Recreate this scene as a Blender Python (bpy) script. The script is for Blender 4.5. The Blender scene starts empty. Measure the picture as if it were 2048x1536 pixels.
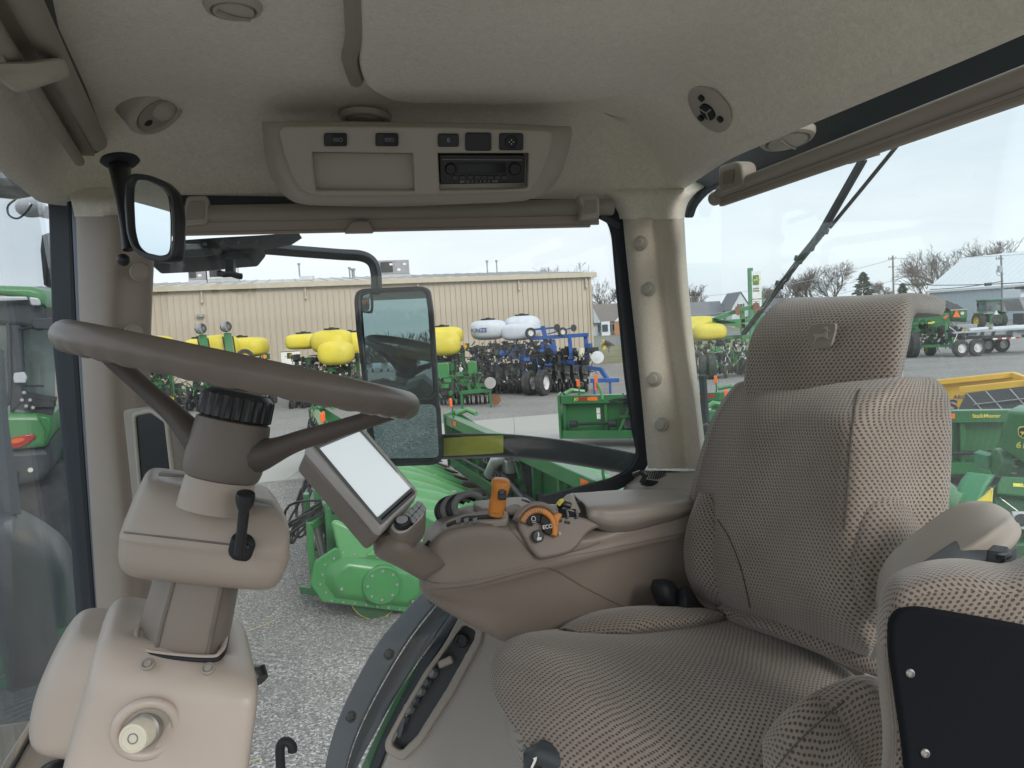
import bpy, bmesh, math, random
import numpy as np
from mathutils import Vector as V, Matrix, noise as mnoise
R=math.radians
random.seed(7)
# ---------------------------------------------------------------- camera, world, sun, exposure
scene=bpy.context.scene
FPX=1480.0; CAMH=3.1; ROLL=R(3.0); PITCH=R(4.56)
_F=V((0,math.cos(PITCH),-math.sin(PITCH))); _R0=V((1,0,0)); _U0=V((0,math.sin(PITCH),math.cos(PITCH)))
_U=_U0*math.cos(ROLL)+_R0*math.sin(ROLL); _Rt=_R0*math.cos(ROLL)-_U0*math.sin(ROLL)
CAM=V((0,0,CAMH))
cd=bpy.data.cameras.new('camera'); cam=bpy.data.objects.new('camera',cd); scene.collection.objects.link(cam)
m=Matrix.Identity(4)
for i in range(3):
    m[i][0]=_Rt[i]; m[i][1]=_U[i]; m[i][2]=-_F[i]; m[i][3]=CAM[i]
cam.matrix_world=m
cd.sensor_width=36; cd.lens=FPX/2048*36; cd.clip_start=0.02; cd.clip_end=3000
scene.camera=cam
SUN_EL=28; SUN_AZ=152      # azimuth clockwise from +Y (to the right and a little behind)
w=bpy.data.worlds.new("World"); scene.world=w; w.use_nodes=True
nt=w.node_tree; bg=nt.nodes['Background']
sky=nt.nodes.new('ShaderNodeTexSky'); sky.sky_type='NISHITA'; sky.sun_disc=False
sky.sun_elevation=R(SUN_EL); sky.sun_rotation=R(SUN_AZ); sky.dust_density=2.5; sky.air_density=1.0
tc=nt.nodes.new('ShaderNodeTexCoord'); mp=nt.nodes.new('ShaderNodeMapping'); mp.inputs['Scale'].default_value=(1.2,1.2,4.5)
nz=nt.nodes.new('ShaderNodeTexNoise'); nz.inputs['Scale'].default_value=1.7; nz.inputs['Detail'].default_value=7; nz.inputs['Roughness'].default_value=.55
rp=nt.nodes.new('ShaderNodeValToRGB'); rp.color_ramp.elements[0].position=.3; rp.color_ramp.elements[0].color=(5.7,6.25,6.75,1)
rp.color_ramp.elements[1].position=.68; rp.color_ramp.elements[1].color=(7.45,7.75,7.9,1)
mx=nt.nodes.new('ShaderNodeMix'); mx.data_type='RGBA'; mx.inputs[0].default_value=.92
nt.links.new(tc.outputs['Generated'],mp.inputs[0]); nt.links.new(mp.outputs[0],nz.inputs[0]); nt.links.new(nz.outputs[0],rp.inputs[0])
nt.links.new(sky.outputs[0],mx.inputs[6]); nt.links.new(rp.outputs[0],mx.inputs[7]); nt.links.new(mx.outputs[2],bg.inputs[0])
bg.inputs[1].default_value=.10
sl=bpy.data.lights.new('sun','SUN'); sl.energy=1.15; sl.angle=R(20); sl.color=(1,.95,.88)
sun=bpy.data.objects.new('sun',sl); scene.collection.objects.link(sun)
sd=V((math.sin(R(SUN_AZ))*math.cos(R(SUN_EL)),math.cos(R(SUN_AZ))*math.cos(R(SUN_EL)),math.sin(R(SUN_EL))))
sun.rotation_euler=sd.to_track_quat('Z','Y').to_euler()
vs=scene.view_settings; vs.view_transform='Standard'; vs.look='None'; vs.gamma=1; vs.use_curve_mapping=False; vs.exposure=0.64
scene.cycles.use_denoising=True; scene.cycles.max_bounces=9; scene.cycles.diffuse_bounces=6; scene.cycles.transparent_max_bounces=16
scene.cycles.glossy_bounces=4; scene.cycles.caustics_reflective=False; scene.cycles.caustics_refractive=False
# ---------------------------------------------------------------- picture rays: pixel of the photo + distance -> point in the place
def ray(px,py):
    d=_F+_Rt*((px-1024)/FPX)+_U*((768-py)/FPX); return d/d.y
def P(px,py,Y): return CAM+ray(px,py)*Y
def PZ(px,py,z): d=ray(px,py); return CAM+d*((z-CAMH)/d.z)
def PP(px,py,pl):
    o,n=pl; d=ray(px,py); return CAM+d*((o-CAM).dot(n)/d.dot(n))
def plane3(a,b,c):
    a,b,c=P(*a),P(*b),P(*c); n=(b-a).cross(c-a).normalized()
    if n.dot(CAM-a)<0: n=-n
    return (a,n)
def vplane(px1,Y1,px2,Y2,py=700):      # upright plane through two columns
    a,b=P(px1,py,Y1),P(px2,py,Y2); d=b-a; d.z=0; n=V((d.y,-d.x,0)).normalized()
    if n.dot(CAM-a)<0: n=-n
    return (a,n)
# ---------------------------------------------------------------- materials
MT={}
def nd(nt,t,**k):
    n=nt.nodes.new(t)
    for a,b in k.items(): setattr(n,a,b)
    return n
def math_(nt,op,a,b=None,c=None):
    n=nt.nodes.new('ShaderNodeMath'); n.operation=op
    for i,x in enumerate((a,b,c)):
        if x is None: continue
        if isinstance(x,(int,float)): n.inputs[i].default_value=x
        else: nt.links.new(x,n.inputs[i])
    return n.outputs[0]
def mat(name,col,rough=.5,metal=0,var=.08,vs=3,bump=0,bs=200,coat=0,spec=.5,dirt=0,dirtcol=(.25,.22,.18),ds=2.5,trans=0,emit=None):
    if name in MT: return MT[name]
    M=bpy.data.materials.new(name); M.use_nodes=True; nt=M.node_tree; b=nt.nodes['Principled BSDF']
    tc=nd(nt,'ShaderNodeTexCoord')
    n1=nd(nt,'ShaderNodeTexNoise'); n1.inputs['Scale'].default_value=vs; n1.inputs['Detail'].default_value=6; nt.links.new(tc.outputs['Object'],n1.inputs[0])
    r=nd(nt,'ShaderNodeMapRange'); r.inputs[1].default_value=.3; r.inputs[2].default_value=.7; r.inputs[3].default_value=1-var; r.inputs[4].default_value=1+var
    nt.links.new(n1.outputs[0],r.inputs[0])
    mm=nd(nt,'ShaderNodeMix',data_type='RGBA',blend_type='MULTIPLY'); mm.inputs[0].default_value=1; mm.inputs[6].default_value=(*col,1)
    nt.links.new(r.outputs[0],mm.inputs[7]); out=mm.outputs[2]
    if dirt:
        n2=nd(nt,'ShaderNodeTexNoise'); n2.inputs['Scale'].default_value=ds; n2.inputs['Detail'].default_value=9; n2.inputs['Roughness'].default_value=.65; nt.links.new(tc.outputs['Object'],n2.inputs[0])
        r2=nd(nt,'ShaderNodeMapRange'); r2.inputs[1].default_value=.42; r2.inputs[2].default_value=.78; r2.inputs[3].default_value=0; r2.inputs[4].default_value=dirt
        nt.links.new(n2.outputs[0],r2.inputs[0]); m2=nd(nt,'ShaderNodeMix',data_type='RGBA'); nt.links.new(r2.outputs[0],m2.inputs[0]); nt.links.new(out,m2.inputs[6]); m2.inputs[7].default_value=(*dirtcol,1); out=m2.outputs[2]
    nt.links.new(out,b.inputs['Base Color'])
    rr=nd(nt,'ShaderNodeMapRange'); rr.inputs[3].default_value=max(0.0,rough-.09); rr.inputs[4].default_value=min(1,rough+.09) if rough else 0; nt.links.new(n1.outputs[0],rr.inputs[0]); nt.links.new(rr.outputs[0],b.inputs['Roughness'])
    b.inputs['Metallic'].default_value=metal; b.inputs['Coat Weight'].default_value=coat; b.inputs['Coat Roughness'].default_value=.12
    b.inputs['Specular IOR Level'].default_value=spec
    if bump:
        n3=nd(nt,'ShaderNodeTexNoise'); n3.inputs['Scale'].default_value=bs; n3.inputs['Detail'].default_value=3; nt.links.new(tc.outputs['Object'],n3.inputs[0])
        bp=nd(nt,'ShaderNodeBump'); bp.inputs['Strength'].default_value=bump; bp.inputs['Distance'].default_value=.35/bs; nt.links.new(n3.outputs[0],bp.inputs['Height']); nt.links.new(bp.outputs[0],b.inputs['Normal'])
    if emit: b.inputs['Emission Color'].default_value=(*emit[0],1); b.inputs['Emission Strength'].default_value=emit[1]
    MT[name]=M; return M
def seat_fabric():
    M=bpy.data.materials.new('seat_fabric'); M.use_nodes=True; nt=M.node_tree; b=nt.nodes['Principled BSDF']
    uv=nd(nt,'ShaderNodeUVMap'); s=nd(nt,'ShaderNodeSeparateXYZ'); nt.links.new(uv.outputs[0],s.inputs[0])
    wn=nd(nt,'ShaderNodeTexNoise'); wn.inputs['Scale'].default_value=55; nt.links.new(uv.outputs[0],wn.inputs[0])
    wob=math_(nt,'MULTIPLY',math_(nt,'SUBTRACT',wn.outputs[0],.5),.0032)
    x=math_(nt,'MULTIPLY',math_(nt,'ADD',s.outputs[0],wob),1/.0077); y=math_(nt,'MULTIPLY',math_(nt,'SUBTRACT',s.outputs[1],wob),1/.0051)
    row=math_(nt,'FLOOR',y); x=math_(nt,'ADD',x,math_(nt,'MULTIPLY',math_(nt,'MODULO',row,2.0),.5))
    fx=math_(nt,'SUBTRACT',math_(nt,'FRACT',x),.5); fy=math_(nt,'SUBTRACT',math_(nt,'FRACT',y),.5)
    fx=math_(nt,'SUBTRACT',fx,math_(nt,'MULTIPLY',fy,.25))
    d=math_(nt,'ADD',math_(nt,'POWER',math_(nt,'MULTIPLY',math_(nt,'ABSOLUTE',fx),4.1),2.6),math_(nt,'POWER',math_(nt,'MULTIPLY',math_(nt,'ABSOLUTE',fy),2.75),2.6))
    mr=nd(nt,'ShaderNodeMapRange',interpolation_type='SMOOTHSTEP'); mr.inputs[1].default_value=.45; mr.inputs[2].default_value=1.35; mr.inputs[3].default_value=1; mr.inputs[4].default_value=0
    nt.links.new(d,mr.inputs[0])
    n2=nd(nt,'ShaderNodeTexNoise'); n2.inputs['Scale'].default_value=6; n2.inputs['Detail'].default_value=8; nt.links.new(uv.outputs[0],n2.inputs[0])
    r2=nd(nt,'ShaderNodeValToRGB'); r2.color_ramp.elements[0].position=.3; r2.color_ramp.elements[0].color=(.235,.196,.166,1); r2.color_ramp.elements[1].position=.75; r2.color_ramp.elements[1].color=(.385,.338,.29,1); nt.links.new(n2.outputs[0],r2.inputs[0])
    n4=nd(nt,'ShaderNodeTexNoise'); n4.inputs['Scale'].default_value=900; nt.links.new(uv.outputs[0],n4.inputs[0])
    m1=nd(nt,'ShaderNodeMix',data_type='RGBA'); nt.links.new(mr.outputs[0],m1.inputs[0]); nt.links.new(r2.outputs[0],m1.inputs[6]); m1.inputs[7].default_value=(.098,.082,.076,1)
    m2=nd(nt,'ShaderNodeMix',data_type='RGBA',blend_type='OVERLAY'); m2.inputs[0].default_value=.35; nt.links.new(m1.outputs[2],m2.inputs[6]); nt.links.new(n4.outputs[0],m2.inputs[7])
    nt.links.new(m2.outputs[2],b.inputs['Base Color']); b.inputs['Roughness'].default_value=.95; b.inputs['Specular IOR Level'].default_value=.2
    b.inputs['Sheen Weight'].default_value=.35; b.inputs['Sheen Roughness'].default_value=.5
    bp=nd(nt,'ShaderNodeBump'); bp.inputs['Strength'].default_value=.55; bp.inputs['Distance'].default_value=.0016; bp.invert=True; nt.links.new(mr.outputs[0],bp.inputs['Height']); nt.links.new(bp.outputs[0],b.inputs['Normal'])
    return M
def weave(name,col,s=.0032):
    M=bpy.data.materials.new(name); M.use_nodes=True; nt=M.node_tree; b=nt.nodes['Principled BSDF']
    tc=nd(nt,'ShaderNodeTexCoord'); s_=nd(nt,'ShaderNodeSeparateXYZ'); nt.links.new(tc.outputs['Object'],s_.inputs[0])
    a=math_(nt,'SINE',math_(nt,'MULTIPLY',math_(nt,'ADD',s_.outputs[0],s_.outputs[1]),2*math.pi/s)); c=math_(nt,'SINE',math_(nt,'MULTIPLY',s_.outputs[2],2*math.pi/s))
    h=math_(nt,'MULTIPLY',a,c); mr=nd(nt,'ShaderNodeMapRange'); mr.inputs[1].default_value=-1; mr.inputs[3].default_value=.72; mr.inputs[4].default_value=1.12; nt.links.new(h,mr.inputs[0])
    mm=nd(nt,'ShaderNodeMix',data_type='RGBA',blend_type='MULTIPLY'); mm.inputs[0].default_value=1; mm.inputs[6].default_value=(*col,1); nt.links.new(mr.outputs[0],mm.inputs[7]); nt.links.new(mm.outputs[2],b.inputs['Base Color'])
    b.inputs['Roughness'].default_value=.8
    bp=nd(nt,'ShaderNodeBump'); bp.inputs['Strength'].default_value=.4; bp.inputs['Distance'].default_value=.0008; nt.links.new(h,bp.inputs['Height']); nt.links.new(bp.outputs[0],b.inputs['Normal'])
    MT[name]=M; return M
def felt(name,col,dark):
    M=bpy.data.materials.new(name); M.use_nodes=True; nt=M.node_tree; b=nt.nodes['Principled BSDF']
    tc=nd(nt,'ShaderNodeTexCoord')
    n1=nd(nt,'ShaderNodeTexNoise'); n1.inputs['Scale'].default_value=2.6; n1.inputs['Detail'].default_value=5; nt.links.new(tc.outputs['Object'],n1.inputs[0])
    n2=nd(nt,'ShaderNodeTexNoise'); n2.inputs['Scale'].default_value=190; n2.inputs['Detail'].default_value=5; n2.inputs['Distortion'].default_value=1.2; nt.links.new(tc.outputs['Object'],n2.inputs[0])
    n5=nd(nt,'ShaderNodeTexNoise'); n5.inputs['Scale'].default_value=60; n5.inputs['Detail'].default_value=3; nt.links.new(tc.outputs['Object'],n5.inputs[0])
    f=math_(nt,'ADD',math_(nt,'MULTIPLY',n1.outputs[0],.45),math_(nt,'ADD',math_(nt,'MULTIPLY',n2.outputs[0],.62),math_(nt,'MULTIPLY',n5.outputs[0],.18)))
    r=nd(nt,'ShaderNodeValToRGB'); r.color_ramp.elements[0].position=.42; r.color_ramp.elements[0].color=(*dark,1); r.color_ramp.elements[1].position=.84; r.color_ramp.elements[1].color=(*col,1); nt.links.new(f,r.inputs[0])
    nt.links.new(r.outputs[0],b.inputs['Base Color']); b.inputs['Roughness'].default_value=1; b.inputs['Specular IOR Level'].default_value=.1; b.inputs['Sheen Weight'].default_value=.3
    bp=nd(nt,'ShaderNodeBump'); bp.inputs['Strength'].default_value=.5; bp.inputs['Distance'].default_value=.001; nt.links.new(n2.outputs[0],bp.inputs['Height']); nt.links.new(bp.outputs[0],b.inputs['Normal'])
    MT[name]=M; return M
def glass(name,tint=(.93,.97,.96),dust=.035,refl=1.0,dcol=(.7,.74,.76)):
    M=bpy.data.materials.new(name); M.use_nodes=True; nt=M.node_tree
    for n in list(nt.nodes): nt.nodes.remove(n)
    o=nd(nt,'ShaderNodeOutputMaterial'); t=nd(nt,'ShaderNodeBsdfTransparent'); t.inputs[0].default_value=(*tint,1)
    g=nd(nt,'ShaderNodeBsdfGlossy'); g.inputs['Roughness'].default_value=.02; f=nd(nt,'ShaderNodeFresnel'); f.inputs[0].default_value=1.45
    m1=nd(nt,'ShaderNodeMixShader'); fr=math_(nt,'MULTIPLY',f.outputs[0],refl); nt.links.new(fr,m1.inputs[0]); nt.links.new(t.outputs[0],m1.inputs[1]); nt.links.new(g.outputs[0],m1.inputs[2])
    d=nd(nt,'ShaderNodeBsdfTranslucent'); d.inputs[0].default_value=(*dcol,1); d2=nd(nt,'ShaderNodeBsdfDiffuse'); d2.inputs[0].default_value=(*dcol,1); ds=nd(nt,'ShaderNodeAddShader')
    nt.links.new(d.outputs[0],ds.inputs[0]); nt.links.new(d2.outputs[0],ds.inputs[1])
    tc=nd(nt,'ShaderNodeTexCoord'); n=nd(nt,'ShaderNodeTexNoise'); n.inputs['Scale'].default_value=2.2; n.inputs['Detail'].default_value=8; nt.links.new(tc.outputs['Object'],n.inputs[0])
    r=nd(nt,'ShaderNodeMapRange'); r.inputs[1].default_value=.3; r.inputs[2].default_value=.75; r.inputs[3].default_value=dust*.5; r.inputs[4].default_value=dust*1.8; nt.links.new(n.outputs[0],r.inputs[0])
    m2=nd(nt,'ShaderNodeMixShader'); nt.links.new(r.outputs[0],m2.inputs[0]); nt.links.new(m1.outputs[0],m2.inputs[1]); nt.links.new(ds.outputs[0],m2.inputs[2]); nt.links.new(m2.outputs[0],o.inputs[0])
    MT[name]=M; return M
# ---------------------------------------------------------------- objects
COL=scene.collection
def tag(o,label=None,cat=None,group=None,kind=None):
    if label: o['label']=label
    if cat: o['category']=cat
    if group: o['group']=group
    if kind: o['kind']=kind
    return o
def thing(name,label,cat,loc=(0,0,0),rz=0,group=None):
    o=bpy.data.objects.new(name,None); COL.objects.link(o); o.location=loc; o.rotation_euler=(0,0,rz); o.empty_display_size=.1
    o.matrix_world=Matrix.Translation(V(loc))@Matrix.Rotation(rz,4,'Z')
    return tag(o,label,cat,group)
def link(name,me,m,parent=None,local=False,smooth=35,label=None):
    o=bpy.data.objects.new(name,me); COL.objects.link(o)
    if m: me.materials.append(m) if not me.materials else None
    if smooth and len(me.polygons):
        me.shade_smooth(); me.set_sharp_from_angle(angle=R(smooth))
    if parent:
        o.parent=parent
        if not local: o.matrix_parent_inverse=WM(parent).inverted()
    if label: o['label']=label
    return o
def WM(o):
    M=Matrix.LocRotScale(o.location,o.rotation_euler,o.scale)
    return (WM(o.parent)@o.matrix_parent_inverse@M) if o.parent else M
class MB:
    """collects shapes into one mesh"""
    def __init__(s): s.v=[]; s.f=[]; s.uv=None
    def add(s,vs,fs):
        k=len(s.v); s.v+= [tuple(v) for v in vs]; s.f+=[tuple(i+k for i in f) for f in fs]; return s
    def box(s,c,d,M=None,bv=0):
        x,y,z=[a/2 for a in d]; c=V(c)
        vs=[V((sx*x,sy*y,sz*z)) for sx in(-1,1) for sy in(-1,1) for sz in(-1,1)]
        if M is not None: vs=[M@v for v in vs]
        return s.add([c+v for v in vs],[(0,1,3,2),(4,6,7,5),(0,4,5,1),(2,3,7,6),(0,2,6,4),(1,5,7,3)])
    def bar(s,a,b,w,h,up=V((0,0,1))):
        a,b=V(a),V(b); d=(b-a).normalized(); 
        if abs(d.dot(up))>.98: up=V((1,0,0))
        x=d.cross(up).normalized(); y=x.cross(d)
        vs=[p+x*(i*w/2)+y*(j*h/2) for p in(a,b) for i,j in((-1,-1),(1,-1),(1,1),(-1,1))]
        return s.add(vs,[(0,1,2,3),(7,6,5,4),(0,4,5,1),(1,5,6,2),(2,6,7,3),(3,7,4,0)])
    def cyl(s,a,b,r0,r1=None,n=16,cap=True):
        r1=r0 if r1 is None else r1; a,b=V(a),V(b); d=(b-a).normalized(); up=V((0,0,1)) if abs(d.z)<.9 else V((1,0,0))
        x=d.cross(up).normalized(); y=x.cross(d); vs=[]
        for p,r in((a,r0),(b,r1)):
            for i in range(n): t=2*math.pi*i/n; vs.append(p+x*(r*math.cos(t))+y*(r*math.sin(t)))
        fs=[(i,(i+1)%n,n+(i+1)%n,n+i) for i in range(n)]
        if cap: fs+=[tuple(range(n))[::-1],tuple(range(n,2*n))]
        return s.add(vs,fs)
    def lathe(s,o,ax,prof,n=32,ribs=None,cap=True):     # prof: (radius, height) along ax from o
        o=V(o); d=V(ax).normalized(); up=V((0,0,1)) if abs(d.z)<.9 else V((1,0,0)); x=d.cross(up).normalized(); y=x.cross(d); vs=[];k=len(prof)
        for r,h in prof:
            for i in range(n):
                t=2*math.pi*i/n; rr=r*(ribs(t,h) if ribs else 1); vs.append(o+d*h+x*(rr*math.cos(t))+y*(rr*math.sin(t)))
        fs=[(j*n+i,j*n+(i+1)%n,(j+1)*n+(i+1)%n,(j+1)*n+i) for j in range(k-1) for i in range(n)]
        if cap: fs+=[tuple(range(n))[::-1],tuple(range((k-1)*n,k*n))]
        return s.add(vs,fs)
    def tube(s,pts,r,n=8,cap=True,rad=None):
        pts=[V(p) for p in pts]; m=len(pts); vs=[]; px=None
        for k,p in enumerate(pts):
            d=(pts[min(k+1,m-1)]-pts[max(k-1,0)]).normalized()
            if px is None: up=V((0,0,1)) if abs(d.z)<.9 else V((1,0,0)); x=d.cross(up).normalized()
            else: x=(px-d*px.dot(d)).normalized()
            px=x; y=d.cross(x); rr=rad[k] if rad else r
            for i in range(n): t=2*math.pi*i/n; vs.append(p+x*(rr*math.cos(t))+y*(rr*math.sin(t)))
        fs=[(k*n+i,k*n+(i+1)%n,(k+1)*n+(i+1)%n,(k+1)*n+i) for k in range(m-1) for i in range(n)]
        if cap: fs+=[tuple(range(n))[::-1],tuple(range((m-1)*n,m*n))]
        return s.add(vs,fs)
    def prism(s,poly,off):
        n=len(poly); poly=[V(p) for p in poly]; off=V(off)
        vs=poly+[p+off for p in poly]
        return s.add(vs,[tuple(range(n)),tuple(range(n,2*n))[::-1]]+[(i,i+n,(i+1)%n+n,(i+1)%n) for i in range(n)])
    def torus(s,o,ax,R_,r,n=40,k=10,f=None,a0=0,a1=2*math.pi):
        o=V(o); d=V(ax).normalized(); up=V((0,0,1)) if abs(d.z)<.9 else V((1,0,0)); x=d.cross(up).normalized(); y=x.cross(d); vs=[]
        for i in range(n):
            t=a0+(a1-a0)*i/n; c=x*math.cos(t)+y*math.sin(t)
            for j in range(k):
                q=2*math.pi*j/k; rr=r*(f(t,q) if f else 1); vs.append(o+c*(R_+rr*math.cos(q))+d*(rr*math.sin(q)))
        full=abs(a1-a0-2*math.pi)<1e-4
        fs=[(i*k+j,((i+1)%n)*k+j,((i+1)%n)*k+(j+1)%k,i*k+(j+1)%k) for i in range(n if full else n-1) for j in range(k)]
        if not full: fs+=[tuple(range(k)),tuple(range((n-1)*k,n*k))[::-1]]
        return s.add(vs,fs)
    def ball(s,c,r,n=12,k=8,sc=(1,1,1)):
        c=V(c); vs=[c+V((0,0,r*sc[2]))]
        for j in range(1,k):
            p=math.pi*j/k
            for i in range(n): t=2*math.pi*i/n; vs.append(c+V((r*sc[0]*math.sin(p)*math.cos(t),r*sc[1]*math.sin(p)*math.sin(t),r*sc[2]*math.cos(p))))
        vs.append(c-V((0,0,r*sc[2]))); L=len(vs)-1
        fs=[(0,1+i,1+(i+1)%n) for i in range(n)]+[(1+j*n+i,1+(j+1)*n+i,1+(j+1)*n+(i+1)%n,1+j*n+(i+1)%n) for j in range(k-2) for i in range(n)]+[(L,1+(k-2)*n+(i+1)%n,1+(k-2)*n+i) for i in range(n)]
        return s.add(vs,fs)
    def build(s,name,m,parent=None,local=False,smooth=35,bevel=0,seg=2,label=None,solid=0,sub=0):
        me=bpy.data.meshes.new(name); me.from_pydata(s.v,[],s.f); 
        bm=bmesh.new(); bm.from_mesh(me); bmesh.ops.recalc_face_normals(bm,faces=bm.faces); bm.to_mesh(me); bm.free()
        o=link(name,me,m,parent,local,smooth,label)
        if solid: md=o.modifiers.new('s','SOLIDIFY'); md.thickness=solid; md.offset=0
        if bevel: md=o.modifiers.new('b','BEVEL'); md.width=bevel; md.segments=seg; md.limit_method='ANGLE'; md.angle_limit=R(40); md.harden_normals=False; me.shade_smooth(); me.set_sharp_from_angle(angle=R(70))
        if sub: md=o.modifiers.new('u','SUBSURF'); md.levels=sub; md.render_levels=sub
        return o
def grid_mesh(name,G,m,parent,closed=True,caps=True,local=False,smooth=60,label=None):
    """G: rows x cols x 3 numpy; writes a UV map in metres"""
    nr,nc,_=G.shape; L=V
    verts=[tuple(p) for p in G.reshape(-1,3)]; fs=[]; uvs=[]
    ccount=nc if closed else nc-1
    Gc=np.concatenate([G,G[:,:1]],1) if closed else G
    U=np.concatenate([np.zeros((nr,1)),np.cumsum(np.linalg.norm(np.diff(Gc,axis=1),axis=2),1)],1)
    mid=Gc.shape[1]//4; U=U-U[:,mid:mid+1]
    W=np.concatenate([[0],np.cumsum(np.linalg.norm(np.diff(G,axis=0),axis=2).mean(1))])
    for i in range(nr-1):
        for j in range(ccount):
            j2=(j+1)%nc; fs.append((i*nc+j,i*nc+j2,(i+1)*nc+j2,(i+1)*nc+j)); uvs+= [(U[i,j],W[i]),(U[i,j+1],W[i]),(U[i+1,j+1],W[i+1]),(U[i+1,j],W[i+1])]
    if caps and closed:
        for i in(0,nr-1):
            c=G[i].mean(0); k=len(verts); verts.append(tuple(c))
            for j in range(nc):
                j2=(j+1)%nc; fs.append((i*nc+j2,i*nc+j,k) if i==0 else (i*nc+j,i*nc+j2,k))
                for q in((G[i][j2],G[i][j],c) if i==0 else (G[i][j],G[i][j2],c)): 
                    d=V(q)-V(c); uvs.append((d.x+d.y*.6,d.z+d.y*.8))
    me=bpy.data.meshes.new(name); me.from_pydata(verts,[],fs)
    ul=me.uv_layers.new(name='UVMap'); ul.data.foreach_set('uv',np.array(uvs,dtype=np.float32).ravel())
    bm=bmesh.new(); bm.from_mesh(me); bmesh.ops.recalc_face_normals(bm,faces=bm.faces); bm.to_mesh(me); bm.free()
    return link(name,me,m,parent,local,smooth,label)
def cr(A,k,closed=False):
    """Catmull-Rom through rows of A (axis 0)"""
    A=np.asarray(A,float); n=len(A); out=[]
    rng=range(n) if closed else range(n-1)
    for i in rng:
        if closed: p0,p1,p2,p3=A[(i-1)%n],A[i],A[(i+1)%n],A[(i+2)%n]
        else: p1,p2=A[i],A[i+1]; p0=A[i-1] if i>0 else 2*p1-p2; p3=A[i+2] if i+2<n else 2*p2-p1
        for j in range(k):
            t=j/k; out.append(.5*((2*p1)+(-p0+p2)*t+(2*p0-5*p1+4*p2-p3)*t*t+(-p0+3*p1-3*p2+p3)*t**3))
    if not closed: out.append(A[-1])
    return np.array(out)
def rings(name,rows,m,parent,kr=5,kc=5,closed=True,caps=True,smooth=60,label=None,fn=None):
    """rows of control points given as (px,py,Y) (or Vectors): a smooth skin through them"""
    A=np.array([[tuple(P(*q)) if not isinstance(q,V) else tuple(q) for q in row] for row in rows])
    A=cr(A,kr); A=np.swapaxes(cr(np.swapaxes(A,0,1),kc,closed),0,1)
    if fn: A=fn(A)
    return grid_mesh(name,A,m,parent,closed,caps,smooth=smooth,label=label)
def pod(name,rows,m,parent,n=44,k=5,smooth=50,D=V((-.2,.98,0)),label=None):
    """rows: (xl,yl,Yl, xr,yr,Yr, front, back, squareness) -> rounded body skinned over superellipse sections"""
    A=[]
    for r in rows:
        a,b=P(*r[0:3]),P(*r[3:6]); A.append([*a,*b,r[6],r[7],r[8]])
    A=cr(np.array(A),k) if k>1 else np.array(A); G=[]
    Dv=np.array(D)
    for r in A:
        a,b=r[0:3],r[3:6]; mid=(a+b)/2; h=(b-a)/2; e=max(r[8],1.2); ring=[]
        for i in range(n):
            t=2*math.pi*i/n; c,s=math.cos(t),math.sin(t)
            cc=math.copysign(abs(c)**(2/e),c); ss=math.copysign(abs(s)**(2/e),s)
            ring.append(mid+h*cc+Dv*ss*(r[7] if s>0 else r[6]))
        G.append(ring)
    return grid_mesh(name,np.array(G),m,parent,True,True,smooth=smooth,label=label)
def rounded(pts,r,k=4):
    """round the corners of a 2-D polygon"""
    if not r: return [tuple(p) for p in pts]
    out=[]; n=len(pts)
    for i in range(n):
        a,b,c=[np.array(pts[j%n][:2],float) for j in(i-1,i,i+1)]; u=a-b; v=c-b; lu,lv=np.linalg.norm(u),np.linalg.norm(v); q=min(r,lu*.45,lv*.45)
        p0=b+u/max(lu,1e-9)*q; p1=b+v/max(lv,1e-9)*q
        for j in range(k+1): t=j/k; out.append(tuple((1-t)**2*p0+2*t*(1-t)*b+t*t*p1))
    return out
def plate2(name,polys,M,th,m,parent=None,bevel=.002,local=False,label=None,res=2):
    """flat plate from 2-D outlines (first outer, rest holes) in the frame M, thickness th towards -Z of M"""
    cu=bpy.data.curves.new(name,'CURVE'); cu.dimensions='2D'; cu.fill_mode='BOTH'
    for pl in polys:
        sp=cu.splines.new('POLY'); sp.points.add(len(pl)-1); sp.use_cyclic_u=True
        for i,p in enumerate(pl): sp.points[i].co=(p[0],p[1],0,1)
    bevel=min(bevel,th*.49); cu.extrude=th/2-bevel; cu.bevel_depth=bevel; cu.bevel_resolution=res; cu.offset=-bevel
    ob=bpy.data.objects.new('tmp',cu); me=bpy.data.meshes.new_from_object(ob); bpy.data.objects.remove(ob); bpy.data.curves.remove(cu)
    me.name=name; me.transform(M@Matrix.Translation((0,0,-th/2))); me.materials.clear()
    return link(name,me,m,parent,local,40,label)
def pframe(pl,flip=False):
    o,n=pl; z=n.normalized(); up=V((0,0,1)); y=(up-z*up.dot(z)); 
    if y.length<.05: y=V((0,1,0))-z*z.y
    y.normalize(); x=y.cross(z)
    M=Matrix.Identity(4)
    for i in range(3): M[i][0]=x[i]; M[i][1]=y[i]; M[i][2]=z[i]; M[i][3]=o[i]
    return M
def plate(name,px,pl,th,m,parent=None,bevel=.002,r=0,holes=(),label=None,lift=0,rh=None):
    """plate whose outline is given in photo pixels, standing in the plane pl = (point, normal)"""
    if lift: pl=(pl[0]+pl[1]*lift,pl[1])
    M=pframe(pl); Mi=M.inverted()
    def cv(ps,rr): return rounded([tuple((Mi@PP(x,y,pl))[:2]) for x,y in ps],rr)
    return plate2(name,[cv(px,r)]+[cv(h,rh if rh is not None else r) for h in holes],M,th,m,parent,bevel,label=label)
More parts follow.
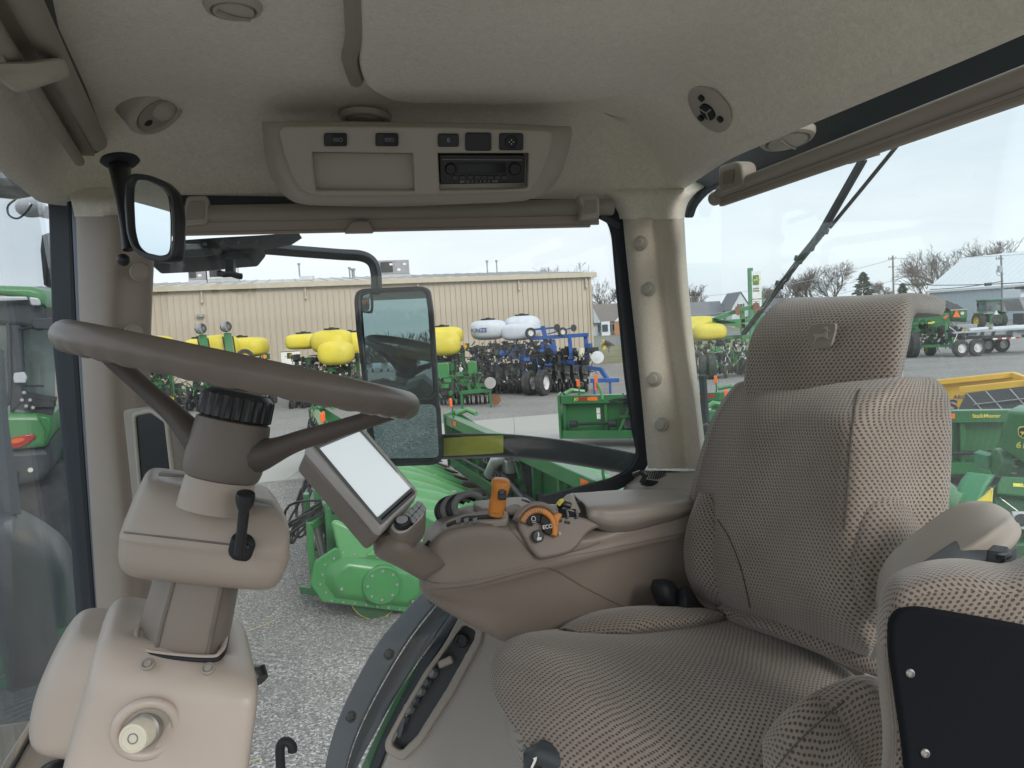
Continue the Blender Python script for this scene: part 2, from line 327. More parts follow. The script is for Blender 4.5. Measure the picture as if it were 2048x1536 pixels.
def text(name,body,size,M,m,parent,th=.0005,local=False,bold=0,sx=1,shear=0,align='CENTER'):
    cu=bpy.data.curves.new(name,'FONT'); cu.body=body; cu.size=size; cu.align_x=align; cu.align_y='CENTER'; cu.extrude=th; cu.offset=bold*size; cu.shear=shear
    ob=bpy.data.objects.new('tmp',cu); me=bpy.data.meshes.new_from_object(ob); bpy.data.objects.remove(ob)
    me.transform(M@Matrix.Diagonal((sx,1,1,1))); me.materials.clear()
    return link(name,me,m,parent,local,0)
def copy_tree(o,parent=None):
    c=o.copy(); COL.objects.link(c)
    if parent: c.parent=parent
    for ch in list(o.children): copy_tree(ch,c)
    return c
DEER=[(-.95,.05),(-.8,.2),(-.55,.22),(-.2,.18),(.1,.24),(.3,.38),(.38,.55),(.25,.7),(.05,.72),(-.05,.86),(.12,.8),(.2,.95),(.3,.8),(.42,.95),(.47,.75),(.62,.62),(.85,.5),(.8,.42),(.6,.4),(.55,.1),(.62,-.12),(.88,-.22),(.98,-.05),(.8,-.35),(.45,-.2),(.2,-.1),(-.15,-.12),(-.45,-.22),(-.62,-.5),(-.75,-.8),(-.95,-.88),(-.7,-.55),(-.66,-.25),(-.78,-.02)]
# ---------------------------------------------------------------- materials in use
felt('headliner_felt',(.95,.91,.81),(.70,.665,.575))
felt('pillar_felt',(.74,.685,.58),(.60,.55,.46))
weave('panel_weave',(.42,.40,.37),.0034)
mat('taupe_toplit',(.54,.465,.405),.36,bump=.2,bs=900,var=.05,dirt=.25,dirtcol=(.36,.30,.25),ds=7)  # lighter copy of the column taupe: light from above put into the colour
mat('taupe_light',(.42,.36,.308),.42,bump=.25,bs=900,var=.05,dirt=.25,dirtcol=(.30,.25,.2),ds=7)
mat('taupe_pale',(.47,.445,.385),.5,bump=.2,bs=900,var=.04)
mat('taupe_grey',(.36,.325,.285),.5,bump=.25,bs=900,var=.06,dirt=.2,dirtcol=(.25,.22,.18),ds=9)
mat('taupe_mid',(.25,.22,.195),.42,bump=.35,bs=700,var=.06,dirt=.2,dirtcol=(.32,.30,.28),ds=8)
mat('taupe_dark',(.26,.222,.192),.42,bump=.3,bs=800,var=.07,dirt=.25,dirtcol=(.14,.11,.09),ds=6)
mat('wheel_brown',(.185,.158,.138),.36,bump=.2,bs=700,var=.12,dirt=.35,dirtcol=(.07,.05,.035),ds=22)
mat('hub_taupe',(.17,.145,.125),.5,bump=.2,bs=700,var=.1,dirt=.3,dirtcol=(.12,.10,.085),ds=18)
mat('spoke_dark',(.085,.07,.062),.55,bump=.4,bs=300,var=.2,dirt=.4,dirtcol=(.13,.10,.08),ds=30)
mat('black_plastic',(.018,.02,.023),.35,bump=.15,bs=500)
mat('black_matt',(.012,.015,.02),.6,bump=.2,bs=300)
mat('rubber_seal',(.03,.038,.05),.55,bump=.3,bs=200,dirt=.2,dirtcol=(.12,.13,.14))
mat('slate',(.085,.105,.125),.5,bump=.25,bs=350,dirt=.3,dirtcol=(.17,.18,.19),ds=8)
mat('rail_black',(.02,.03,.033),.3,dirt=.35,dirtcol=(.09,.11,.11),ds=10,bump=.15,bs=200)
mat('frame_metal',(.16,.18,.22),.35,metal=.4)
mat('silver_bezel',(.60,.575,.55),.33,metal=0,bump=.1,bs=900)
mat('bezel_grey',(.22,.23,.24),.45,bump=.2,bs=900)
mat('chrome',(.75,.76,.78),.18,metal=1,var=.05)
mat('bolt_grey',(.34,.31,.28),.45)
mat('steel',(.42,.42,.42),.4,metal=.8,dirt=.4,dirtcol=(.2,.13,.08),ds=6)
mat('screen_white',(.74,.80,.82),.3,var=.02,emit=((.74,.82,.85),.38))
mat('screen_black',(.012,.016,.018),.12)
mat('orange',(.72,.27,.05),.38,var=.05,dirt=.2,dirtcol=(.45,.15,.03),ds=40)
mat('yellow_plastic',(.75,.66,.05),.4)
mat('reflector_olive',(.42,.44,.06),.35,var=.08,vs=40,bump=.4,bs=180)
mat('reflector_orange',(.95,.16,.02),.3); mat('reflector_red',(.35,.03,.02),.3)
mat('mirror',(.86,.93,.94),.0,metal=1,var=.02)
mat('mirror_tinted',(.26,.36,.365),.0,metal=1,var=.04)
mat('cream_knob',(.72,.68,.56),.35,var=.03)
mat('white_paint',(.8,.8,.78),.4); mat('white_mark',(.75,.75,.73),.5,var=.02)
mat('key_grey',(.46,.48,.5),.45)
mat('badge_fabric',(.30,.275,.24),.9,bump=.5,bs=1500)
mat('badge_thread',(.40,.37,.32),.9,bump=.5,bs=1500)
mat('green',(.022,.15,.045),.36,var=.14,vs=1.2,coat=.25,dirt=.45,dirtcol=(.10,.17,.09),ds=1.6,bump=.1,bs=30)
mat('green_dark',(.012,.085,.026),.5,var=.2,vs=2,dirt=.5,dirtcol=(.06,.06,.04),ds=3)
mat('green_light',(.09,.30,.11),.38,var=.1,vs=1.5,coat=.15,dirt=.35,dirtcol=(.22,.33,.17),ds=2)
mat('green_fresh',(.035,.20,.055),.36,var=.08,vs=2,coat=.3,dirt=.25,dirtcol=(.12,.27,.10),ds=3)
mat('green_teal',(.035,.22,.10),.45,var=.1,dirt=.4,dirtcol=(.12,.24,.14),ds=3)
mat('tank_yellow',(.70,.58,.05),.5,var=.12,vs=1.2,dirt=.35,dirtcol=(.72,.66,.25),ds=2)
mat('tank_white',(.60,.64,.70),.4,var=.08,dirt=.25,dirtcol=(.42,.47,.55),ds=2)
mat('blue',(.014,.085,.32),.4,var=.15,coat=.2,dirt=.3,dirtcol=(.10,.16,.28),ds=3)
mat('header_yellow',(.78,.46,.04),.45,var=.1,dirt=.35,dirtcol=(.55,.38,.12),ds=3)
mat('tyre',(.03,.031,.033),.8,var=.2,dirt=.6,dirtcol=(.12,.115,.10),ds=5,bump=.3,bs=40)
mat('rim_yellow',(.72,.58,.05),.45); mat('rim_white',(.68,.68,.68),.45)
mat('machinery',(.035,.037,.04),.55,var=.35,vs=6,dirt=.5,dirtcol=(.12,.11,.095),ds=7)
mat('hose',(.012,.013,.015),.45,bump=.3,bs=60)
mat('snout_tip',(.10,.05,.035),.6,var=.3,vs=8)
mat('wall_tan',(.48,.42,.335),.55,var=.04,vs=.3,dirt=.15,dirtcol=(.39,.345,.26),ds=.5)
mat('trim_tan',(.48,.43,.33),.5); mat('roof_grey',(.45,.46,.465),.6,var=.08,vs=.4,dirt=.3,dirtcol=(.35,.355,.355))
mat('barn_wall',(.50,.56,.60),.5,var=.03); mat('barn_roof',(.72,.76,.79),.45,var=.04)
mat('unit_grey',(.30,.30,.32),.6,var=.15,vs=3,dirt=.4,dirtcol=(.45,.45,.44),ds=4)
mat('unit_light',(.62,.63,.62),.5)
mat('shingle',(.20,.18,.17),.85,var=.2,vs=6); mat('shingle_grey',(.17,.18,.20),.85,var=.2,vs=6)
mat('siding_white',(.68,.72,.78),.6); mat('siding_grey',(.42,.47,.52),.6); mat('brick',(.42,.22,.13),.8,var=.2,vs=8)
mat('window_dark',(.05,.08,.10),.15)
mat('bark',(.16,.13,.115),.9,var=.25,vs=3); mat('pole_wood',(.23,.21,.19),.85,var=.2,vs=4)
mat('conifer',(.028,.06,.04),.85,var=.35,vs=3); mat('shrub',(.22,.16,.12),.9,var=.3)
mat('wood_dark',(.10,.09,.085),.8,var=.3,vs=4)
mat('van_white',(.72,.74,.76),.35,coat=.4)
mat('twig',(.45,.38,.25),.8)
mat('panel_black',(.008,.010,.013),.85,bump=.15,bs=300,spec=.15)
mat('banner_black',(.015,.016,.018),.45,dirt=.3,dirtcol=(.08,.08,.08))
mat('letter_blue',(.02,.05,.25),.4); mat('letter_yellow',(.80,.70,.10),.4); mat('letter_faint',(.055,.06,.065),.4)
mat('tail_red',(.45,.03,.02),.2,coat=.5); mat('lamp_clear',(.62,.64,.66),.12,coat=.5); mat('lamp_amber',(.9,.35,.03),.2,coat=.4)
mat('hood_grey',(.055,.062,.075),.42,coat=.3,var=.1,dirt=.25,dirtcol=(.2,.21,.22),ds=2)
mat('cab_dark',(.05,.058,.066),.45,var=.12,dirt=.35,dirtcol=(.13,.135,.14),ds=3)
mat('rust',(.20,.09,.05),.85,var=.3,vs=6)
SEAT=seat_fabric()
GL_SIDE=glass('glass_side',(.965,.98,.98),.007,.8)
GL_REAR=glass('glass_rear',(.95,.985,.99),.018,.12)
GL_FRONT=glass('glass_front',(.92,.95,.97),.009,.3)
GL_FAR=glass('glass_far',(.35,.45,.45),.12,2.5)
GL_TINT=glass('glass_tinted_strip',(.20,.24,.28),.12,1.0)
T=lambda k:MT[k]
# ---------------------------------------------------------------- the cab shell the camera stands in
def at(px,py,Y,pl=None):       # frame facing the camera at a photo pixel
    o=P(px,py,Y); return o
def face_frame(px,py,Y,n=None,rot=0,up=V((0,0,1))):
    o=P(px,py,Y); z=(n.normalized() if n else (CAM-o).normalized()); y=(up-z*up.dot(z)).normalized(); x=y.cross(z)
    M=Matrix.Identity(4)
    for i in range(3): M[i][0]=x[i]; M[i][1]=y[i]; M[i][2]=z[i]; M[i][3]=o[i]
    return M@Matrix.Rotation(rot,4,'Z')
cab=thing('tractor_cab','felt-lined roof, pillars, panes and wheel-arch trim of the tractor cab around the seats','tractor cab',(0,1.0,1.55))
SIDE=vplane(250,1.40,1290,1.64)                # the right-hand window
REARP=vplane(1400,1.62,2048,.86)               # the rear window
FRONTP=vplane(150,1.36,0,.93)                  # the windscreen
ZE=.27
edge=[(-.92,-.35),(-.86,-.2),(-.60,.93-.1),(-.795,1.30),(-.74,1.385),(-.33,1.505),(.36,1.625),(.45,1.50),(.575,.82),(.70,.20),(.80,-.35)]
edge=[(-.52,-.35),(-.53,.30),(-.615,.90),(-.80,1.36),(-.735,1.41),(-.33,1.515),(.345,1.62),(.352,1.45),(.36,1.28),(.412,1.08),(.49,.80),(.60,.30),(.68,-.35)]
def inset_loop(pts,d):
    n=len(pts); out=[]
    c=np.mean(np.array(pts),0)
    for i in range(n):
        p=np.array(pts[i]); a=np.array(pts[i-1]); b=np.array(pts[(i+1)%n])
        e1=p-a; e2=b-p; n1=np.array([-e1[1],e1[0]])/np.linalg.norm(e1); n2=np.array([-e2[1],e2[0]])/np.linalg.norm(e2)
        q=(n1+n2); q/=np.linalg.norm(q); 
        if np.dot(q,c-p)<0: q=-q
        k=1/max(.5,abs(np.dot(q,n1))); out.append(p+q*d*k)
    return out
def dens(pts,k=4,r=.08):
    rp_=rounded(pts,r,6); out=[]
    for i in range(len(rp_)):
        a=np.array(rp_[i]); b=np.array(rp_[(i+1)%len(rp_)]); out.append(a)
    return out
N_E=len(rounded(edge,.05,6))
Gh=[]
for d,z in((-.03,.262),(0,.268),(.004,.285),(.016,.318),(.045,.352),(.09,.378),(.15,.392),(.22,.397)):
    lp=rounded([tuple(p) for p in (inset_loop(edge,d) if d else edge)],.05+max(0,d)*.6,6)
    lp=np.array(lp); 
    Gh.append(np.column_stack([lp,np.full(len(lp),CAMH+z)]))
cen=Gh[-1].mean(0); cen[2]=CAMH+.399
for q in(.8,.5,.2): Gh.append(cen+(Gh[7]-cen)*q+np.array((0,0,.002*(1-q))))
Gh.append(np.repeat(cen[None],len(Gh[0]),0)+(Gh[7]-cen)*.01)
grid_mesh('headliner',np.array(Gh),T('headliner_felt'),cab,True,False,smooth=180)
# roof shell above the felt
sh=MB(); lp=[(p[0],p[1],CAMH+.44) for p in inset_loop(edge,-.10)]; sh.prism(lp,(0,0,.09)); sh.build('roof_shell',T('green_fresh'),cab,bevel=.02)
# hatch panel: a padded panel standing just below the felt with a groove round it
HZ=CAMH+.397
def zpl(dz): return (V((0,0,CAMH+dz)),V((0,0,-1)))
hat=[(705,-240),(722,60),(716,120),(735,165),(790,192),(1020,196),(1230,185),(1400,95),(1560,-20),(1800,-240)]
hp=[PZ(x,y,HZ) for x,y in hat]; hp2=[V((p.x,p.y,0)) for p in hp]
Mz=Matrix.Translation((0,0,HZ))@Matrix.Rotation(math.pi,4,'X')
out=rounded([(p.x,-p.y) for p in hp2],.05)
plate2('hatch_panel',[out],Mz@Matrix.Translation((0,0,.012)),.02,T('headliner_felt'),cab,.006,res=4)
hb=[PZ(x,y,HZ-.002) for x,y in [(692,-240),(709,55),(700,115),(712,160)]]
MB().tube([tuple(v) for v in cr([list(p) for p in hb],5)],.012,8).build('hatch_hinge_cover',T('taupe_grey'),cab)
groove_shade=mat('felt_groove_shade',(.20,.19,.165),.95)
MB().tube([Mz@V((x,y,.0015)) for x,y in out]+[Mz@V((out[0][0],out[0][1],.0015))],.0035,6).build('hatch_groove_shade',groove_shade,cab,smooth=80)  # dark line along the panel edge, painted in for the groove's shadow
from mathutils.bvhtree import BVHTree
_hm=bpy.data.objects['headliner'].data; FELT=BVHTree.FromPolygons([v.co.copy() for v in _hm.vertices],[tuple(p.vertices) for p in _hm.polygons])
def on_felt(px,py):
    d=ray(px,py).normalized(); h,n,i,_=FELT.ray_cast(CAM,d)
    if h is None: return P(px,py,1.2),V((0,0,-1))
    if n.dot(d)>0: n=-n
    return h,n
# --- pillars (skins over sections, pixels + distance)
def pillar(name,rows,m,Y=None,label=None): return rings(name,rows,m,cab,kr=3,kc=3,smooth=70,label=label)
# rear right pillar: top felt cap, then felt-and-vinyl cover; row = left edge, front, crease, front, right edge, back
def crow(y,xl,xc,xr,Y=1.60): return [(xl,y,Y+.035),(xl+6,y,Y),((xl+xc)/2,y,Y-.012),(xc-7,y,Y-.004),(xc+8,y,Y-.002),((xc+xr)/2+8,y,Y-.055),(xr-5,y-1,Y-.05),(xr,y,Y-.02),(xr-8,y,Y+.05),((xl+xr)/2,y,Y+.09)]
pillar('pillar_cap',[crow(438,1243,1300,1369),crow(425,1240,1300,1370),crow(405,1228,1300,1376),crow(385,1205,1300,1392),crow(372,1180,1300,1412,Y=1.64),crow(352,1150,1295,1440,Y=1.75)],T('headliner_felt'))
pillar('rear_pillar',[crow(436,1249,1303,1367),crow(446,1250,1306,1369),crow(520,1257,1313,1373),crow(620,1268,1326,1381),crow(720,1279,1340,1391),crow(820,1289,1357,1402),crow(900,1296,1366,1411),crow(937,1300,1371,1414)],T('pillar_felt'))
for px,py in((1281,486),(1297,578),(1309,758),(1323,849)):
    o=P(px,py,1.588); n=(V((-.62,-.75,.05))).normalized(); b=MB().lathe(o-n*.004,n,[(.0155,0),(.0155,.007),(.0135,.0085),(.0115,.0085),(.0115,.014),(.0095,.016),(.001,.0165)],24)
    b.build('cap_button',T('taupe_pale'),cab)
# vent base below the rear pillar
rings('pillar_base',[[(1286,940,1.66),(1300,946,1.6),(1360,945,1.56),(1420,940,1.56),(1440,945,1.66)],[(1280,956,1.66),(1296,962,1.58),(1360,966,1.53),(1440,965,1.53),(1470,960,1.66)],[(1262,985,1.66),(1270,990,1.56),(1360,1000,1.5),(1450,1010,1.5),(1500,1000,1.66)],[(1250,1080,1.66),(1260,1100,1.55),(1360,1100,1.49),(1450,1100,1.49),(1510,1100,1.66)]],T('taupe_grey'),cab)
plb=plane3((1290,950,1.585),(1335,955,1.565),(1320,975,1.55))
for i in range(11): plate('vent_slot',[(1292+i*3.6,941),(1294+i*3.6,941),(1298+i*3.6,957),(1296+i*3.6,957)],plb,.002,T('black_matt'),cab,.0002,lift=.004)
plate('socket_plate',[(1290,958),(1316,962),(1307,973),(1281,968)],plb,.004,T('black_plastic'),cab,.001,lift=.009)
MB().tube([P(1268,950,1.56),P(1280,945,1.55),P(1290,952,1.55),P(1283,966,1.545)],.006,8).build('latch_handle',T('black_plastic'),cab)
# front right pillar
def arow(y,xl,xc,xr,Y=1.34): return [(xl,y,Y+.02),(xl+5,y,Y-.004),((xl+xc)/2,y,Y-.02),(xc-10,y,Y-.02),(xc+10,y,Y-.004),((xc+xr)/2+5,y,Y+.01),(xr-4,y,Y+.03),(xr,y,Y+.06),((xl+xr)/2,y,Y+.10)]
pillar('front_pillar_cap',[arow(433,154,225,300),arow(424,153,225,300),arow(400,148,225,315),arow(380,142,222,330,Y=1.39),arow(360,130,215,350,Y=1.50)],T('headliner_felt'))
pillar('front_pillar',[arow(431,156,235,302),arow(440,157,236,303),arow(520,160,236,303),arow(620,163,232,299),arow(700,167,230,297),arow(800,172,236,297),arow(900,178,243,298),arow(1000,184,252,300),arow(1100,190,258,300),arow(1230,198,262,302),arow(1330,204,266,305)],T('taupe_light'))
for px,py in((281,544),(269,666)):
    o=P(px,py,1.335); n=V((.55,-.83,.02)).normalized(); MB().lathe(o-n*.006,n,[(.0175,0),(.0175,.006),(.0155,.008),(.0135,.008),(.0130,.012),(.001,.0135)],24).build('cap_button',T('taupe_light'),cab)
# dark seal and bright strip between pillar and windscreen
plate('windscreen_post',[(88,372),(150,372),(165,700),(180,1000),(204,1245),(150,1245),(133,1000),(103,700),(94,420)],plane3((95,400,1.40),(160,400,1.385),(160,1200,1.385)),.03,T('rubber_seal'),cab,.006)
plate('seal_strip',[(141,395),(150,392),(156,500),(164,700),(176,900),(187,1060),(198,1245),(192,1245),(168,900),(155,700),(146,500)],plane3((95,400,1.372),(160,400,1.357),(160,1200,1.357)),.012,T('frame_metal'),cab,.002)
plate('seal_groove',[(133,400),(141,395),(146,500),(155,700),(168,900),(192,1245),(184,1245),(156,900),(143,700),(137,520)],plane3((95,400,1.385),(160,400,1.37),(160,1200,1.37)),.012,T('black_matt'),cab,.002)
plate('windscreen_seal',[(0,244),(60,318),(112,386),(150,398),(150,386),(112,372),(60,304),(0,230),(-120,80),(-120,100)],(FRONTP[0],FRONTP[1]),.02,T('rubber_seal'),cab,.003,lift=-.01)
plate('windscreen_glass',[(-260,60),(112,385),(150,400),(206,1250),(215,1560),(-260,1560)],FRONTP,.004,GL_FRONT,cab,.0005,lift=-.035)
# side window: gasket ring, glass
gas_o=[(262,393),(560,397),(700,400),(1190,398),(1222,408),(1243,432),(1252,470),(1262,600),(1277,750),(1292,860),(1298,900),(1295,925),(1276,955),(1240,975),(1180,992),(1090,1012)]
gas_i=[(262,417),(560,420),(1170,421),(1205,428),(1224,442),(1232,470),(1243,600),(1257,750),(1272,860),(1281,900),(1279,918),(1262,945),(1225,963),(1170,977),(1090,998)]
plate('window_seal',rounded(gas_o,12,4)+rounded(gas_i,12,4)[::-1],SIDE,.018,T('rubber_seal'),cab,.004,lift=-.012)
plate('side_window',[(180,380),(1255,380),(1310,640),(1330,1100),(1100,1100),(1200,1700),(180,1700)],SIDE,.004,GL_SIDE,cab,.0005,lift=-.034)
# dotted frit band just inside the gasket
def frit(name,path,pl,wid,rows,step,rad,side=1,m='black_matt'):
    M=pframe(pl); Mi=M.inverted(); q=[np.array((Mi@PP(x,y,pl))[:2]) for x,y in path]; mb=MB(); s=0; k=0
    for a,b in zip(q[:-1],q[1:]):
        L=np.linalg.norm(b-a); u=(b-a)/L; nn=np.array([u[1],-u[0]])*side; n=int(L/step)
        for i in range(n):
            for r in range(rows):
                c=a+u*(i+.5*(r%2))*step+nn*(r+.5)*wid; rr=rad*(1-.75*r/rows)
                vs=[M@V((c[0]+rr*math.cos(t),c[1]+rr*math.sin(t),0)) for t in(0,1.05,2.09,3.14,4.19,5.24)]; mb.add(vs,[(0,1,2,3,4,5)])
    return mb.build(name,T(m),cab,smooth=0)
fp=(SIDE[0]-SIDE[1]*.03,SIDE[1])
frit('frit_dots',[(1224,448),(1232,480),(1243,600),(1257,750),(1272,860),(1281,900),(1277,925),(1262,943),(1225,961),(1160,977)],fp,.0030,4,.0042,.0019,1)
# rear window: dark band under the felt edge, glass, frit
plate('rear_window_band',[(1362,425),(1366,380),(1380,330),(1420,290),(1600,215),(1800,135),(2048,30),(2140,-10),(2140,120),(2048,147),(1800,240),(1640,298),(1500,345),(1440,365),(1400,388),(1378,415),(1371,440)],REARP,.02,T('rubber_seal'),cab,.004,r=8,lift=-.004)
plate('rear_window',[(1350,1200),(1350,330),(1440,300),(2300,-40),(2300,1500),(1600,1500)],REARP,.004,GL_REAR,cab,.0005,lift=-.03)
frit('frit_dots',[(1392,395),(1420,378),(1500,347),(1640,299),(1800,241),(2048,148)],(REARP[0]-REARP[1]*.026,REARP[1]),.0030,4,.0042,.0020,1)
# air vents and speaker on the headliner
def vent(px,py,z,rad,n,kind,m='taupe_pale'):
    o=PZ(px,py,CAMH+z) if z else None; n=V(n).normalized()
    r=MB().lathe(o-n*.004,n,[(rad*1.02,-.045 if kind=='open' else 0),(rad,0),(rad,.005),(rad*.93,.010),(rad*.80,.012),(rad*.76,.008),(rad*.70,.006)],40).build('air_vent',T(m),cab)
    if kind=='open':
        MB().lathe(o-n*.001,n,[(rad*.69,0),(rad*.69,.007),(.001,.008)],36).build('vent_disc',T('taupe_grey'),r); q_=n.cross(V((0,1,0))).normalized(); MB().ball(o+q_*rad*.22,rad*.44,20,12,(1,1,.9)).build('vent_ball',T(m),r); MB().ball(o-q_*rad*.42,rad*.20,14,8).build('vent_gap',T('black_matt'),r)
    elif kind=='flap':
        MB().lathe(o-n*.001,n,[(rad*.69,0),(rad*.69,.010),(rad*.4,.013),(.001,.0135)],36).build('vent_ball',T(m),r)
        x=n.orthogonal().normalized(); MB().tube([o+n*.0125+x*rad*.6,o+n*.0145,o+n*.0125-x*rad*.6],.0022,6).build('vent_fin',T('taupe_grey'),r)
    return r
PN=lambda px,py,Y:P(px,py,Y)
def vent_at(o,rad,n,kind):
    global PZ; _pz=PZ
    PZ=lambda a,b,c:o
    r=vent(0,0,1,rad,n,kind); PZ=_pz; return r
def vface(px,py,ratio,ang,pull):      # a disc let into the felt, turned so that it reads as the wanted ellipse
    h,_=on_felt(px,py); d=(h-CAM).normalized(); a=R(ang); lx=_Rt*math.cos(a)+_U*math.sin(a); dn=lx.cross(_F).normalized()
    if dn.z>0: dn=-dn
    dn=(dn-d*dn.dot(d)).normalized(); return h-d*pull,(-d*ratio+dn*math.sqrt(1-ratio*ratio)).normalized()
h_,n_=vface(312,224,.52,38,.035); vent_at(h_,.050,n_,'open')
h_,n_=vface(731,236,.32,0,.03); vent_at(h_,.046,n_,'flap')
h_,n_=on_felt(466,10); vent_at(h_,.034,n_,'flap')
h_,n_=vface(1574,274,.36,8,.006); vent_at(h_,.043,n_,'flap')
h_,n_=vface(2025,86,.42,10,.006); vent_at(h_,.046,n_,'flap')
# speaker grille
so,sn=on_felt(1424,215); so=so+sn*.003; so=so+sn*.003
sp=MB().lathe(so-sn*.003,sn,[(.044,0),(.044,.004),(.041,.006),(.001,.0065)],40).build('dome_speaker',T('taupe_pale'),cab)
xx=sn.cross(V((0,1,0))).normalized(); yy=sn.cross(xx)
for a,rr,d in((0,.0055,.026),(2.09,.0055,.026),(4.19,.0055,.026)):
    c=so+xx*(d*math.cos(a+.5))+yy*(d*math.sin(a+.5)); MB().lathe(c+sn*.002,sn,[(rr,0),(rr,.0052),(.0005,.0054)],14).build('speaker_hole',T('black_matt'),sp)
MB().lathe(so+sn*.002,sn,[(.015,0),(.015,.0052),(.0005,.0054)],24).build('speaker_hole',T('black_matt'),sp)
for a in(0,2.09,4.19):
    c=so+sn*.0082; MB().bar(c,c+xx*(.017*math.cos(a+1.5))+yy*(.017*math.sin(a+1.5)),.002,.001,up=sn).build('speaker_rib',T('taupe_pale'),sp)
# roof overhang outside the windscreen with its work lamp and cable
plate('roof_overhang',[(-60,230),(0,262),(60,320),(106,384),(98,392),(70,396),(38,402),(0,398),(-60,395)],plane3((0,300,1.25),(100,390,1.62),(0,400,1.3)),.05,T('hood_grey'),cab,.01)
MB().ball(P(62,415,1.7),.032,14,8,(1,1,.7)).build('work_lamp',T('lamp_clear'),cab)
MB().tube([tuple(v) for v in cr([list(P(x,y,1.66)) for x,y in((32,398),(16,412),(18,430),(35,437),(52,425),(64,408))],5)],.0022,6).build('lamp_cable',T('hose'),cab)
plate('wiper_motor_cover',[(62,408),(95,410),(95,435),(64,432)],plane3((60,400,1.7),(95,400,1.7),(60,440,1.7)),.04,T('cab_dark'),cab,.006,r=6)
plate('hinge_bracket',[(82,470),(95,465),(95,575),(86,570),(79,500)],plane3((60,400,1.5),(95,400,1.5),(60,440,1.5)),.03,T('black_plastic'),cab,.004)
# exhaust stack and grey bonnet outside the windscreen
rings('bonnet',[[(-200,950,2.2),(0,1010,2.1),(30,1013,2.2),(90,1045,2.4),(135,1085,2.7),(160,1150,3.2)],[(-200,1000,1.9),(0,1050,1.75),(30,1055,1.8),(90,1085,1.95),(135,1120,2.2),(160,1180,3.0)],[(-200,1100,1.75),(0,1130,1.68),(30,1135,1.7),(90,1160,1.85),(140,1180,2.05),(170,1230,3.0)],[(-200,1300,1.7),(0,1300,1.66),(30,1300,1.68),(90,1310,1.8),(140,1330,2.0),(190,1380,3.0)],[(-200,1560,1.68),(0,1560,1.66),(30,1560,1.68),(90,1560,1.78),(150,1560,2.0),(200,1560,3.0)]],T('hood_grey'),cab,closed=False,caps=False,kr=4,kc=4)
MB().tube([P(2,700,2.0),P(6,850,2.0),P(16,960,2.0),P(22,1030,1.98)],.012,10,rad=[.006,.014,.022,.026]).build('exhaust_stack',T('slate'),cab)
# fender extension, green strip, inner seal, trim panel on the right
def strip(name,A,B,Ya,Yb,th,m,bev=.004,label=None,k=4):
    a=cr([list(P(x,y,Ya[i])) for i,(x,y) in enumerate(A)],k); b=cr([list(P(x,y,Yb[i])) for i,(x,y) in enumerate(B)],k); mb=MB(); n=len(a); off=V((.0,.0,-1))*0+V((.05,.9,-.4)).normalized()*th
    vs=[V(p) for p in a]+[V(p) for p in b]; vs+=[p+off for p in vs]; fs=[]
    for i in range(n-1):
        fs+=[(i,i+1,n+i+1,n+i),(2*n+i,3*n+i,3*n+i+1,2*n+i+1),(i,2*n+i,2*n+i+1,i+1),(n+i,n+i+1,3*n+i+1,3*n+i)]
    fs+=[(0,n,3*n,2*n),(n-1,3*n-1,4*n-1,2*n-1)]
    return mb.add(vs,fs).build(name,m,cab,bevel=bev,label=label)
Ys=[1.80,1.78,1.75,1.72,1.69,1.66]
fo=[(850,1178),(765,1272),(715,1355),(675,1440),(652,1520),(645,1580)]
fr=[(885,1190),(818,1275),(760,1370),(715,1460),(690,1536),(684,1590)]
fi=[(918,1215),(850,1300),(795,1385),(752,1460),(712,1536),(695,1590)]
strip('fender_flange',fo,fr,Ys,[y-.03 for y in Ys],.02,T('slate'))
strip('fender_inner',[(x+3,y+2) for x,y in fr],fi,[y-.005 for y in Ys],[y-.03 for y in Ys],.02,T('slate'))
for px,py,Y in((870,1196,1.77),(782,1308,1.73),(706,1433,1.69)):
    o=P(px-5,py,Y-.035); n=V((-.25,-.75,.6)).normalized(); MB().lathe(o-n*.004,n,[(.014,0),(.013,.004),(.008,.001),(.008,.006),(.001,.007)],18).build('fender_bolt',T('black_plastic'),cab)
g1=[(912,1222),(862,1290),(805,1372),(765,1445),(722,1536),(705,1590)]; g2=[(916,1225),(872,1295),(822,1372),(785,1445),(745,1536),(728,1590)]
strip('green_fender_strip',g1,g2,[y-.05 for y in Ys],[y-.052 for y in Ys],.02,T('green_fresh'),.001)
s1=[(908,1208),(870,1262),(835,1320),(795,1400),(755,1480),(728,1550)]; s2=[(935,1215),(895,1275),(858,1335),(820,1410),(782,1485),(750,1560)]
Yi=[1.60,1.575,1.55,1.53,1.51,1.50]
strip('window_sill_seal',[(x+8,y) for x,y in s1],s2,Yi,[y-.01 for y in Yi],.03,T('rubber_seal'),.004)
frit('frit_dots',[(x+5,y-2) for x,y in s1],(SIDE[0]-SIDE[1]*.02,SIDE[1]),.0026,3,.0040,.0017,-1)
TRP=plane3((935,1212,1.57),(770,1536,1.46),(1100,1536,1.42))
tray_i=[(927,1248),(952,1262),(948,1280),(895,1375),(835,1470),(802,1503),(782,1490),(785,1475),(815,1418),(862,1340)]
plate('trim_panel',[(932,1208),(895,1275),(858,1338),(820,1412),(782,1485),(735,1600),(1260,1660),(1260,1260),(1100,1100)],TRP,.03,T('panel_weave'),cab,.004,holes=[tray_i])
TP2=(TRP[0]+TRP[1]*.010,TRP[1])
tray_o=[(930,1232),(968,1252),(962,1285),(905,1390),(840,1490),(803,1524),(770,1505),(768,1485),(800,1425),(850,1340)]
tray_i=[(927,1248),(952,1262),(948,1280),(895,1375),(835,1470),(802,1503),(782,1490),(785,1475),(815,1418),(862,1340)]
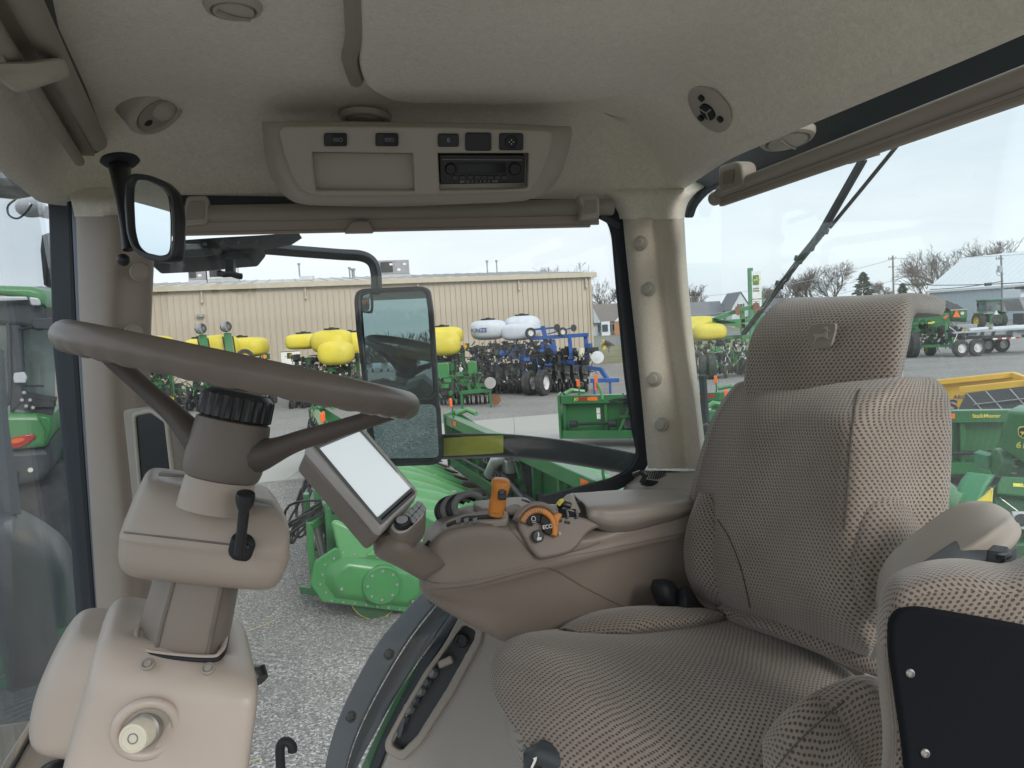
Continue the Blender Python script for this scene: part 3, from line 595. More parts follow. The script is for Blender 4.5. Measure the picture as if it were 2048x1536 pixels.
tf=plate('control_tray',tray_o,TP2,.014,T('taupe_grey'),cab,.004,r=.01,holes=[tray_i])
plate('tray_floor',tray_i,TP2,.002,T('cab_dark'),tf,.0005,lift=-.034)
for i,(px,py) in enumerate(((925,1282),(865,1345),(853,1363),(841,1381),(829,1399),(818,1417),(807,1437))):
    o=PP(px,py,(TP2[0]-TP2[1]*.02,TP2[1])); n=TP2[1]
    if i==0:
        MB().lathe(o,n,[(.014,0),(.014,.016),(.0125,.02),(.009,.02),(.008,.016),(.001,.016)],28,ribs=lambda t,h:1+.05*math.cos(14*t)).build('tray_knob',T('black_plastic'),tf)
    else:
        x=n.orthogonal().normalized(); MB().lathe(o-n*.01,n,[(.0125,0),(.0125,.016),(.009,.020),(.0085,.026),(.001,.027)],8).box(o+n*.012,(.006,.006,.02)).build('tray_connector',T('bezel_grey' if i%2 else 'slate'),tf,bevel=.001)
MB().bar(PP(878,1330,(TP2[0]-TP2[1]*.012,TP2[1])),PP(905,1318,(TP2[0]-TP2[1]*.004,TP2[1])),.016,.012,up=TP2[1]).build('tray_latch',T('taupe_grey'),tf,bevel=.003)
MB().bar(PP(797,1475,(TP2[0]-TP2[1]*.016,TP2[1])),PP(806,1440,(TP2[0]-TP2[1]*.01,TP2[1])),.012,.01,up=TP2[1]).build('tray_latch',T('slate'),tf,bevel=.003)
# rear lower wall panel behind the seats and cab floor
MB().prism([V((-.75,-.3,1.62)),V((-.8,1.45,1.62)),V((.5,1.62,1.62)),V((.85,-.3,1.62))],(0,0,-.05)).build('cab_floor',T('taupe_dark'),cab)
plate('rear_wall',[(1420,1120),(1720,1180),(1760,1900),(1400,1700)],REARP,.03,T('taupe_grey'),cab,.004,lift=-.004)
# trim at the lower left with its black groove
LP=plane3((0,1470,.95),(120,1440,1.0),(0,1560,.90))
plate('foot_trim',[(-60,1465),(0,1448),(78,1436),(140,1450),(150,1600),(-60,1600)],LP,.03,T('taupe_grey'),cab,.004,lift=-.01)
plate('foot_trim_rail',[(60,1440),(75,1438),(20,1536),(-10,1590),(-30,1590),(8,1520)],LP,.01,T('taupe_light'),cab,.003,lift=.004)
MB().tube([PP(80,1440,(LP[0]+LP[1]*.004,LP[1])),PP(24,1540,(LP[0]+LP[1]*.004,LP[1])),PP(0,1590,(LP[0]+LP[1]*.004,LP[1]))],.0022,6).build('trim_groove',T('black_matt'),cab)
MB().ball(P(110,1545,.92),.022,14,8,(1,1,.6)).build('floor_cap',T('black_plastic'),cab)
# curved rail outside under the side window, with its reflector
ro=[(740,873),(885,867),(1000,866),(1100,875),(1200,891),(1290,909)]; rb=[(740,917),(885,915),(1000,911),(1100,919),(1200,935),(1290,950)]
strip('outer_rail',ro,rb,[2.07,2.05,2.02,1.98,1.93,1.88],[2.07,2.05,2.02,1.98,1.93,1.88],.03,T('rail_black'),.006)
strip('rail_reflector',[(887,876),(940,873),(1000,871),(1006,873)],[(887,911),(940,909),(1000,905),(1006,903)],[2.042,2.03,2.012,2.01],[2.042,2.03,2.012,2.01],.006,T('reflector_olive'),.001)
# roof visor and wiper housing outside the side window, upper left
strip('roof_visor',[(300,484),(420,475),(540,468),(598,463)],[(300,500),(420,497),(520,488),(575,478)],[1.75]*4,[1.78]*4,.03,T('rail_black'),.004)
strip('visor_gutter',[(300,500),(380,498),(450,494),(520,490)],[(300,530),(380,526),(450,519),(500,515)],[1.8]*4,[1.8]*4,.05,T('cab_dark'),.006)
for i in range(5): plate('gutter_slot',[(372+i*34,487-i*1.6),(379+i*34,487-i*1.6),(379+i*34,493-i*1.6),(372+i*34,493-i*1.6)],plane3((300,490,1.745),(500,480,1.745),(300,540,1.745)),.003,T('slate'),cab,.0005)
wk=MB(); wk.bar(P(461,516,1.76),P(461,545,1.76),.02,.02); wk.tube([P(436,546,1.76),P(448,549,1.755),P(463,548,1.75),P(476,552,1.755),P(485,553,1.76)],.008,8); wk.build('window_latch',T('black_plastic'),cab,bevel=.003)
# grab hook low outside between column and fender
MB().tube([tuple(v) for v in cr([list(P(x,y,1.30)) for x,y in((562,1640),(562,1560),(560,1505),(563,1487),(574,1483),(584,1492),(585,1503))],4)],.0085,10).build('grab_hook',T('black_matt'),cab)
# mud-flap strut right of the rear pillar
MB().tube([P(1405,750,1.9),P(1409,810,1.9),P(1411,845,1.9)],.010,8).build('gas_strut',T('black_matt'),cab)
MB().tube([P(1411,840,1.9),P(1413,858,1.9)],.004,8).build('strut_rod',T('steel'),cab); MB().tube([P(1412,850,1.89),P(1415,868,1.89)],.010,10).build('strut_end',T('black_plastic'),cab)
# ---------------------------------------------------------------- roof console with radio and rocker switches
oc=thing('overhead_console','pale roof console above the side window holding a car radio and rocker switches','roof console',tuple(P(830,330,1.28)))
OP=plane3((560,255,1.22),(1105,262,1.30),(800,400,1.30))
rings('console_body',[
 [(548,243,1.33),(800,246,1.36),(1114,252,1.42),(1114,252,1.34),(1000,247,1.31),(800,244,1.28),(640,242,1.26),(548,243,1.25)],
 [(548,262,1.33),(800,262,1.36),(1116,270,1.42),(1116,268,1.325),(1000,258,1.295),(800,256,1.265),(640,254,1.245),(548,260,1.24)],
 [(556,330,1.34),(800,330,1.37),(1106,322,1.42),(1105,320,1.33),(1000,330,1.305),(800,330,1.275),(640,330,1.25),(556,328,1.245)],
 [(575,378,1.35),(800,380,1.37),(1088,366,1.42),(1086,366,1.35),(1000,375,1.315),(800,380,1.285),(640,378,1.262),(575,376,1.258)],
 [(602,404,1.36),(800,408,1.38),(1060,392,1.42),(1058,392,1.37),(990,398,1.335),(800,404,1.305),(655,406,1.282),(604,402,1.28)],
 [(630,411,1.37),(800,413,1.39),(1030,403,1.42),(1028,403,1.39),(980,406,1.365),(800,411,1.335),(665,411,1.31),(632,410,1.30)]],
 T('taupe_pale'),oc,kr=4,kc=5,smooth=70)
face=[(566,253),(700,253),(900,255),(1102,262),(1107,275),(1095,322),(1076,366),(1056,381),(990,387),(800,392),(640,393),(606,384),(585,358),(565,300),(557,262)]
box_h=[(624,305),(826,308),(829,382),(632,381)]; rad_h=[(876,307),(1058,307),(1056,378),(880,381)]
plate('console_face',face,OP,.014,T('taupe_pale'),oc,.004,r=.02,holes=[box_h,rad_h],lift=.022,rh=.002)
def recess(name,hole,pl,depth,m,parent,lift):
    a=[PP(x,y,(pl[0]+pl[1]*lift,pl[1])) for x,y in hole]; n=len(a); c=sum(a,V((0,0,0)))/n
    b=[q-pl[1]*depth+(c-q)*.03 for q in a]; mb=MB(); mb.add(a+b,[(i,(i+1)%n,n+(i+1)%n,n+i) for i in range(n)]+[tuple(range(n,2*n))])
    return mb.build(name,m,parent,smooth=0)
recess('storage_box',box_h,OP,.045,T('taupe_pale'),oc,.016); recess('radio_recess',rad_h,OP,.03,T('taupe_pale'),oc,.016)
rr=plate('radio',[(879,309),(1050,310),(1049,366),(880,369)],OP,.02,T('black_plastic'),oc,.002,r=.003,lift=.016)
plate('radio_display',[(915,327),(1012,327),(1012,345),(915,346)],OP,.002,T('screen_black'),rr,.0004,lift=.018)
plate('radio_slot',[(884,318),(1044,319),(1044,321),(884,320)],OP,.001,T('bezel_grey'),rr,.0002,lift=.018)
for i,px in enumerate((905,920,936,950,963,976,990,1004)): plate('radio_button',[(px,352),(px+10,352),(px+10,359),(px,359)],OP,.003,T('cab_dark'),rr,.0006,lift=.019)
for px,rd in((901,.0095),(1029,.011)):
    o=PP(px,337,(OP[0]+OP[1]*.016,OP[1])); MB().lathe(o,OP[1],[(rd,0),(rd,.003),(rd*.8,.006),(.0005,.006)],26).build('radio_dial',T('black_plastic'),rr)
MP=pframe(OP); 
def lettering(name,body,px,py,size,pl,lift,m,parent,rot=0,**k):
    M=pframe(pl); o=PP(px,py,(pl[0]+pl[1]*lift,pl[1]))
    for i in range(3): M[i][3]=o[i]
    return text(name,body,size,M@Matrix.Rotation(rot,4,'Z'),T(m),parent,**k)
lettering('radio_lettering','SRC  TA   1    2    3    4    5    AUD',958,363,.0045,OP,.0165,'key_grey',rr)
for px,kind in((671,'g'),(774,'g'),(897,'d'),(957,'b'),(1023,'m')):
    w_,h_=(23,13) if kind!='b' else (26,18)
    if kind in'm': w_,h_=24,17
    if kind=='d': w_,h_=21,13
    y0=281 if kind in'gd' else 284
    if kind=='g': y0=280
    s=plate('rocker_switch',[(px-w_,y0-h_),(px+w_,y0-h_),(px+w_,y0+h_),(px-w_,y0+h_)],OP,.010,T('black_plastic'),oc,.0015,r=.004,lift=.027)
    if kind=='g':
        plate('rocker_paddle',[(px-6,y0-h_+2),(px+w_-2,y0-h_+2),(px+w_-2,y0+h_-2),(px-6,y0+h_-2)],OP,.003,T('black_matt'),s,.001,r=.003,lift=.029)
        lettering('switch_symbol','00O',px+5,y0,.0085,OP,.0295,'key_grey',s,bold=-.02)
    if kind=='d': lettering('switch_symbol','0',px,y0,.009,OP,.0275,'key_grey',s)
    if kind=='m':
        MB().lathe(PP(px,y0,(OP[0]+OP[1]*.027,OP[1])),OP[1],[(.011,0),(.011,.002),(.009,.003),(.0005,.003)],24).build('mirror_dial',T('black_matt'),s)
        for dx,dy in((0,-4),(0,4),(-4,0),(4,0)): plate('dial_mark',[(px+dx-1,y0+dy-1),(px+dx+1,y0+dy-1),(px+dx+1,y0+dy+1),(px+dx-1,y0+dy+1)],OP,.0006,T('white_mark'),s,.0001,lift=.0308)
# ---------------------------------------------------------------- roller sunshades
def roller(a,b,r,name,label,bar=None,tabs=(),clips=(),mat_='taupe_grey',group=None):
    t=thing(name,label,'sunshade',tuple((V(a)+V(b))/2),group='roller sunshades under the roof edge'); MB().cyl(a,b,r,n=28).build('shade_roll',T(mat_),t)
    return t
a,b=P(255,432,1.37),P(1224,414,1.565)
s1_=roller(a,b,.017,'sunshade','long rolled-up sunshade across the top of the side window, below the radio','x')
d=(b-a).normalized()
MB().bar(a+V((0,0,-.024))+V((.0,-.004,0)),b+V((0,0,-.026))-d*.03,.006,.020).build('bottom_bar',T('taupe_light'),s1_,bevel=.002)
MB().bar(a+V((0,0,-.036))+V((.0,-.006,0)),b+V((0,0,-.038))-d*.05,.010,.005).build('pull_lip',T('taupe_light'),s1_,bevel=.001)
SP=(P(700,440,1.44),SIDE[1])
plate('end_bracket',[(372,392),(412,391),(417,400),(415,448),(363,453),(368,420)],(SP[0]-SP[1]*.0,SP[1]),.03,T('taupe_pale'),s1_,.004,r=.008)
plate('bracket_recess',[(380,402),(410,402),(408,437),(372,440)],SP,.002,T('taupe_grey'),s1_,.0008,r=.004,lift=.003)
SP2=(P(1190,415,1.515),SIDE[1])
plate('end_bracket',[(1157,390),(1195,389),(1200,400),(1200,436),(1160,440),(1166,415)],SP2,.03,T('taupe_pale'),s1_,.004,r=.008)
plate('bracket_recess',[(1170,400),(1194,399),(1192,425),(1168,428)],SP2,.002,T('taupe_grey'),s1_,.0008,r=.004,lift=.003)
plate('pull_tab',[(703,442),(738,441),(748,462),(746,466),(690,467),(690,463)],(P(718,455,1.445),SIDE[1]),.010,T('taupe_light'),s1_,.003,r=.004,lift=.004)
MB().bar(P(1200,432,1.56),P(1238,452,1.60),.004,.012).build('end_arm',T('rubber_seal'),s1_)
a,b=P(1442,384,1.40),P(2120,126,.735)
s2_=roller(a,b,.0115,'sunshade','long rolled-up sunshade under the top edge of the rear window, near the wiper','x')
d=(b-a).normalized(); off=V((0,0,-.014))
MB().bar(a+off+d*.0,b+off,.006,.020).build('bottom_bar',T('taupe_grey'),s2_,bevel=.002)
MB().bar(a+V((0,0,-.024)),b+V((0,0,-.024)),.010,.005).build('pull_lip',T('taupe_grey'),s2_,bevel=.0015)
for dz in(-.012,-.018,-.024): MB().bar(a+V((-.002,-.004,dz)),b+V((-.002,-.004,dz)),.001,.0012).build('bar_rib',T('taupe_dark'),s2_)
MB().cyl(a-d*.03+V((0,0,-.008)),a-d*.005+V((0,0,-.008)),.013,n=20).build('end_cap',T('taupe_grey'),s2_,bevel=.003)
RP2=(P(1460,360,1.335),REARP[1])
plate('end_bracket',[(1437,332),(1470,322),(1482,328),(1486,372),(1446,386),(1436,375)],RP2,.03,T('taupe_grey'),s2_,.004,r=.008)
plate('bracket_recess',[(1444,345),(1466,338),(1464,366),(1446,370)],RP2,.002,T('taupe_dark'),s2_,.0008,r=.004,lift=.003)
plate('pull_tab',[(1660,312),(1695,298),(1745,306),(1742,311),(1688,328),(1658,330)],(P(1700,312,1.05),REARP[1]),.014,T('taupe_grey'),s2_,.003,r=.005,lift=.002)
a,b=P(192,283,1.28),P(30,-40,.74)
s3_=roller(a,b,.0165,'sunshade','rolled-up sunshade with an oval clip along the top of the windscreen','x')
a2,b2=P(158,322,1.27),P(-60,-20,.70)
MB().cyl(a2,b2,.0085,n=20).build('bottom_bar',T('taupe_grey'),s3_)
MB().bar(P(176,308,1.29),P(-20,-40,.73),.02,.006).build('shade_web',T('taupe_dark'),s3_)
rings('roll_clip',[[(-30,128,.86),(60,124,.87),(118,118,.90),(132,130,.90),(134,150,.91),(110,160,.90),(60,176,.88),(30,178,.87),(-10,150,.86)],[(-30,128,.83),(60,122,.84),(118,116,.87),(134,130,.88),(136,152,.885),(110,164,.87),(60,180,.85),(28,182,.84),(-12,150,.83)],[(-26,130,.822),(60,127,.832),(116,121,.862),(129,131,.872),(131,149,.876),(108,159,.862),(60,174,.842),(32,176,.832),(-8,150,.822)]],T('taupe_pale'),s3_,kr=3,kc=4)
plate('roll_channel',[(15,-60),(95,-60),(120,60),(175,180),(218,300),(190,310),(130,200),(60,60)],plane3((20,0,.80),(100,0,.84),(200,300,1.36)),.012,T('cab_dark'),s3_,.003)
# ---------------------------------------------------------------- inside mirror
im=thing('rear_view_mirror','small black-framed mirror hanging from a stalk at the front corner of the roof','mirror',tuple(P(300,433,1.0)))
IP=plane3((250,345,1.034),(350,370,1.014),(300,520,1.012))
o_=[(258,344),(290,346),(330,362),(348,385),(355,430),(354,490),(350,518),(330,524),(290,518),(262,503),(249,470),(243,400),(247,360)]
i_=[(268,357),(290,359),(322,373),(336,390),(341,430),(341,490),(337,508),(322,512),(290,505),(272,490),(264,460),(261,400),(262,370)]
plate('mirror_frame',o_,IP,.022,T('black_plastic'),im,.007,r=.012,holes=[i_])
# the glass itself is turned a little so that it sees the window behind the viewer
mc=P(301,434,1.012); mn=(CAM+V((-.9,-.1,-.03))-mc).normalized()
mn=((CAM-mc).normalized()+V((-.15,.50,-.25)).normalized()*1.0).normalized()
gp=(IP[0]-IP[1]*.006,IP[1])
plate('mirror_glass',[(x,y) for x,y in i_],gp,.003,T('mirror'),im,.0002,r=.012)
MB().tube([P(238,326,1.16),P(241,350,1.14),P(247,400,1.09),P(252,450,1.06),P(256,500,1.05)],.012,12,rad=[.017,.014,.010,.008,.007]).build('mirror_stalk',T('black_plastic'),im)
MB().lathe(P(240,325,1.16)+V((0,0,.006)),V((.15,-.1,-1)),[(.026,0),(.028,.004),(.022,.010),(.014,.014),(.001,.015)],28).build('stalk_foot',T('black_matt'),im)
MB().ball(P(247,520,1.06),.009,12,8).build('stalk_joint',T('black_plastic'),im)
# ---------------------------------------------------------------- outside mirror
om=thing('side_mirror','tall two-pane outside mirror on a bent black arm, seen through the side window','outside mirror',tuple(P(798,750,1.95)))
MPl=plane3((713,590,1.96),(862,575,1.98),(740,930,1.98))
mo=[(726,577),(848,572),(862,580),(868,620),(878,780),(885,905),(883,924),(870,930),(760,935),(742,925),(732,860),(715,660),(709,600),(712,584)]
mi1=[(729,585),(840,580),(852,586),(857,620),(867,770),(869,783),(862,794),(800,800),(745,800),(738,790),(720,660),(716,600),(719,588)]
mi2=[(745,812),(865,808),(874,818),(879,900),(876,918),(864,923),(770,926),(752,918),(744,860)]
plate('mirror_housing',mo,MPl,.05,T('rail_black'),om,.010,r=.015,holes=[mi1,mi2])
plate('mirror_back',mo,MPl,.02,T('black_plastic'),om,.006,r=.015,lift=-.052)
def aimed(name,hole,tgt,m,back):
    c=sum([PP(x,y,MPl) for x,y in hole],V((0,0,0)))/len(hole); v=(CAM-c).normalized(); n=(v+V(tgt).normalized()).normalized()
    pl=(c-MPl[1]*back,n); plate(name,hole,pl,.003,m,om,.0003,r=.01)
aimed('main_mirror_glass',[(x+(1 if x<790 else -1),y) for x,y in mi1],(-.05,-1.0,.015),T('mirror_tinted'),.018)
aimed('wide_mirror_glass',mi2,(-.05,-1.0,-.38),T('mirror_tinted'),.016)
arm=cr([list(P(x,y,Y)) for x,y,Y in((296,505,1.62),(400,500,1.75),(500,496,1.86),(600,503,1.93),(680,509,1.97),(722,512,1.99),(744,524,2.0),(752,548,2.0),(753,590,2.0))],5)
MB().tube([tuple(v) for v in arm],.0165,4).build('mirror_arm',T('rail_black'),om,bevel=.004,smooth=30)
plate('arm_bracket',[(730,786),(760,786),(760,800),(735,800)],MPl,.02,T('black_plastic'),om,.003,lift=.004)
# ---------------------------------------------------------------- steering column
sc_=thing('steering_column','brown steering wheel on a tilting column with a black ribbed knob and a pale pedestal','steering column',tuple(P(340,1400,.88)))
WO=P(497,746,.85); wr=(WO-CAM).normalized()
ax=(_Rt*math.sin(R(12.8))+_U*math.cos(R(12.8))); ax=(ax-wr*ax.dot(wr)).normalized(); ax=(ax-wr*.005).normalized()
wx=(_Rt-ax*_Rt.dot(ax)).normalized(); wy=ax.cross(wx)        # wx right in picture, wy away/toward
def WL(x,y,h): return WO+wx*x+wy*y+ax*h
def wf(t,q):
    g=0; 
    under=max(0,-math.sin(q))
    g=-.10*under*(.5+.5*math.cos(t*38))
    return 1.02+g
rimb=MB(); rimb.torus(WO,ax,.1825,.0166,220,18,wf); rimb.build('wheel_rim',T('wheel_brown'),sc_,smooth=80)
def wang(t): return wx*math.cos(t)+wy*math.sin(t)
def spoke(t,z0=-.088):
    c=wang(t); s_=ax.cross(c); rows=[]
    for q,h,wd,th in((.010,-.094,.050,.026),(.040,-.088,.044,.020),(.075,-.064,.030,.0135),(.115,-.042,.026,.0115),(.155,-.020,.028,.011),(.178,-.006,.032,.011)):
        ring=[]
        for i in range(12):
            a_=2*math.pi*i/12; ring.append(WO+c*q+ax*(h+th*math.sin(a_))+s_*(wd/2*math.cos(a_)*(1.15 if 1 else 1)))
        rows.append([tuple(x) for x in ring])
    G=cr(np.array(rows),4); grid_mesh('wheel_spoke',G,T('spoke_dark'),sc_,True,True,smooth=80)
camdir=math.atan2(wy.dot(CAM-WO),wx.dot(CAM-WO))
for t in(math.pi-.05,-.05): spoke(t)
spoke(camdir+math.pi+.05)
HO=WL(-.004,0,0)
hub=MB().lathe(HO,ax,[(.001,-.055),(.036,-.055),(.0405,-.057),(.0415,-.064),(.0425,-.080),(.0435,-.095),(.0430,-.112),(.041,-.120),(.039,-.123),(.001,-.124)],48); hub.build('wheel_hub',T('hub_taupe'),sc_,smooth=50)
MB().lathe(HO,ax,[(.001,-.024),(.033,-.024),(.0385,-.0285),(.0400,-.031),(.0405,-.053),(.038,-.0545),(.001,-.055)],120,ribs=lambda t,h:(1-.05*(math.cos(22*t)>.3)) if -.054<h<-.030 else 1).build('tilt_knob',T('black_plastic'),sc_,smooth=30)
MB().lathe(HO,ax,[(.001,-.0225),(.030,-.0225),(.0325,-.0235),(.0325,-.025)],48).build('knob_cap',T('black_matt'),sc_)
MB().lathe(HO,ax,[(.001,-.124),(.0375,-.124),(.0385,-.128),(.0400,-.150),(.0405,-.160),(.001,-.161)],48).build('column_collar',T('taupe_light'),sc_,smooth=50)
TD=V((-.26,.965,0)).normalized()
TD=V((-.40,.915,0)).normalized()
def pr(xl,yl,xr,yr,Y,f,b,e,dY=.0): return (xl,yl,Y-dY,xr,yr,Y+dY,f,b,e)
pod('column_housing',[pr(345,967,470,982,.90,.02,.03,4.05),pr(308,949,532,986,.90,.040,.06,6.75),pr(290,956,552,1000,.895,.052,.075,6.75),pr(279,975,564,1020,.89,.060,.085,6.75),pr(262,1010,571,1045,.885,.066,.09,6.75),pr(247,1048,571,1072,.88,.070,.095,6.75),pr(244,1054,571,1090,.88,.0705,.096,6.75),pr(243,1060,570,1098,.88,.0695,.095,6.75),pr(241,1095,560,1125,.88,.068,.09,6.75),pr(246,1120,548,1150,.883,.060,.08,6.075),pr(262,1135,530,1161,.888,.045,.06,5.4),pr(290,1142,505,1160,.892,.02,.03,4.05)],T('taupe_light'),sc_,n=64,k=5,D=TD,smooth=80)
MB().tube([tuple(v) for v in cr([list(P(x,y,Y)) for x,y,Y in((243,1058,.893),(250,1064,.845),(262,1066,.822),(400,1082,.8165),(520,1096,.8185),(555,1098,.826),(568,1096,.86))],5)],.0012,6).build('housing_seam',T('wheel_brown'),sc_)
# stalk lever
lv=MB().tube([P(478,1108,.80),P(484,1060,.795),P(489,1015,.79)],.0065,12,rad=[.0062,.0058,.0062]).build('gear_stalk',T('black_plastic'),sc_)
MB().lathe(P(488,1022,.79),(P(492,985,.785)-P(488,1022,.79)).normalized(),[(.006,0),(.0095,.010),(.0105,.017),(.0095,.0215),(.006,.023),(.001,.023)],24).build('stalk_knob',T('black_plastic'),lv)
plate('stalk_boot',[(460,1082),(470,1078),(500,1081),(511,1092),(508,1115),(495,1128),(465,1124),(453,1110)],plane3((455,1090,.806),(510,1092,.812),(480,1128,.813)),.02,T('black_matt'),lv,.006,r=.008)
plate('boot_step',[(466,1090),(500,1091),(501,1112),(470,1113)],plane3((455,1090,.80),(510,1092,.806),(480,1128,.807)),.008,T('black_plastic'),lv,.003,r=.006)
MB().tube([P(449,992,.835),P(470,999,.833),P(505,1006,.832),P(545,1013,.835)],.0045,8,rad=[.002,.0045,.0045,.002]).build('indicator_slot',T('bezel_grey'),sc_)
plate('housing_lid',[(316,947),(380,951),(380,956),(316,953)],plane3((316,945,.88),(380,950,.885),(316,960,.88)),.02,T('taupe_dark'),sc_,.002)
# sliding column tube with its two grooves
def cs(y,xl,xr,Y,f=.042): return [(xl,y,Y+.03),(xl+5,y,Y+.005),(xl+(xr-xl)*.18,y+2,Y-f*.80),(xl+(xr-xl)*.245,y+3,Y-f*.92),(xl+(xr-xl)*.5,y+4,Y-f),(xl+(xr-xl)*.80,y+5,Y-f*.92),(xl+(xr-xl)*.86,y+5,Y-f*.80),(xr-4,y+4,Y-.01),(xr,y+2,Y+.03),((xl+xr)/2,y,Y+.07)]
rings('column_tube',[cs(1130,320,478,.895),cs(1180,305,470,.89),cs(1240,287,459,.885),cs(1318,268,444,.88)],T('taupe_dark'),sc_,kr=3,kc=4,smooth=50)
for f0,w0 in((.222,.010),(.82,.009)):
    A=[(320+(478-320)*f0,1138),(305+165*f0,1185),(287+172*f0,1243),(268+176*f0,1322)]
    MB().tube([P(x,y+3,Y-.0385) for (x,y),Y in zip(A,(.895,.89,.885,.88))],.0030,8).build('column_groove',T('wheel_brown'),sc_)
# pedestal
pod('pedestal',[pr(300,1262,440,1292,.90,.03,.05,5.6),pr(248,1238,470,1285,.905,.055,.09,7),pr(222,1240,490,1292,.90,.070,.10,7.7),pr(203,1262,500,1305,.89,.083,.11,8.4),pr(190,1300,507,1330,.88,.092,.12,8.4),pr(178,1345,505,1365,.875,.095,.125,8.4),pr(163,1400,499,1410,.87,.096,.13,8.4),pr(146,1460,490,1470,.865,.096,.13,8.4),pr(128,1540,480,1548,.86,.096,.13,8.4),pr(108,1640,468,1650,.85,.096,.13,8.4)],T('taupe_toplit'),sc_,n=72,k=5,D=TD,smooth=80)
pod('pedestal_side_cover',[pr(190,1245,270,1262,.97,.03,.05,4),pr(158,1246,290,1262,.965,.05,.07,4.5),pr(135,1262,290,1275,.96,.062,.08,4.5),pr(108,1305,280,1310,.95,.07,.09,4.5),pr(82,1360,270,1360,.945,.075,.09,4),pr(68,1420,260,1415,.94,.075,.09,4),pr(72,1455,250,1455,.94,.07,.09,4),pr(95,1475,240,1490,.945,.05,.07,4),pr(130,1485,230,1500,.95,.02,.04,3)],T('taupe_toplit'),sc_,n=56,k=5,D=TD,smooth=80)
CP=plane3((270,1310,.80),(450,1325,.815),(360,1275,.86))
cps=[(276,1258,.905),(270,1272,.875),(272,1292,.845),(284,1306,.832),(350,1316,.828),(425,1320,.832),(444,1310,.842),(452,1290,.868),(455,1268,.90)]
for r_,m_,dy,sc0 in((.0026,'black_matt',0,1),(.004,'taupe_toplit',-4,.97)):
    MB().tube([tuple(v) for v in cr([list(P(363+(x-363)*sc0,y+dy,Y+(.0 if dy==0 else .004))) for x,y,Y in cps],5)],r_,8).build('collar_ring',T(m_),sc_,smooth=80)
for px,py in((294,1324),(415,1333)):
    o=P(px,py,.805); n=V((.1,-.55,.85)).normalized(); MB().lathe(o-n*.006,n,[(.0075,0),(.0075,.003),(.0062,.004),(.0055,.002),(.0045,.002),(.004,.004),(.001,.0042)],20).build('screw_head',T('bolt_grey'),sc_)
# cigar-lighter knob in its dished ring
FN=(CAM-P(285,1480,.79)); FN=V((.36,-.93,-.05)).normalized(); o=P(292,1462,.782)
o2=P(292,1462,.775)
MB().torus(o2+FN*-.004,FN,.030,.006,48,10).build('lighter_rim',T('taupe_toplit'),sc_,smooth=80)
MB().lathe(o2-FN*.010,FN,[(.030,0.004),(.030,.007),(.022,.0075),(.001,.0065)],40).build('lighter_dish',T('taupe_grey'),sc_)
kd=(V((.02,-.775,.16))).normalized()
MB().lathe(o2-FN*.006,kd,[(.0185,0),(.0185,.010),(.016,.012),(.001,.0125)],32).build('lighter_collar',T('steel'),sc_)
MB().lathe(o2-FN*.004,kd,[(.0155,0),(.0155,.028),(.0145,.0305),(.012,.031),(.0115,.0302),(.001,.0302)],36).build('lighter_knob',T('cream_knob'),sc_)
MB().torus(o2-FN*.004+kd*.0306,kd,.005,.0007,20,6).build('knob_symbol',T('bezel_grey'),sc_)
# black release lever on the pedestal's far side
MB().tube([P(498,1345,.98),P(512,1350,.98),P(519,1362,.975)],.012,12,rad=[.010,.017,.013]).build('release_lever',T('black_plastic'),sc_)
# ---------------------------------------------------------------- corner display behind the column
cdp=thing('corner_display','tall dark display in a pale frame against the front pillar, behind the steering wheel','display',tuple(P(300,900,1.22)))
CDP=plane3((268,830,1.20),(345,850,1.17),(285,1000,1.19))
plate('display_shell',[(243,822),(252,818),(300,812),(335,835),(352,960),(356,1150),(310,1158),(272,1140),(262,1000)],CDP,.03,T('taupe_grey'),cdp,.006,r=.01)
plate('display_bezel',[(262,826),(300,816),(332,838),(345,940),(350,1100),(283,1100),(276,1000)],CDP,.006,T('taupe_pale'),cdp,.003,r=.006,lift=.005,holes=[[(268,833),(300,826),(327,845),(338,940),(343,1090),(289,1090),(282,1000)]])
plate('display_glass',[(268,833),(300,826),(327,845),(338,940),(343,1090),(289,1090),(282,1000)],CDP,.003,T('screen_black'),cdp,.0005,lift=.001)
rt=[(356,860),(396,880),(392,960),(388,1040),(356,1040)]
plate('display_wing',rt,plane3((356,860,1.24),(392,880,1.22),(356,1000,1.24)),.02,T('banner_black'),cdp,.003)
for k in range(5):
    y=870+k*7; 
    for sx_ in(-1,1): plate('vent_chevron',[(351+0,y+4),(351+sx_*8,y-2),(351+sx_*8,y+1),(351,y+7)],plane3((356,860,1.20),(392,880,1.18),(356,1000,1.20)),.001,T('key_grey'),cdp,.0002)
# ---------------------------------------------------------------- touchscreen monitor
mo_=thing('touchscreen_monitor','tilted touchscreen monitor with a blank white screen at the front of the armrest','monitor',tuple(P(725,960,1.08)))
MO=plane3((632,893,1.10),(716,842,1.17),(765,1066,1.02))
fr_=[(611,886),(716,840),(838,985),(762,1058)]
body=[(611,886),(716,840),(838,985),(762,1058)]
Mf=pframe(MO)
fo_=[PP(x,y,MO) for x,y in fr_]
plate('monitor_frame',fr_,MO,.022,T('silver_bezel'),mo_,.003,r=.008,holes=[[(626,889),(716,850),(832,983),(759,1049)]],rh=.004)
bz=[(631,893),(716,856),(828,980),(754,1044)]
plate('monitor_bezel',[(622,889),(714,849),(832,983),(758,1050)],MO,.010,T('bezel_grey'),mo_,.001,r=.006,lift=-.002,holes=[[(638,894),(720,860),(823,974),(755,1034)]],rh=.002)
plate('monitor_screen',[(634,892),(722,856),(827,975),(755,1040)],MO,.004,T('screen_white'),mo_,.0005,lift=-.006)
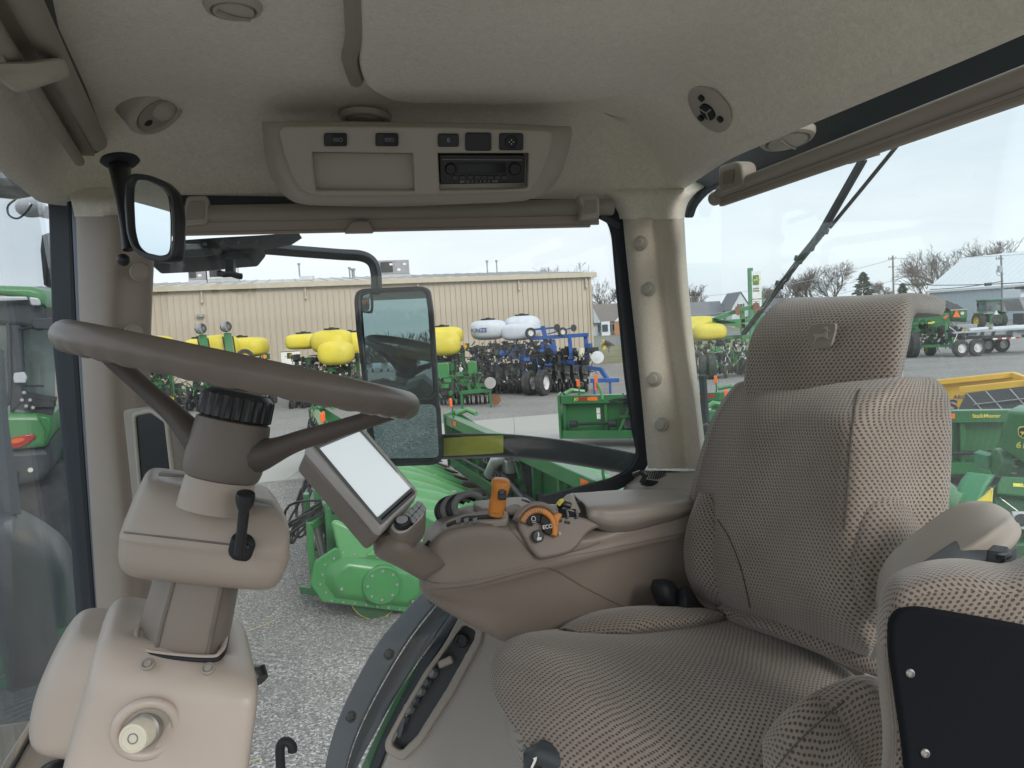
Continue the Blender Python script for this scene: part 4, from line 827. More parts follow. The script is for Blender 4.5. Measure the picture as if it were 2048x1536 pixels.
bk=[q-MO[1]*.020 for q in fo_]; bk2=[q-MO[1]*.062+(sum(fo_,V((0,0,0)))/4-q)*.03+V((-.008,0,0)) for q in fo_]
MB().add(bk+bk2,[(0,1,5,4),(1,2,6,5),(2,3,7,6),(3,0,4,7),(4,5,6,7),(3,2,1,0)]).build('monitor_back',T('taupe_dark'),mo_,bevel=.008,seg=3)
e_=(PP(716,840,MO)-PP(611,886,MO)).normalized(); u_=MO[1].cross(e_)
Mt=Matrix.Identity(4)
for i in range(3): Mt[i][0]=e_[i]; Mt[i][1]=u_[i]; Mt[i][2]=MO[1][i]; Mt[i][3]=PP(675,869,MO)[i]
text('monitor_lettering','JOHN DEERE',.0085,Mt@Matrix.Translation((0,.0005,-.0015)),T('black_matt'),mo_,th=.0006,bold=.02)
MB().bar(PP(764,1038,(MO[0]+MO[1]*.0,MO[1])),PP(824,984,(MO[0],MO[1])),.002,.003,up=MO[1]).build('card_slot',T('black_matt'),mo_)
# keypad with jog dial under the screen
kb=plane3((785,1050,1.05),(845,1000,1.10),(800,1075,1.03))
kp=plate('keypad',[(776,1052),(838,998),(853,1008),(850,1030),(815,1065),(793,1068)],kb,.05,T('taupe_dark'),mo_,.008,r=.008)
plate('keypad_rim',[(779,1052),(838,1000),(851,1009),(848,1029),(813,1062),(794,1065)],kb,.004,T('silver_bezel'),kp,.0015,r=.008,lift=.002)
plate('key_bed',[(806,1034),(834,1003),(848,1011),(845,1026),(822,1052)],kb,.004,T('black_matt'),kp,.001,r=.004,lift=.004)
a0=np.array((820,1034)); du=np.array((7.0,-7.6)); dv=np.array((8.2,7.0))
for i in range(4):
    for j in range(2):
        c=a0+du*i+dv*j*1.15+np.array((-4,-4)); q=[c-du*.46-dv*.5,c+du*.46-dv*.5,c+du*.46+dv*.5,c-du*.46+dv*.5]
        plate('key',[tuple(x) for x in q],kb,.004,T('key_grey'),kp,.001,r=.002,lift=.006)
for q0 in((802,1036),(797,1043)):
    pass
jo=PP(806,1050,(kb[0]+kb[1]*.002,kb[1])); jn=(kb[1]+V((-.15,0,.2))).normalized()
MB().lathe(jo,jn,[(.0125,0),(.0125,.008),(.011,.0095),(.001,.0098)],72,ribs=lambda t,h:1-.04*(math.cos(30*t)>0) if h<.0085 else 1).build('jog_dial',T('black_plastic'),kp,smooth=30)
MB().lathe(jo+jn*.0096,jn,[(.0085,0),(.0085,.001),(.001,.0011)],24).build('dial_face',T('key_grey'),kp)
# bracket from monitor to armrest
pod('monitor_arm',[pr(756,1088,775,1100,1.09,.012,.02,3),pr(753,1070,800,1095,1.08,.022,.03,3),pr(775,1060,830,1090,1.08,.028,.03,3)],T('taupe_dark'),mo_,n=24)
rings('monitor_bracket',[[(752,1085,1.14),(752,1082,1.07),(800,1060,1.06),(805,1058,1.16)],[(760,1108,1.14),(760,1110,1.06),(815,1090,1.05),(820,1075,1.16)],[(800,1128,1.16),(802,1132,1.08),(845,1110,1.07),(850,1085,1.18)],[(850,1156,1.2),(850,1158,1.12),(890,1130,1.12),(890,1100,1.2)]],T('taupe_dark'),mo_,kr=4,kc=4,smooth=60)
# ---------------------------------------------------------------- armrest console
ac=thing('armrest_console','long brown armrest console with an orange speed lever and orange dial beside the driving seat','armrest console',tuple(P(1100,1180,1.2)))
# closed sections along its length: far-bottom, far-top, near-top, near belt, near-bottom
def sec(x,yt_far,yt,yb,ybot,Yn,dep,xs=0,lo=0): 
    return [(x+xs+10,ybot-40,Yn+dep+.02),(x+6,yt_far+60,Yn+dep+.01),(x+4,yt_far,Yn+dep-.01),(x+2,(yt_far+yt)/2,Yn+dep*.5),(x,yt-4,Yn+.025),(x,yt+14,Yn),(x+xs*.3,(yt+yb)/2+5,Yn-.004),(x+xs*.6,yb-8,Yn-.006),(x+xs*.8,yb+10,Yn+.004),(x+xs,(yb+ybot)/2,Yn+.02+lo),(x+xs,ybot,Yn+.05+lo)]
SHELL=rings('console_shell',[
 sec(839,1125,1140,1160,1172,1.175,.03),
 sec(845,1070,1100,1172,1195,1.135,.09,xs=8),
 sec(872,1040,1068,1180,1222,1.125,.125,xs=18),
 sec(915,1018,1048,1176,1252,1.135,.145,xs=30),
 sec(975,1006,1042,1166,1285,1.150,.155,xs=36),
 sec(1045,1006,1050,1150,1300,1.170,.155,xs=30),
 sec(1120,1008,1066,1134,1300,1.190,.150,xs=20),
 sec(1200,995,1058,1116,1290,1.212,.150,xs=10),
 sec(1290,985,1030,1096,1270,1.240,.150),
 sec(1380,978,1010,1076,1250,1.270,.150),
 sec(1440,978,1004,1062,1240,1.295,.150)],T('taupe_dark'),ac,kr=6,kc=5,smooth=80)
# padded rear armrest lid
def lid(x,yf,yn,yb,Yn,dep): return [(x+4,yf+18,Yn+dep),(x+3,yf,Yn+dep-.015),(x+2,(yf+yn)/2-2,Yn+dep*.5),(x,yn,Yn+.008),(x-2,(yn+yb)/2,Yn-.008),(x-4,yb,Yn-.006),(x,yb+6,Yn+.03)]
rings('armrest_pad',[
 [(1143,990,1.40),(1144,986,1.385),(1150,990,1.33),(1160,1002,1.275),(1170,1010,1.26),(1180,1018,1.25),(1175,1010,1.30)],
 lid(1178,984,1010,1036,1.212,.165),lid(1215,981,1012,1054,1.213,.175),lid(1260,979,1010,1054,1.222,.175),lid(1320,979,1005,1040,1.238,.17),lid(1365,983,1002,1030,1.255,.15),lid(1395,990,1004,1022,1.275,.10)],T('taupe_mid'),ac,kr=6,kc=5,smooth=80)
# recessed control cheek with dial
DPn=plane3((1050,1020,1.176),(1180,1050,1.205),(1070,1100,1.160))
plate('control_cheek',[(1042,1018),(1050,1008),(1190,1040),(1212,1050),(1178,1062),(1150,1105),(1090,1118),(1078,1116),(1062,1098),(1035,1050)],DPn,.012,T('taupe_dark'),ac,.005,r=.02,lift=.004)
DC=PP(1073,1058,(DPn[0]+DPn[1]*.006,DPn[1])); dn=DPn[1]
dial=MB(); Md=pframe(DPn); Md_=Md.copy()
for i in range(3): Md_[i][3]=DC[i]
def arcpoly(r0,r1,a0,a1,n=24): 
    return [(r1*math.cos(a0+(a1-a0)*i/n),r1*math.sin(a0+(a1-a0)*i/n)) for i in range(n+1)]+[(r0*math.cos(a1-(a1-a0)*i/n),r0*math.sin(a1-(a1-a0)*i/n)) for i in range(n+1)]
dl=plate2('speed_dial',[arcpoly(.024,.034,R(-32),R(150))],Md_@Matrix.Translation((0,0,.012)),.012,T('orange'),ac,.003)
for k in range(11):
    a_=R(70+k*8); c=Md_@V((.0305*math.cos(a_),.0305*math.sin(a_),.0125)); c0=Md_@V((.0245*math.cos(a_),.0245*math.sin(a_),.0125)); c1=Md_@V((.0338*math.cos(a_),.0338*math.sin(a_),.0115))
    MB().bar(c0,c1,.0010,.0012,up=dn).build('dial_rib',T('wheel_brown'),dl)
pts=[(.030,-.004),(.034,.004),(.042,.012),(.0435,.017),(.036,.021),(.028,.018)]
plate2('dial_thumb_tab',[rounded(pts,.004)],Md_@Matrix.Translation((0,0,.014)),.010,T('orange'),dl,.003)
plate2('dial_hood',[arcpoly(.0345,.043,R(25),R(152))],Md_@Matrix.Translation((0,0,.014)),.02,T('taupe_dark'),ac,.005)
dk=plate2('key_cluster',[arcpoly(.0105,.0232,R(-35),R(62),14)],Md_@Matrix.Translation((0,0,.008)),.006,T('black_matt'),ac,.001)
plate2('key_pad_sector',[arcpoly(.0105,.0232,R(66),R(148),14)],Md_@Matrix.Translation((0,0,.008)),.006,T('black_matt'),dk,.001)
kc_=PP(1073,1073,(DPn[0]+DPn[1]*.006,DPn[1])); Mk=Md_.copy()
for i in range(3): Mk[i][3]=kc_[i]
plate2('hare_button',[[(.0098*math.cos(2*math.pi*i/24),.0098*math.sin(2*math.pi*i/24)) for i in range(24)]],Mk@Matrix.Translation((0,0,.010)),.006,T('black_plastic'),dk,.001)
text('eco_lettering','ECO',.0088,Md_@Matrix.Translation((.0162,.0005,.0086)),T('white_mark'),dk,th=.0003,bold=.02)
plate2('engine_symbol',[rounded([(-.003,-.003),(.003,-.003),(.0042,.001),(.002,.005),(-.002,.005),(-.0042,.001)],.001),rounded([(-.0022,-.0022),(.0022,-.0022),(.0031,.0008),(.0014,.004),(-.0014,.004),(-.0031,.0008)],.001)],Md_@Matrix.Translation((-.0055,.0158,.0088)),.0005,T('white_mark'),dk,.0001)
plate2('symbol_bar',[[(-.0035,-.0008),(.0035,-.0008),(.0035,0),(-.0035,0)]],Md_@Matrix.Translation((-.0055,.0112,.0088)),.0005,T('white_mark'),dk,.0001)
plate2('tool_symbol',[[(-.004,-.006),(.003,-.0058),(.0042,-.002),(-.001,-.001),(.001,.001),(.0012,.005),(0,.0075),(-.0014,.005),(-.0014,.001),(-.0042,-.003)]],Mk@Matrix.Translation((0,-.0005,.0107)),.0005,T('white_mark'),dk,.0001)
plate2('slow_symbol',[rounded([(-.002,-.003),(.002,-.003),(.003,0),(.001,.003),(-.002,.002)],.001)],Md_@Matrix.Translation((.0365,-.0125,.0055)),.001,T('key_grey'),ac,.0002)
# quadrant with the orange lever
QP=plane3((880,1060,1.15),(1020,1040,1.165),(900,1020,1.22))
plate('lever_quadrant',[(879,1052),(900,1036),(950,1022),(1010,1018),(1018,1028),(1014,1040),(950,1043),(905,1054),(888,1062)],QP,.012,T('taupe_grey'),ac,.003,r=.01,lift=.006)
plate('lever_slot',[(892,1046),(930,1032),(1000,1026),(1005,1034),(950,1037),(905,1048),(893,1052)],QP,.003,T('black_matt'),ac,.001,r=.003,lift=.008)
for x in(912,928,945): plate('slot_tooth',[(x,1037),(x+9,1034),(x+9,1041),(x,1044)],QP,.003,T('bezel_grey'),ac,.0008,lift=.011)
lo_=PP(992,1030,(QP[0]+QP[1]*.006,QP[1])); ld=(P(1000,975,1.165)-P(992,1032,1.17)).normalized()
MB().cyl(lo_-ld*.005,lo_+ld*.02,.004,n=12).build('lever_shaft',T('steel'),ac)
lx=(_Rt-ld*_Rt.dot(ld)).normalized(); ly=ld.cross(lx); rows=[]
L0=P(991,1032,1.163)
for h,a_,b_,sh_ in((0,.007,.007,0),(.002,.0115,.0105,0),(.008,.0128,.0115,0),(.022,.0135,.012,.0005),(.034,.0128,.0125,.001),(.042,.0135,.014,.0015),(.050,.0150,.015,.0015),(.057,.0150,.014,.001),(.0615,.0120,.011,.0005),(.0630,.006,.006,0)):
    rows.append([tuple(L0+ld*h+lx*(a_*math.copysign(abs(math.cos(t))**.75,math.cos(t))+sh_)+ly*(b_*math.copysign(abs(math.sin(t))**.75,math.sin(t)))) for t in[2*math.pi*i/28 for i in range(28)]])
lev=grid_mesh('speed_lever',cr(np.array(rows),4),T('orange'),ac,True,True,smooth=80)
lp_=plane3((988,985,1.1487),(1010,985,1.1497),(1002,1010,1.1487))
rkM=face_frame(1004,988,1.1425); plate2('lever_window',[rounded([(-.0068,-.0095),(.0068,-.0095),(.0068,.0095),(-.0068,.0095)],.004)],rkM,.008,T('black_plastic'),lev,.002)
plate2('lever_rocker',[rounded([(-.0045,-.001),(.0045,-.001),(.0045,.0075),(-.0045,.0075)],.002)],rkM@Matrix.Translation((0,0,.0015)),.003,T('screen_black'),lev,.001)
MB().torus(L0+ld*.0085,ld,.0122,.0005,28,6).build('lever_ring',T('wheel_brown'),lev)
# far-side hydraulic levers, button, knob panel, joystick fairing
for i in range(4):
    o=P(893+i*11,1024-i*3,1.24-i*.002); MB().tube([tuple(v) for v in cr([list(o+V(q)) for q in((-.006,-.012,-.018),(-.014,-.010,.004),(-.006,-.004,.018),(.012,.004,.022),(.030,.012,.014))],5)],.0062,8).build('paddle_lever',T('bezel_grey') if i%2 else T('black_plastic'),ac,smooth=80)
plate('top_fairing',[(945,1008),(950,1001),(1030,993),(1055,994),(1075,1010),(1080,1022),(1030,1013),(960,1018)],plane3((945,1008,1.27),(1055,1000,1.29),(960,1020,1.22)),.02,T('taupe_grey'),ac,.004,r=.01,lift=.004)
for k in range(4): plate('grille_slat',[(1044+k*6,997+k*2.2),(1054+k*6,1000+k*2.2),(1054+k*6,1002+k*2.2),(1043+k*6,999+k*2.2)],plane3((945,1008,1.262),(1055,1000,1.282),(960,1020,1.212)),.002,T('black_matt'),ac,.0004,lift=.004)
o=P(1028,1021,1.212); n=V((-.1,-.35,.93)).normalized(); MB().lathe(o,n,[(.0135,0),(.0135,.003),(.0125,.004),(.011,.0025),(.0105,.003),(.001,.0032)],28).build('round_button',T('taupe_grey'),ac)
rings('control_tower',[[(1098,1022,1.24),(1130,1020,1.20),(1160,1026,1.21),(1150,1012,1.27)],[(1112,1008,1.26),(1132,1004,1.225),(1152,1008,1.23),(1146,1000,1.28)],[(1133,990,1.28),(1138,988,1.25),(1148,992,1.25),(1145,986,1.285)]],T('taupe_grey'),ac,kr=4,kc=4,smooth=60)
yk=MB().tube([P(1118,1014,1.205),P(1126,1007,1.20),P(1142,1012,1.20)],.006,8).build('throttle_rocker',T('black_plastic'),ac,bevel=.001)
MB().tube([P(1117,1009,1.200),P(1122,1003,1.199),P(1126,1002,1.200)],.0045,8).build('rocker_stripe',T('letter_yellow'),ac)
for x in(1112,1132,1151): plate('pocket_divider',[(x,1018),(x+4,1018),(x+7,1032),(x+3,1032)],plane3((1108,1018,1.198),(1155,1018,1.21),(1115,1034,1.185)),.008,T('bezel_grey'),ac,.001,lift=.006)
plate('pocket_tray',[(1106,1018),(1152,1017),(1160,1030),(1114,1034)],plane3((1108,1018,1.198),(1155,1018,1.21),(1115,1034,1.185)),.004,T('black_matt'),ac,.001,lift=.002)
# seams on the side of the shell
def seam(name,pts,Y,parent,m='wheel_brown',r=.0012,on=()):
    px=cr([list(p) for p in pts],6); ys=cr([[y] for y in Y],6)[:,0]; trees=[BVHTree.FromPolygons([v.co.copy() for v in o.data.vertices],[tuple(p.vertices) for p in o.data.polygons]) for o in on]; q=[]
    for (x,y),y_ in zip(px,ys):
        d=ray(x,y).normalized(); best=None
        for t in trees:
            h,n,i,ds=t.ray_cast(CAM,d)
            if h is not None and (best is None or ds<best[1]): best=(h,ds)
        q.append(best[0]-d*r*.35 if best else P(x,y,y_))
    MB().tube(q,r,6).build(name,T(m),parent)
seam('shell_seam',[(880,1069),(905,1058),(960,1050),(1018,1052)],[1.128,1.130,1.142,1.158],ac,on=[SHELL])
for k,(x,y) in enumerate(((1120,1040),(1136,1044))): plate('small_rocker',[(x-5,y-3),(x+5,y-1),(x+4,y+4),(x-6,y+2)],DPn,.003,T('black_plastic'),ac,.0008,lift=.007)
seam('belt_seam',[(842,1158),(872,1166),(930,1164),(1000,1148),(1100,1120),(1200,1100),(1300,1080),(1380,1064)],[1.150,1.120,1.122,1.142,1.172,1.206,1.232,1.262],ac,on=[SHELL])
seam('shell_seam',[(1016,1018),(1018,1052),(1040,1080),(1062,1106),(1090,1114),(1150,1102),(1200,1085)],[1.19,1.158,1.16,1.165,1.17,1.188,1.2],ac,on=[SHELL])
seam('lower_panel_seam',[(845,1180),(940,1172),(1040,1146),(1085,1136),(1110,1140),(1170,1175),(1250,1215)],[1.128,1.128,1.158,1.170,1.180,1.215,1.26],ac,on=[SHELL])
plate('display_badge',[(842,1098),(856,1080),(861,1083),(850,1104),(844,1108)],plane3((842,1098,1.130),(860,1080,1.130),(845,1108,1.128)),.004,T('screen_black'),ac,.001)
# seat-belt buckle and latch behind the console
bkl=thing('seat_belt_buckle','crumpled black belt buckle lying between the console and the driving seat','seat belt buckle',tuple(P(1340,1195,1.2)))
rings('buckle_cover',[[(1305,1160,1.20),(1330,1158,1.19),(1348,1164,1.22),(1330,1166,1.25)],[(1301,1178,1.20),(1330,1172,1.17),(1358,1180,1.20),(1330,1180,1.25)],[(1309,1200,1.20),(1335,1200,1.165),(1360,1205,1.19),(1335,1200,1.25)],[(1322,1220,1.20),(1342,1222,1.18),(1360,1222,1.20),(1340,1220,1.25)]],T('black_matt'),bkl,kr=4,kc=4)
rings('buckle_body',[[(1348,1188,1.2),(1368,1172,1.17),(1385,1180,1.2),(1370,1185,1.24)],[(1345,1205,1.2),(1372,1195,1.155),(1400,1205,1.2),(1370,1205,1.24)],[(1340,1222,1.2),(1375,1222,1.15),(1420,1222,1.2),(1375,1222,1.24)]],T('black_plastic'),bkl,kr=4,kc=4)
# ---------------------------------------------------------------- driving seat
st=thing('driver_seat','brown dotted-fabric driving seat with a tall headrest curling back over its top','seat',tuple(P(1500,1300,1.0)))
def brow(y,xl,xs,xr,Yl,Yr,y2=0,bulge=.03,gap=.015):
    """backrest section: far edge, across the front, near seam, side, back"""
    w=xs-xl
    f=lambda t:Yl+(Yr-Yl)*t
    return [(xl,y,Yl+.03),(xl+w*.05,y,Yl-.005),(xl+w*.25,y+y2*.25,f(.25)-bulge*.8),(xl+w*.5,y+y2*.5,f(.5)-bulge*.7),(xl+w*.75,y+y2*.75,f(.75)-bulge*.8),(xl+w*.97,y+y2,f(.97)-bulge*.25),(xs+(xr-xs)*.25,y+y2,Yr-.008),(xs+(xr-xs)*.7,y+y2,Yr+.02),(xr,y+y2,Yr+.09),((xl+xr)/2+40,y+y2*.5,Yl+.14),(xl+20,y,Yl+.10)]
BR_=rings('backrest',[
 brow(768,1560,1780,1800,1.20,1.03,y2=-8,bulge=.005),
 brow(762,1490,1800,1850,1.235,.965,y2=-8,bulge=.02),
 brow(785,1462,1752,1885,1.25,.93,y2=0,bulge=.03),
 brow(835,1432,1705,1893,1.26,.905,y2=5,bulge=.035),
 brow(900,1410,1698,1892,1.265,.89,y2=8,bulge=.035),
 brow(965,1392,1694,1888,1.27,.882,y2=10,bulge=.035),
 brow(1040,1380,1690,1880,1.27,.875,y2=20,bulge=.04),
 brow(1110,1374,1690,1865,1.265,.87,y2=40,bulge=.045),
 brow(1170,1382,1700,1840,1.255,.868,y2=60,bulge=.045),
 brow(1205,1400,1730,1800,1.25,.88,y2=90,bulge=.03),
 brow(1225,1450,1730,1780,1.24,.93,y2=90,bulge=.0)],SEAT,st,kr=6,kc=6,smooth=80)
# side bolsters on the backrest (far one and near one)
BB1=rings('back_bolster',[
 [(1402,985,1.27),(1400,985,1.235),(1420,988,1.215),(1432,990,1.225),(1430,990,1.27)],
 [(1384,1040,1.28),(1382,1040,1.225),(1420,1045,1.190),(1455,1048,1.195),(1450,1045,1.27)],
 [(1376,1100,1.28),(1376,1100,1.215),(1425,1108,1.178),(1478,1112,1.180),(1470,1105,1.26)],
 [(1384,1160,1.28),(1385,1163,1.210),(1430,1180,1.170),(1492,1190,1.168),(1480,1180,1.25)],
 [(1405,1195,1.28),(1408,1198,1.215),(1440,1210,1.185),(1490,1215,1.180),(1480,1205,1.25)]],SEAT,st,kr=6,kc=5,smooth=80)
rings('back_bolster',[
 [(1755,985,0.924),(1748,985,0.906),(1770,984,0.889),(1800,985,0.899),(1810,985,0.944)],
 [(1722,1010,0.934),(1712,1012,0.899),(1745,1010,0.869),(1800,1008,0.879),(1830,1010,0.944)],
 [(1708,1060,0.944),(1700,1065,0.884),(1740,1062,0.854),(1810,1058,0.864),(1850,1060,0.944)],
 [(1702,1130,0.944),(1696,1140,0.874),(1740,1135,0.842),(1810,1130,0.859),(1850,1130,0.944)],
 [(1704,1200,0.944),(1706,1215,0.876),(1745,1215,0.849),(1810,1210,0.864),(1840,1200,0.944)],
 [(1720,1290,0.944),(1730,1290,0.904),(1750,1290,0.884),(1800,1290,0.894),(1830,1280,0.944)]],SEAT,st,kr=6,kc=5,smooth=80)
seam('fabric_seam',[(1720,778),(1712,800),(1705,850),(1700,900),(1697,950),(1693,1010),(1688,1060)],[.945,.915,.890,.876,.868,.862,.856],st,'spoke_dark',.0011,on=[BR_])
seam('fabric_seam',[(1436,1040),(1458,1075),(1480,1130),(1494,1185),(1500,1215)],[1.205,1.18,1.165,1.160,1.165],st,'spoke_dark',.0014,on=[BR_,BB1])
# headrest: tall pad leaning over and curling back at the top
def hrow(yl,yr,xl,xs,Yl,Yr,tz,by=0,bx=0):
    w=xs-xl; f=lambda t:Yl+(Yr-Yl)*t; yy=lambda t:yl+(yr-yl)*t
    return [(xl,yl,Yl+.012),(xl+w*.05,yy(.05),Yl-.012),(xl+w*.3,yy(.3),f(.3)-.03),(xl+w*.55,yy(.55),f(.55)-.032),(xl+w*.8,yy(.8),f(.8)-.026),(xl+w*.97,yy(.97),f(.97)-.010),(xs+7,yr+by*.3,Yr+.008),(xs+bx*.7,yr+by*.8,Yr+tz*.8),(xs+bx*.6-8,yr+by,Yr+tz+.02),((xl+xs)/2+bx*.4,(yl+yr)/2+by,(Yl+Yr)/2+tz),(xl+14,yl+by*.5,Yl+tz*.9)]
rings('headrest',[
 hrow(790,788,1540,1760,1.18,1.06,.02),
 hrow(795,788,1502,1782,1.195,.985,.035),
 hrow(778,772,1490,1788,1.200,.975,.045,bx=8),
 hrow(730,725,1493,1797,1.205,.972,.045,bx=10),
 hrow(680,676,1502,1806,1.215,.975,.045,bx=12),
 hrow(640,632,1522,1812,1.228,.982,.05,bx=16),
 hrow(612,604,1546,1818,1.245,.998,.06,by=24,bx=34),
 hrow(598,590,1575,1822,1.27,1.025,.07,by=40,bx=54),
 hrow(596,586,1610,1836,1.31,1.065,.06,by=46,bx=52),
 hrow(597,590,1650,1868,1.36,1.115,.025,by=42,bx=20),
 hrow(600,598,1680,1884,1.39,1.150,.004,by=16,bx=8),
 hrow(606,606,1720,1876,1.39,1.18,.0,by=4,bx=0)],SEAT,st,kr=6,kc=6,smooth=80)
for x,Y in((1802,1.04),(1794,1.055)): MB().cyl(P(x+1,670,Y),P(x-5,765,Y-.01),.006 if x>1800 else .004,n=12).build('headrest_post',T('chrome'),st)
HB=plane3((1612,660,1.082),(1672,650,1.034),(1640,695,1.052))
plate('headrest_badge',[(1621,650),(1640,646),(1672,646),(1670,662),(1662,692),(1646,698),(1628,696),(1614,690),(1614,668)],HB,.004,T('badge_fabric'),st,.001,r=.006,lift=.006)
Mh=pframe(HB); c=PP(1643,672,(HB[0]+HB[1]*.007,HB[1]))
for i in range(3): Mh[i][3]=c[i]
plate2('badge_deer',[[(x*.017,y*.014) for x,y in DEER]],Mh,.001,T('badge_thread'),st,.0002)
# seat cushion: skin over sections running from the front-left edge to the back
def crow2(c): return c
cush=[
 # each row: near side low, near side, across the top, far side, far side low  (rows go front -> back)
 [(1075,1640,.86),(1100,1560,.84),(1085,1520,.86),(1040,1470,.90),(1005,1420,.95),(985,1380,1.0),(978,1350,1.05),(990,1330,1.10),(1000,1345,1.12),(1000,1400,1.12),(1020,1480,1.05)],
 [(1120,1700,.83),(1170,1600,.80),(1160,1530,.82),(1110,1450,.87),(1060,1390,.93),(1015,1340,.99),(990,1310,1.05),(1010,1285,1.12),(1030,1300,1.15),(1020,1400,1.15),(1050,1520,1.05)],
 [(1180,1750,.80),(1300,1660,.76),(1290,1560,.785),(1220,1450,.84),(1150,1375,.90),(1090,1315,.97),(1050,1275,1.05),(1060,1265,1.13),(1080,1280,1.17),(1080,1400,1.17),(1120,1560,1.05)],
 [(1300,1800,.78),(1420,1700,.735),(1410,1590,.762),(1320,1470,.82),(1240,1380,.89),(1170,1315,.965),(1120,1275,1.05),(1110,1262,1.14),(1130,1270,1.18),(1130,1400,1.18),(1200,1600,1.05)],
 [(1420,1800,.78),(1540,1680,.735),(1530,1580,.762),(1440,1460,.83),(1350,1370,.905),(1270,1310,.98),(1200,1275,1.065),(1170,1262,1.15),(1180,1262,1.19),(1200,1400,1.19),(1300,1600,1.05)],
 [(1560,1750,.78),(1650,1620,.755),(1630,1530,.785),(1545,1420,.86),(1460,1350,.93),(1370,1300,1.0),(1290,1272,1.08),(1240,1258,1.16),(1240,1250,1.20),(1260,1400,1.20),(1400,1600,1.05)],
 [(1680,1700,.80),(1740,1560,.80),(1700,1460,.835),(1630,1385,.90),(1560,1335,.965),(1470,1290,1.03),(1390,1262,1.10),(1330,1245,1.17),(1320,1238,1.21),(1330,1400,1.21),(1500,1600,1.05)],
 [(1760,1640,.84),(1770,1500,.86),(1750,1420,.88),(1700,1360,.94),(1650,1320,.995),(1570,1280,1.055),(1480,1250,1.12),(1430,1236,1.18),(1420,1230,1.22),(1440,1400,1.22),(1600,1600,1.05)],
 [(1780,1600,.90),(1790,1480,.90),(1770,1420,.92),(1730,1370,.97),(1680,1330,1.02),(1600,1290,1.08),(1520,1255,1.14),(1470,1240,1.20),(1460,1240,1.24),(1480,1400,1.24),(1650,1600,1.05)]]
rings('seat_cushion',cush,SEAT,st,kr=6,kc=6,smooth=80)
rings('seat_side_bolster',[
 [(1118,1262,1.16),(1130,1256,1.14),(1150,1262,1.12),(1165,1272,1.12),(1150,1280,1.17)],
 [(1130,1252,1.20),(1170,1236,1.15),(1220,1248,1.11),(1240,1270,1.10),(1180,1290,1.17)],
 [(1180,1232,1.23),(1230,1218,1.17),(1290,1228,1.12),(1300,1262,1.10),(1240,1290,1.18)],
 [(1250,1220,1.24),(1300,1213,1.18),(1350,1220,1.14),(1370,1252,1.11),(1310,1290,1.19)],
 [(1320,1216,1.25),(1360,1213,1.19),(1400,1218,1.15),(1425,1240,1.13),(1380,1280,1.2)],
 [(1370,1218,1.26),(1400,1216,1.20),(1430,1220,1.17),(1450,1236,1.15),(1420,1270,1.21)]],SEAT,st,kr=6,kc=5,smooth=80)
rings('seat_side_bolster',[
 [(1545,1470,.79),(1548,1450,.77),(1570,1430,.765),(1600,1440,.76),(1600,1480,.79)],
 [(1535,1500,.78),(1545,1450,.755),(1600,1405,.745),(1680,1410,.73),(1690,1520,.76)],
 [(1540,1560,.77),(1560,1470,.735),(1640,1378,.735),(1740,1390,.715),(1740,1560,.75)],
 [(1560,1640,.76),(1600,1530,.715),(1680,1362,.745),(1768,1400,.715),(1760,1600,.75)],
 [(1600,1700,.76),(1660,1600,.71),(1720,1358,.77),(1790,1430,.73),(1780,1640,.76)],
 [(1700,1700,.78),(1740,1600,.74),(1755,1365,.81),(1800,1440,.78),(1790,1640,.80)]],SEAT,st,kr=6,kc=5,smooth=80)
rings('lumbar_roll',[
 [(1425,1225,1.22),(1430,1218,1.18),(1450,1222,1.15),(1455,1238,1.15),(1440,1240,1.2)],
 [(1440,1214,1.22),(1455,1210,1.17),(1490,1220,1.12),(1480,1245,1.10),(1455,1245,1.18)],
 [(1510,1222,1.17),(1520,1214,1.12),(1560,1232,1.06),(1550,1268,1.04),(1530,1265,1.12)],
 [(1590,1240,1.12),(1600,1232,1.06),(1640,1260,.99),(1630,1300,.98),(1610,1290,1.06)],
 [(1670,1268,1.06),(1680,1260,.99),(1720,1290,.93),(1710,1336,.92),(1690,1320,1.0)],
 [(1740,1300,1.0),(1750,1300,.94),(1780,1320,.90),(1770,1360,.88),(1760,1340,.95)]],SEAT,st,kr=6,kc=5,smooth=80)
seam('fabric_seam',[(1552,1536),(1590,1490),(1650,1435),(1700,1395),(1735,1368)],[.725,.72,.722,.73,.755],st,'spoke_dark',.0008)
plate('care_tag',[(1722,1306),(1738,1301),(1741,1305),(1726,1311)],plane3((1722,1306,.925),(1741,1302,.915),(1726,1311,.92)),.001,T('key_grey'),st,.0002,lift=.004)
# lever and base below the cushion
MB().tube([P(1062,1545,.88),P(1068,1515,.865),P(1085,1505,.86),P(1130,1525,.85),P(1180,1560,.84)],.016,12,rad=[.010,.014,.015,.016,.016]).build('adjust_lever',T('cab_dark'),st,smooth=80)
plate('lever_arrow',[(1066,1517),(1074,1514),(1073,1521),(1066,1536),(1061,1536),(1068,1520)],plane3((1060,1515,.846),(1075,1515,.846),(1062,1536,.846)),.001,T('white_mark'),st,.0002)
MB().tube([P(1048,1492,.9),P(1058,1505,.88)],.0025,6).build('lever_rod',T('steel'),st)
plate('seat_base',[(1060,1490),(1110,1510),(1180,1600),(1060,1600)],plane3((1060,1490,.98),(1180,1510,.95),(1060,1600,.95)),.05,T('black_matt'),st,.005)
MB().tube([P(1772,1490,.80),P(1780,1520,.79),P(1785,1560,.78)],.012,10).build('near_adjuster',T('taupe_dark'),st)
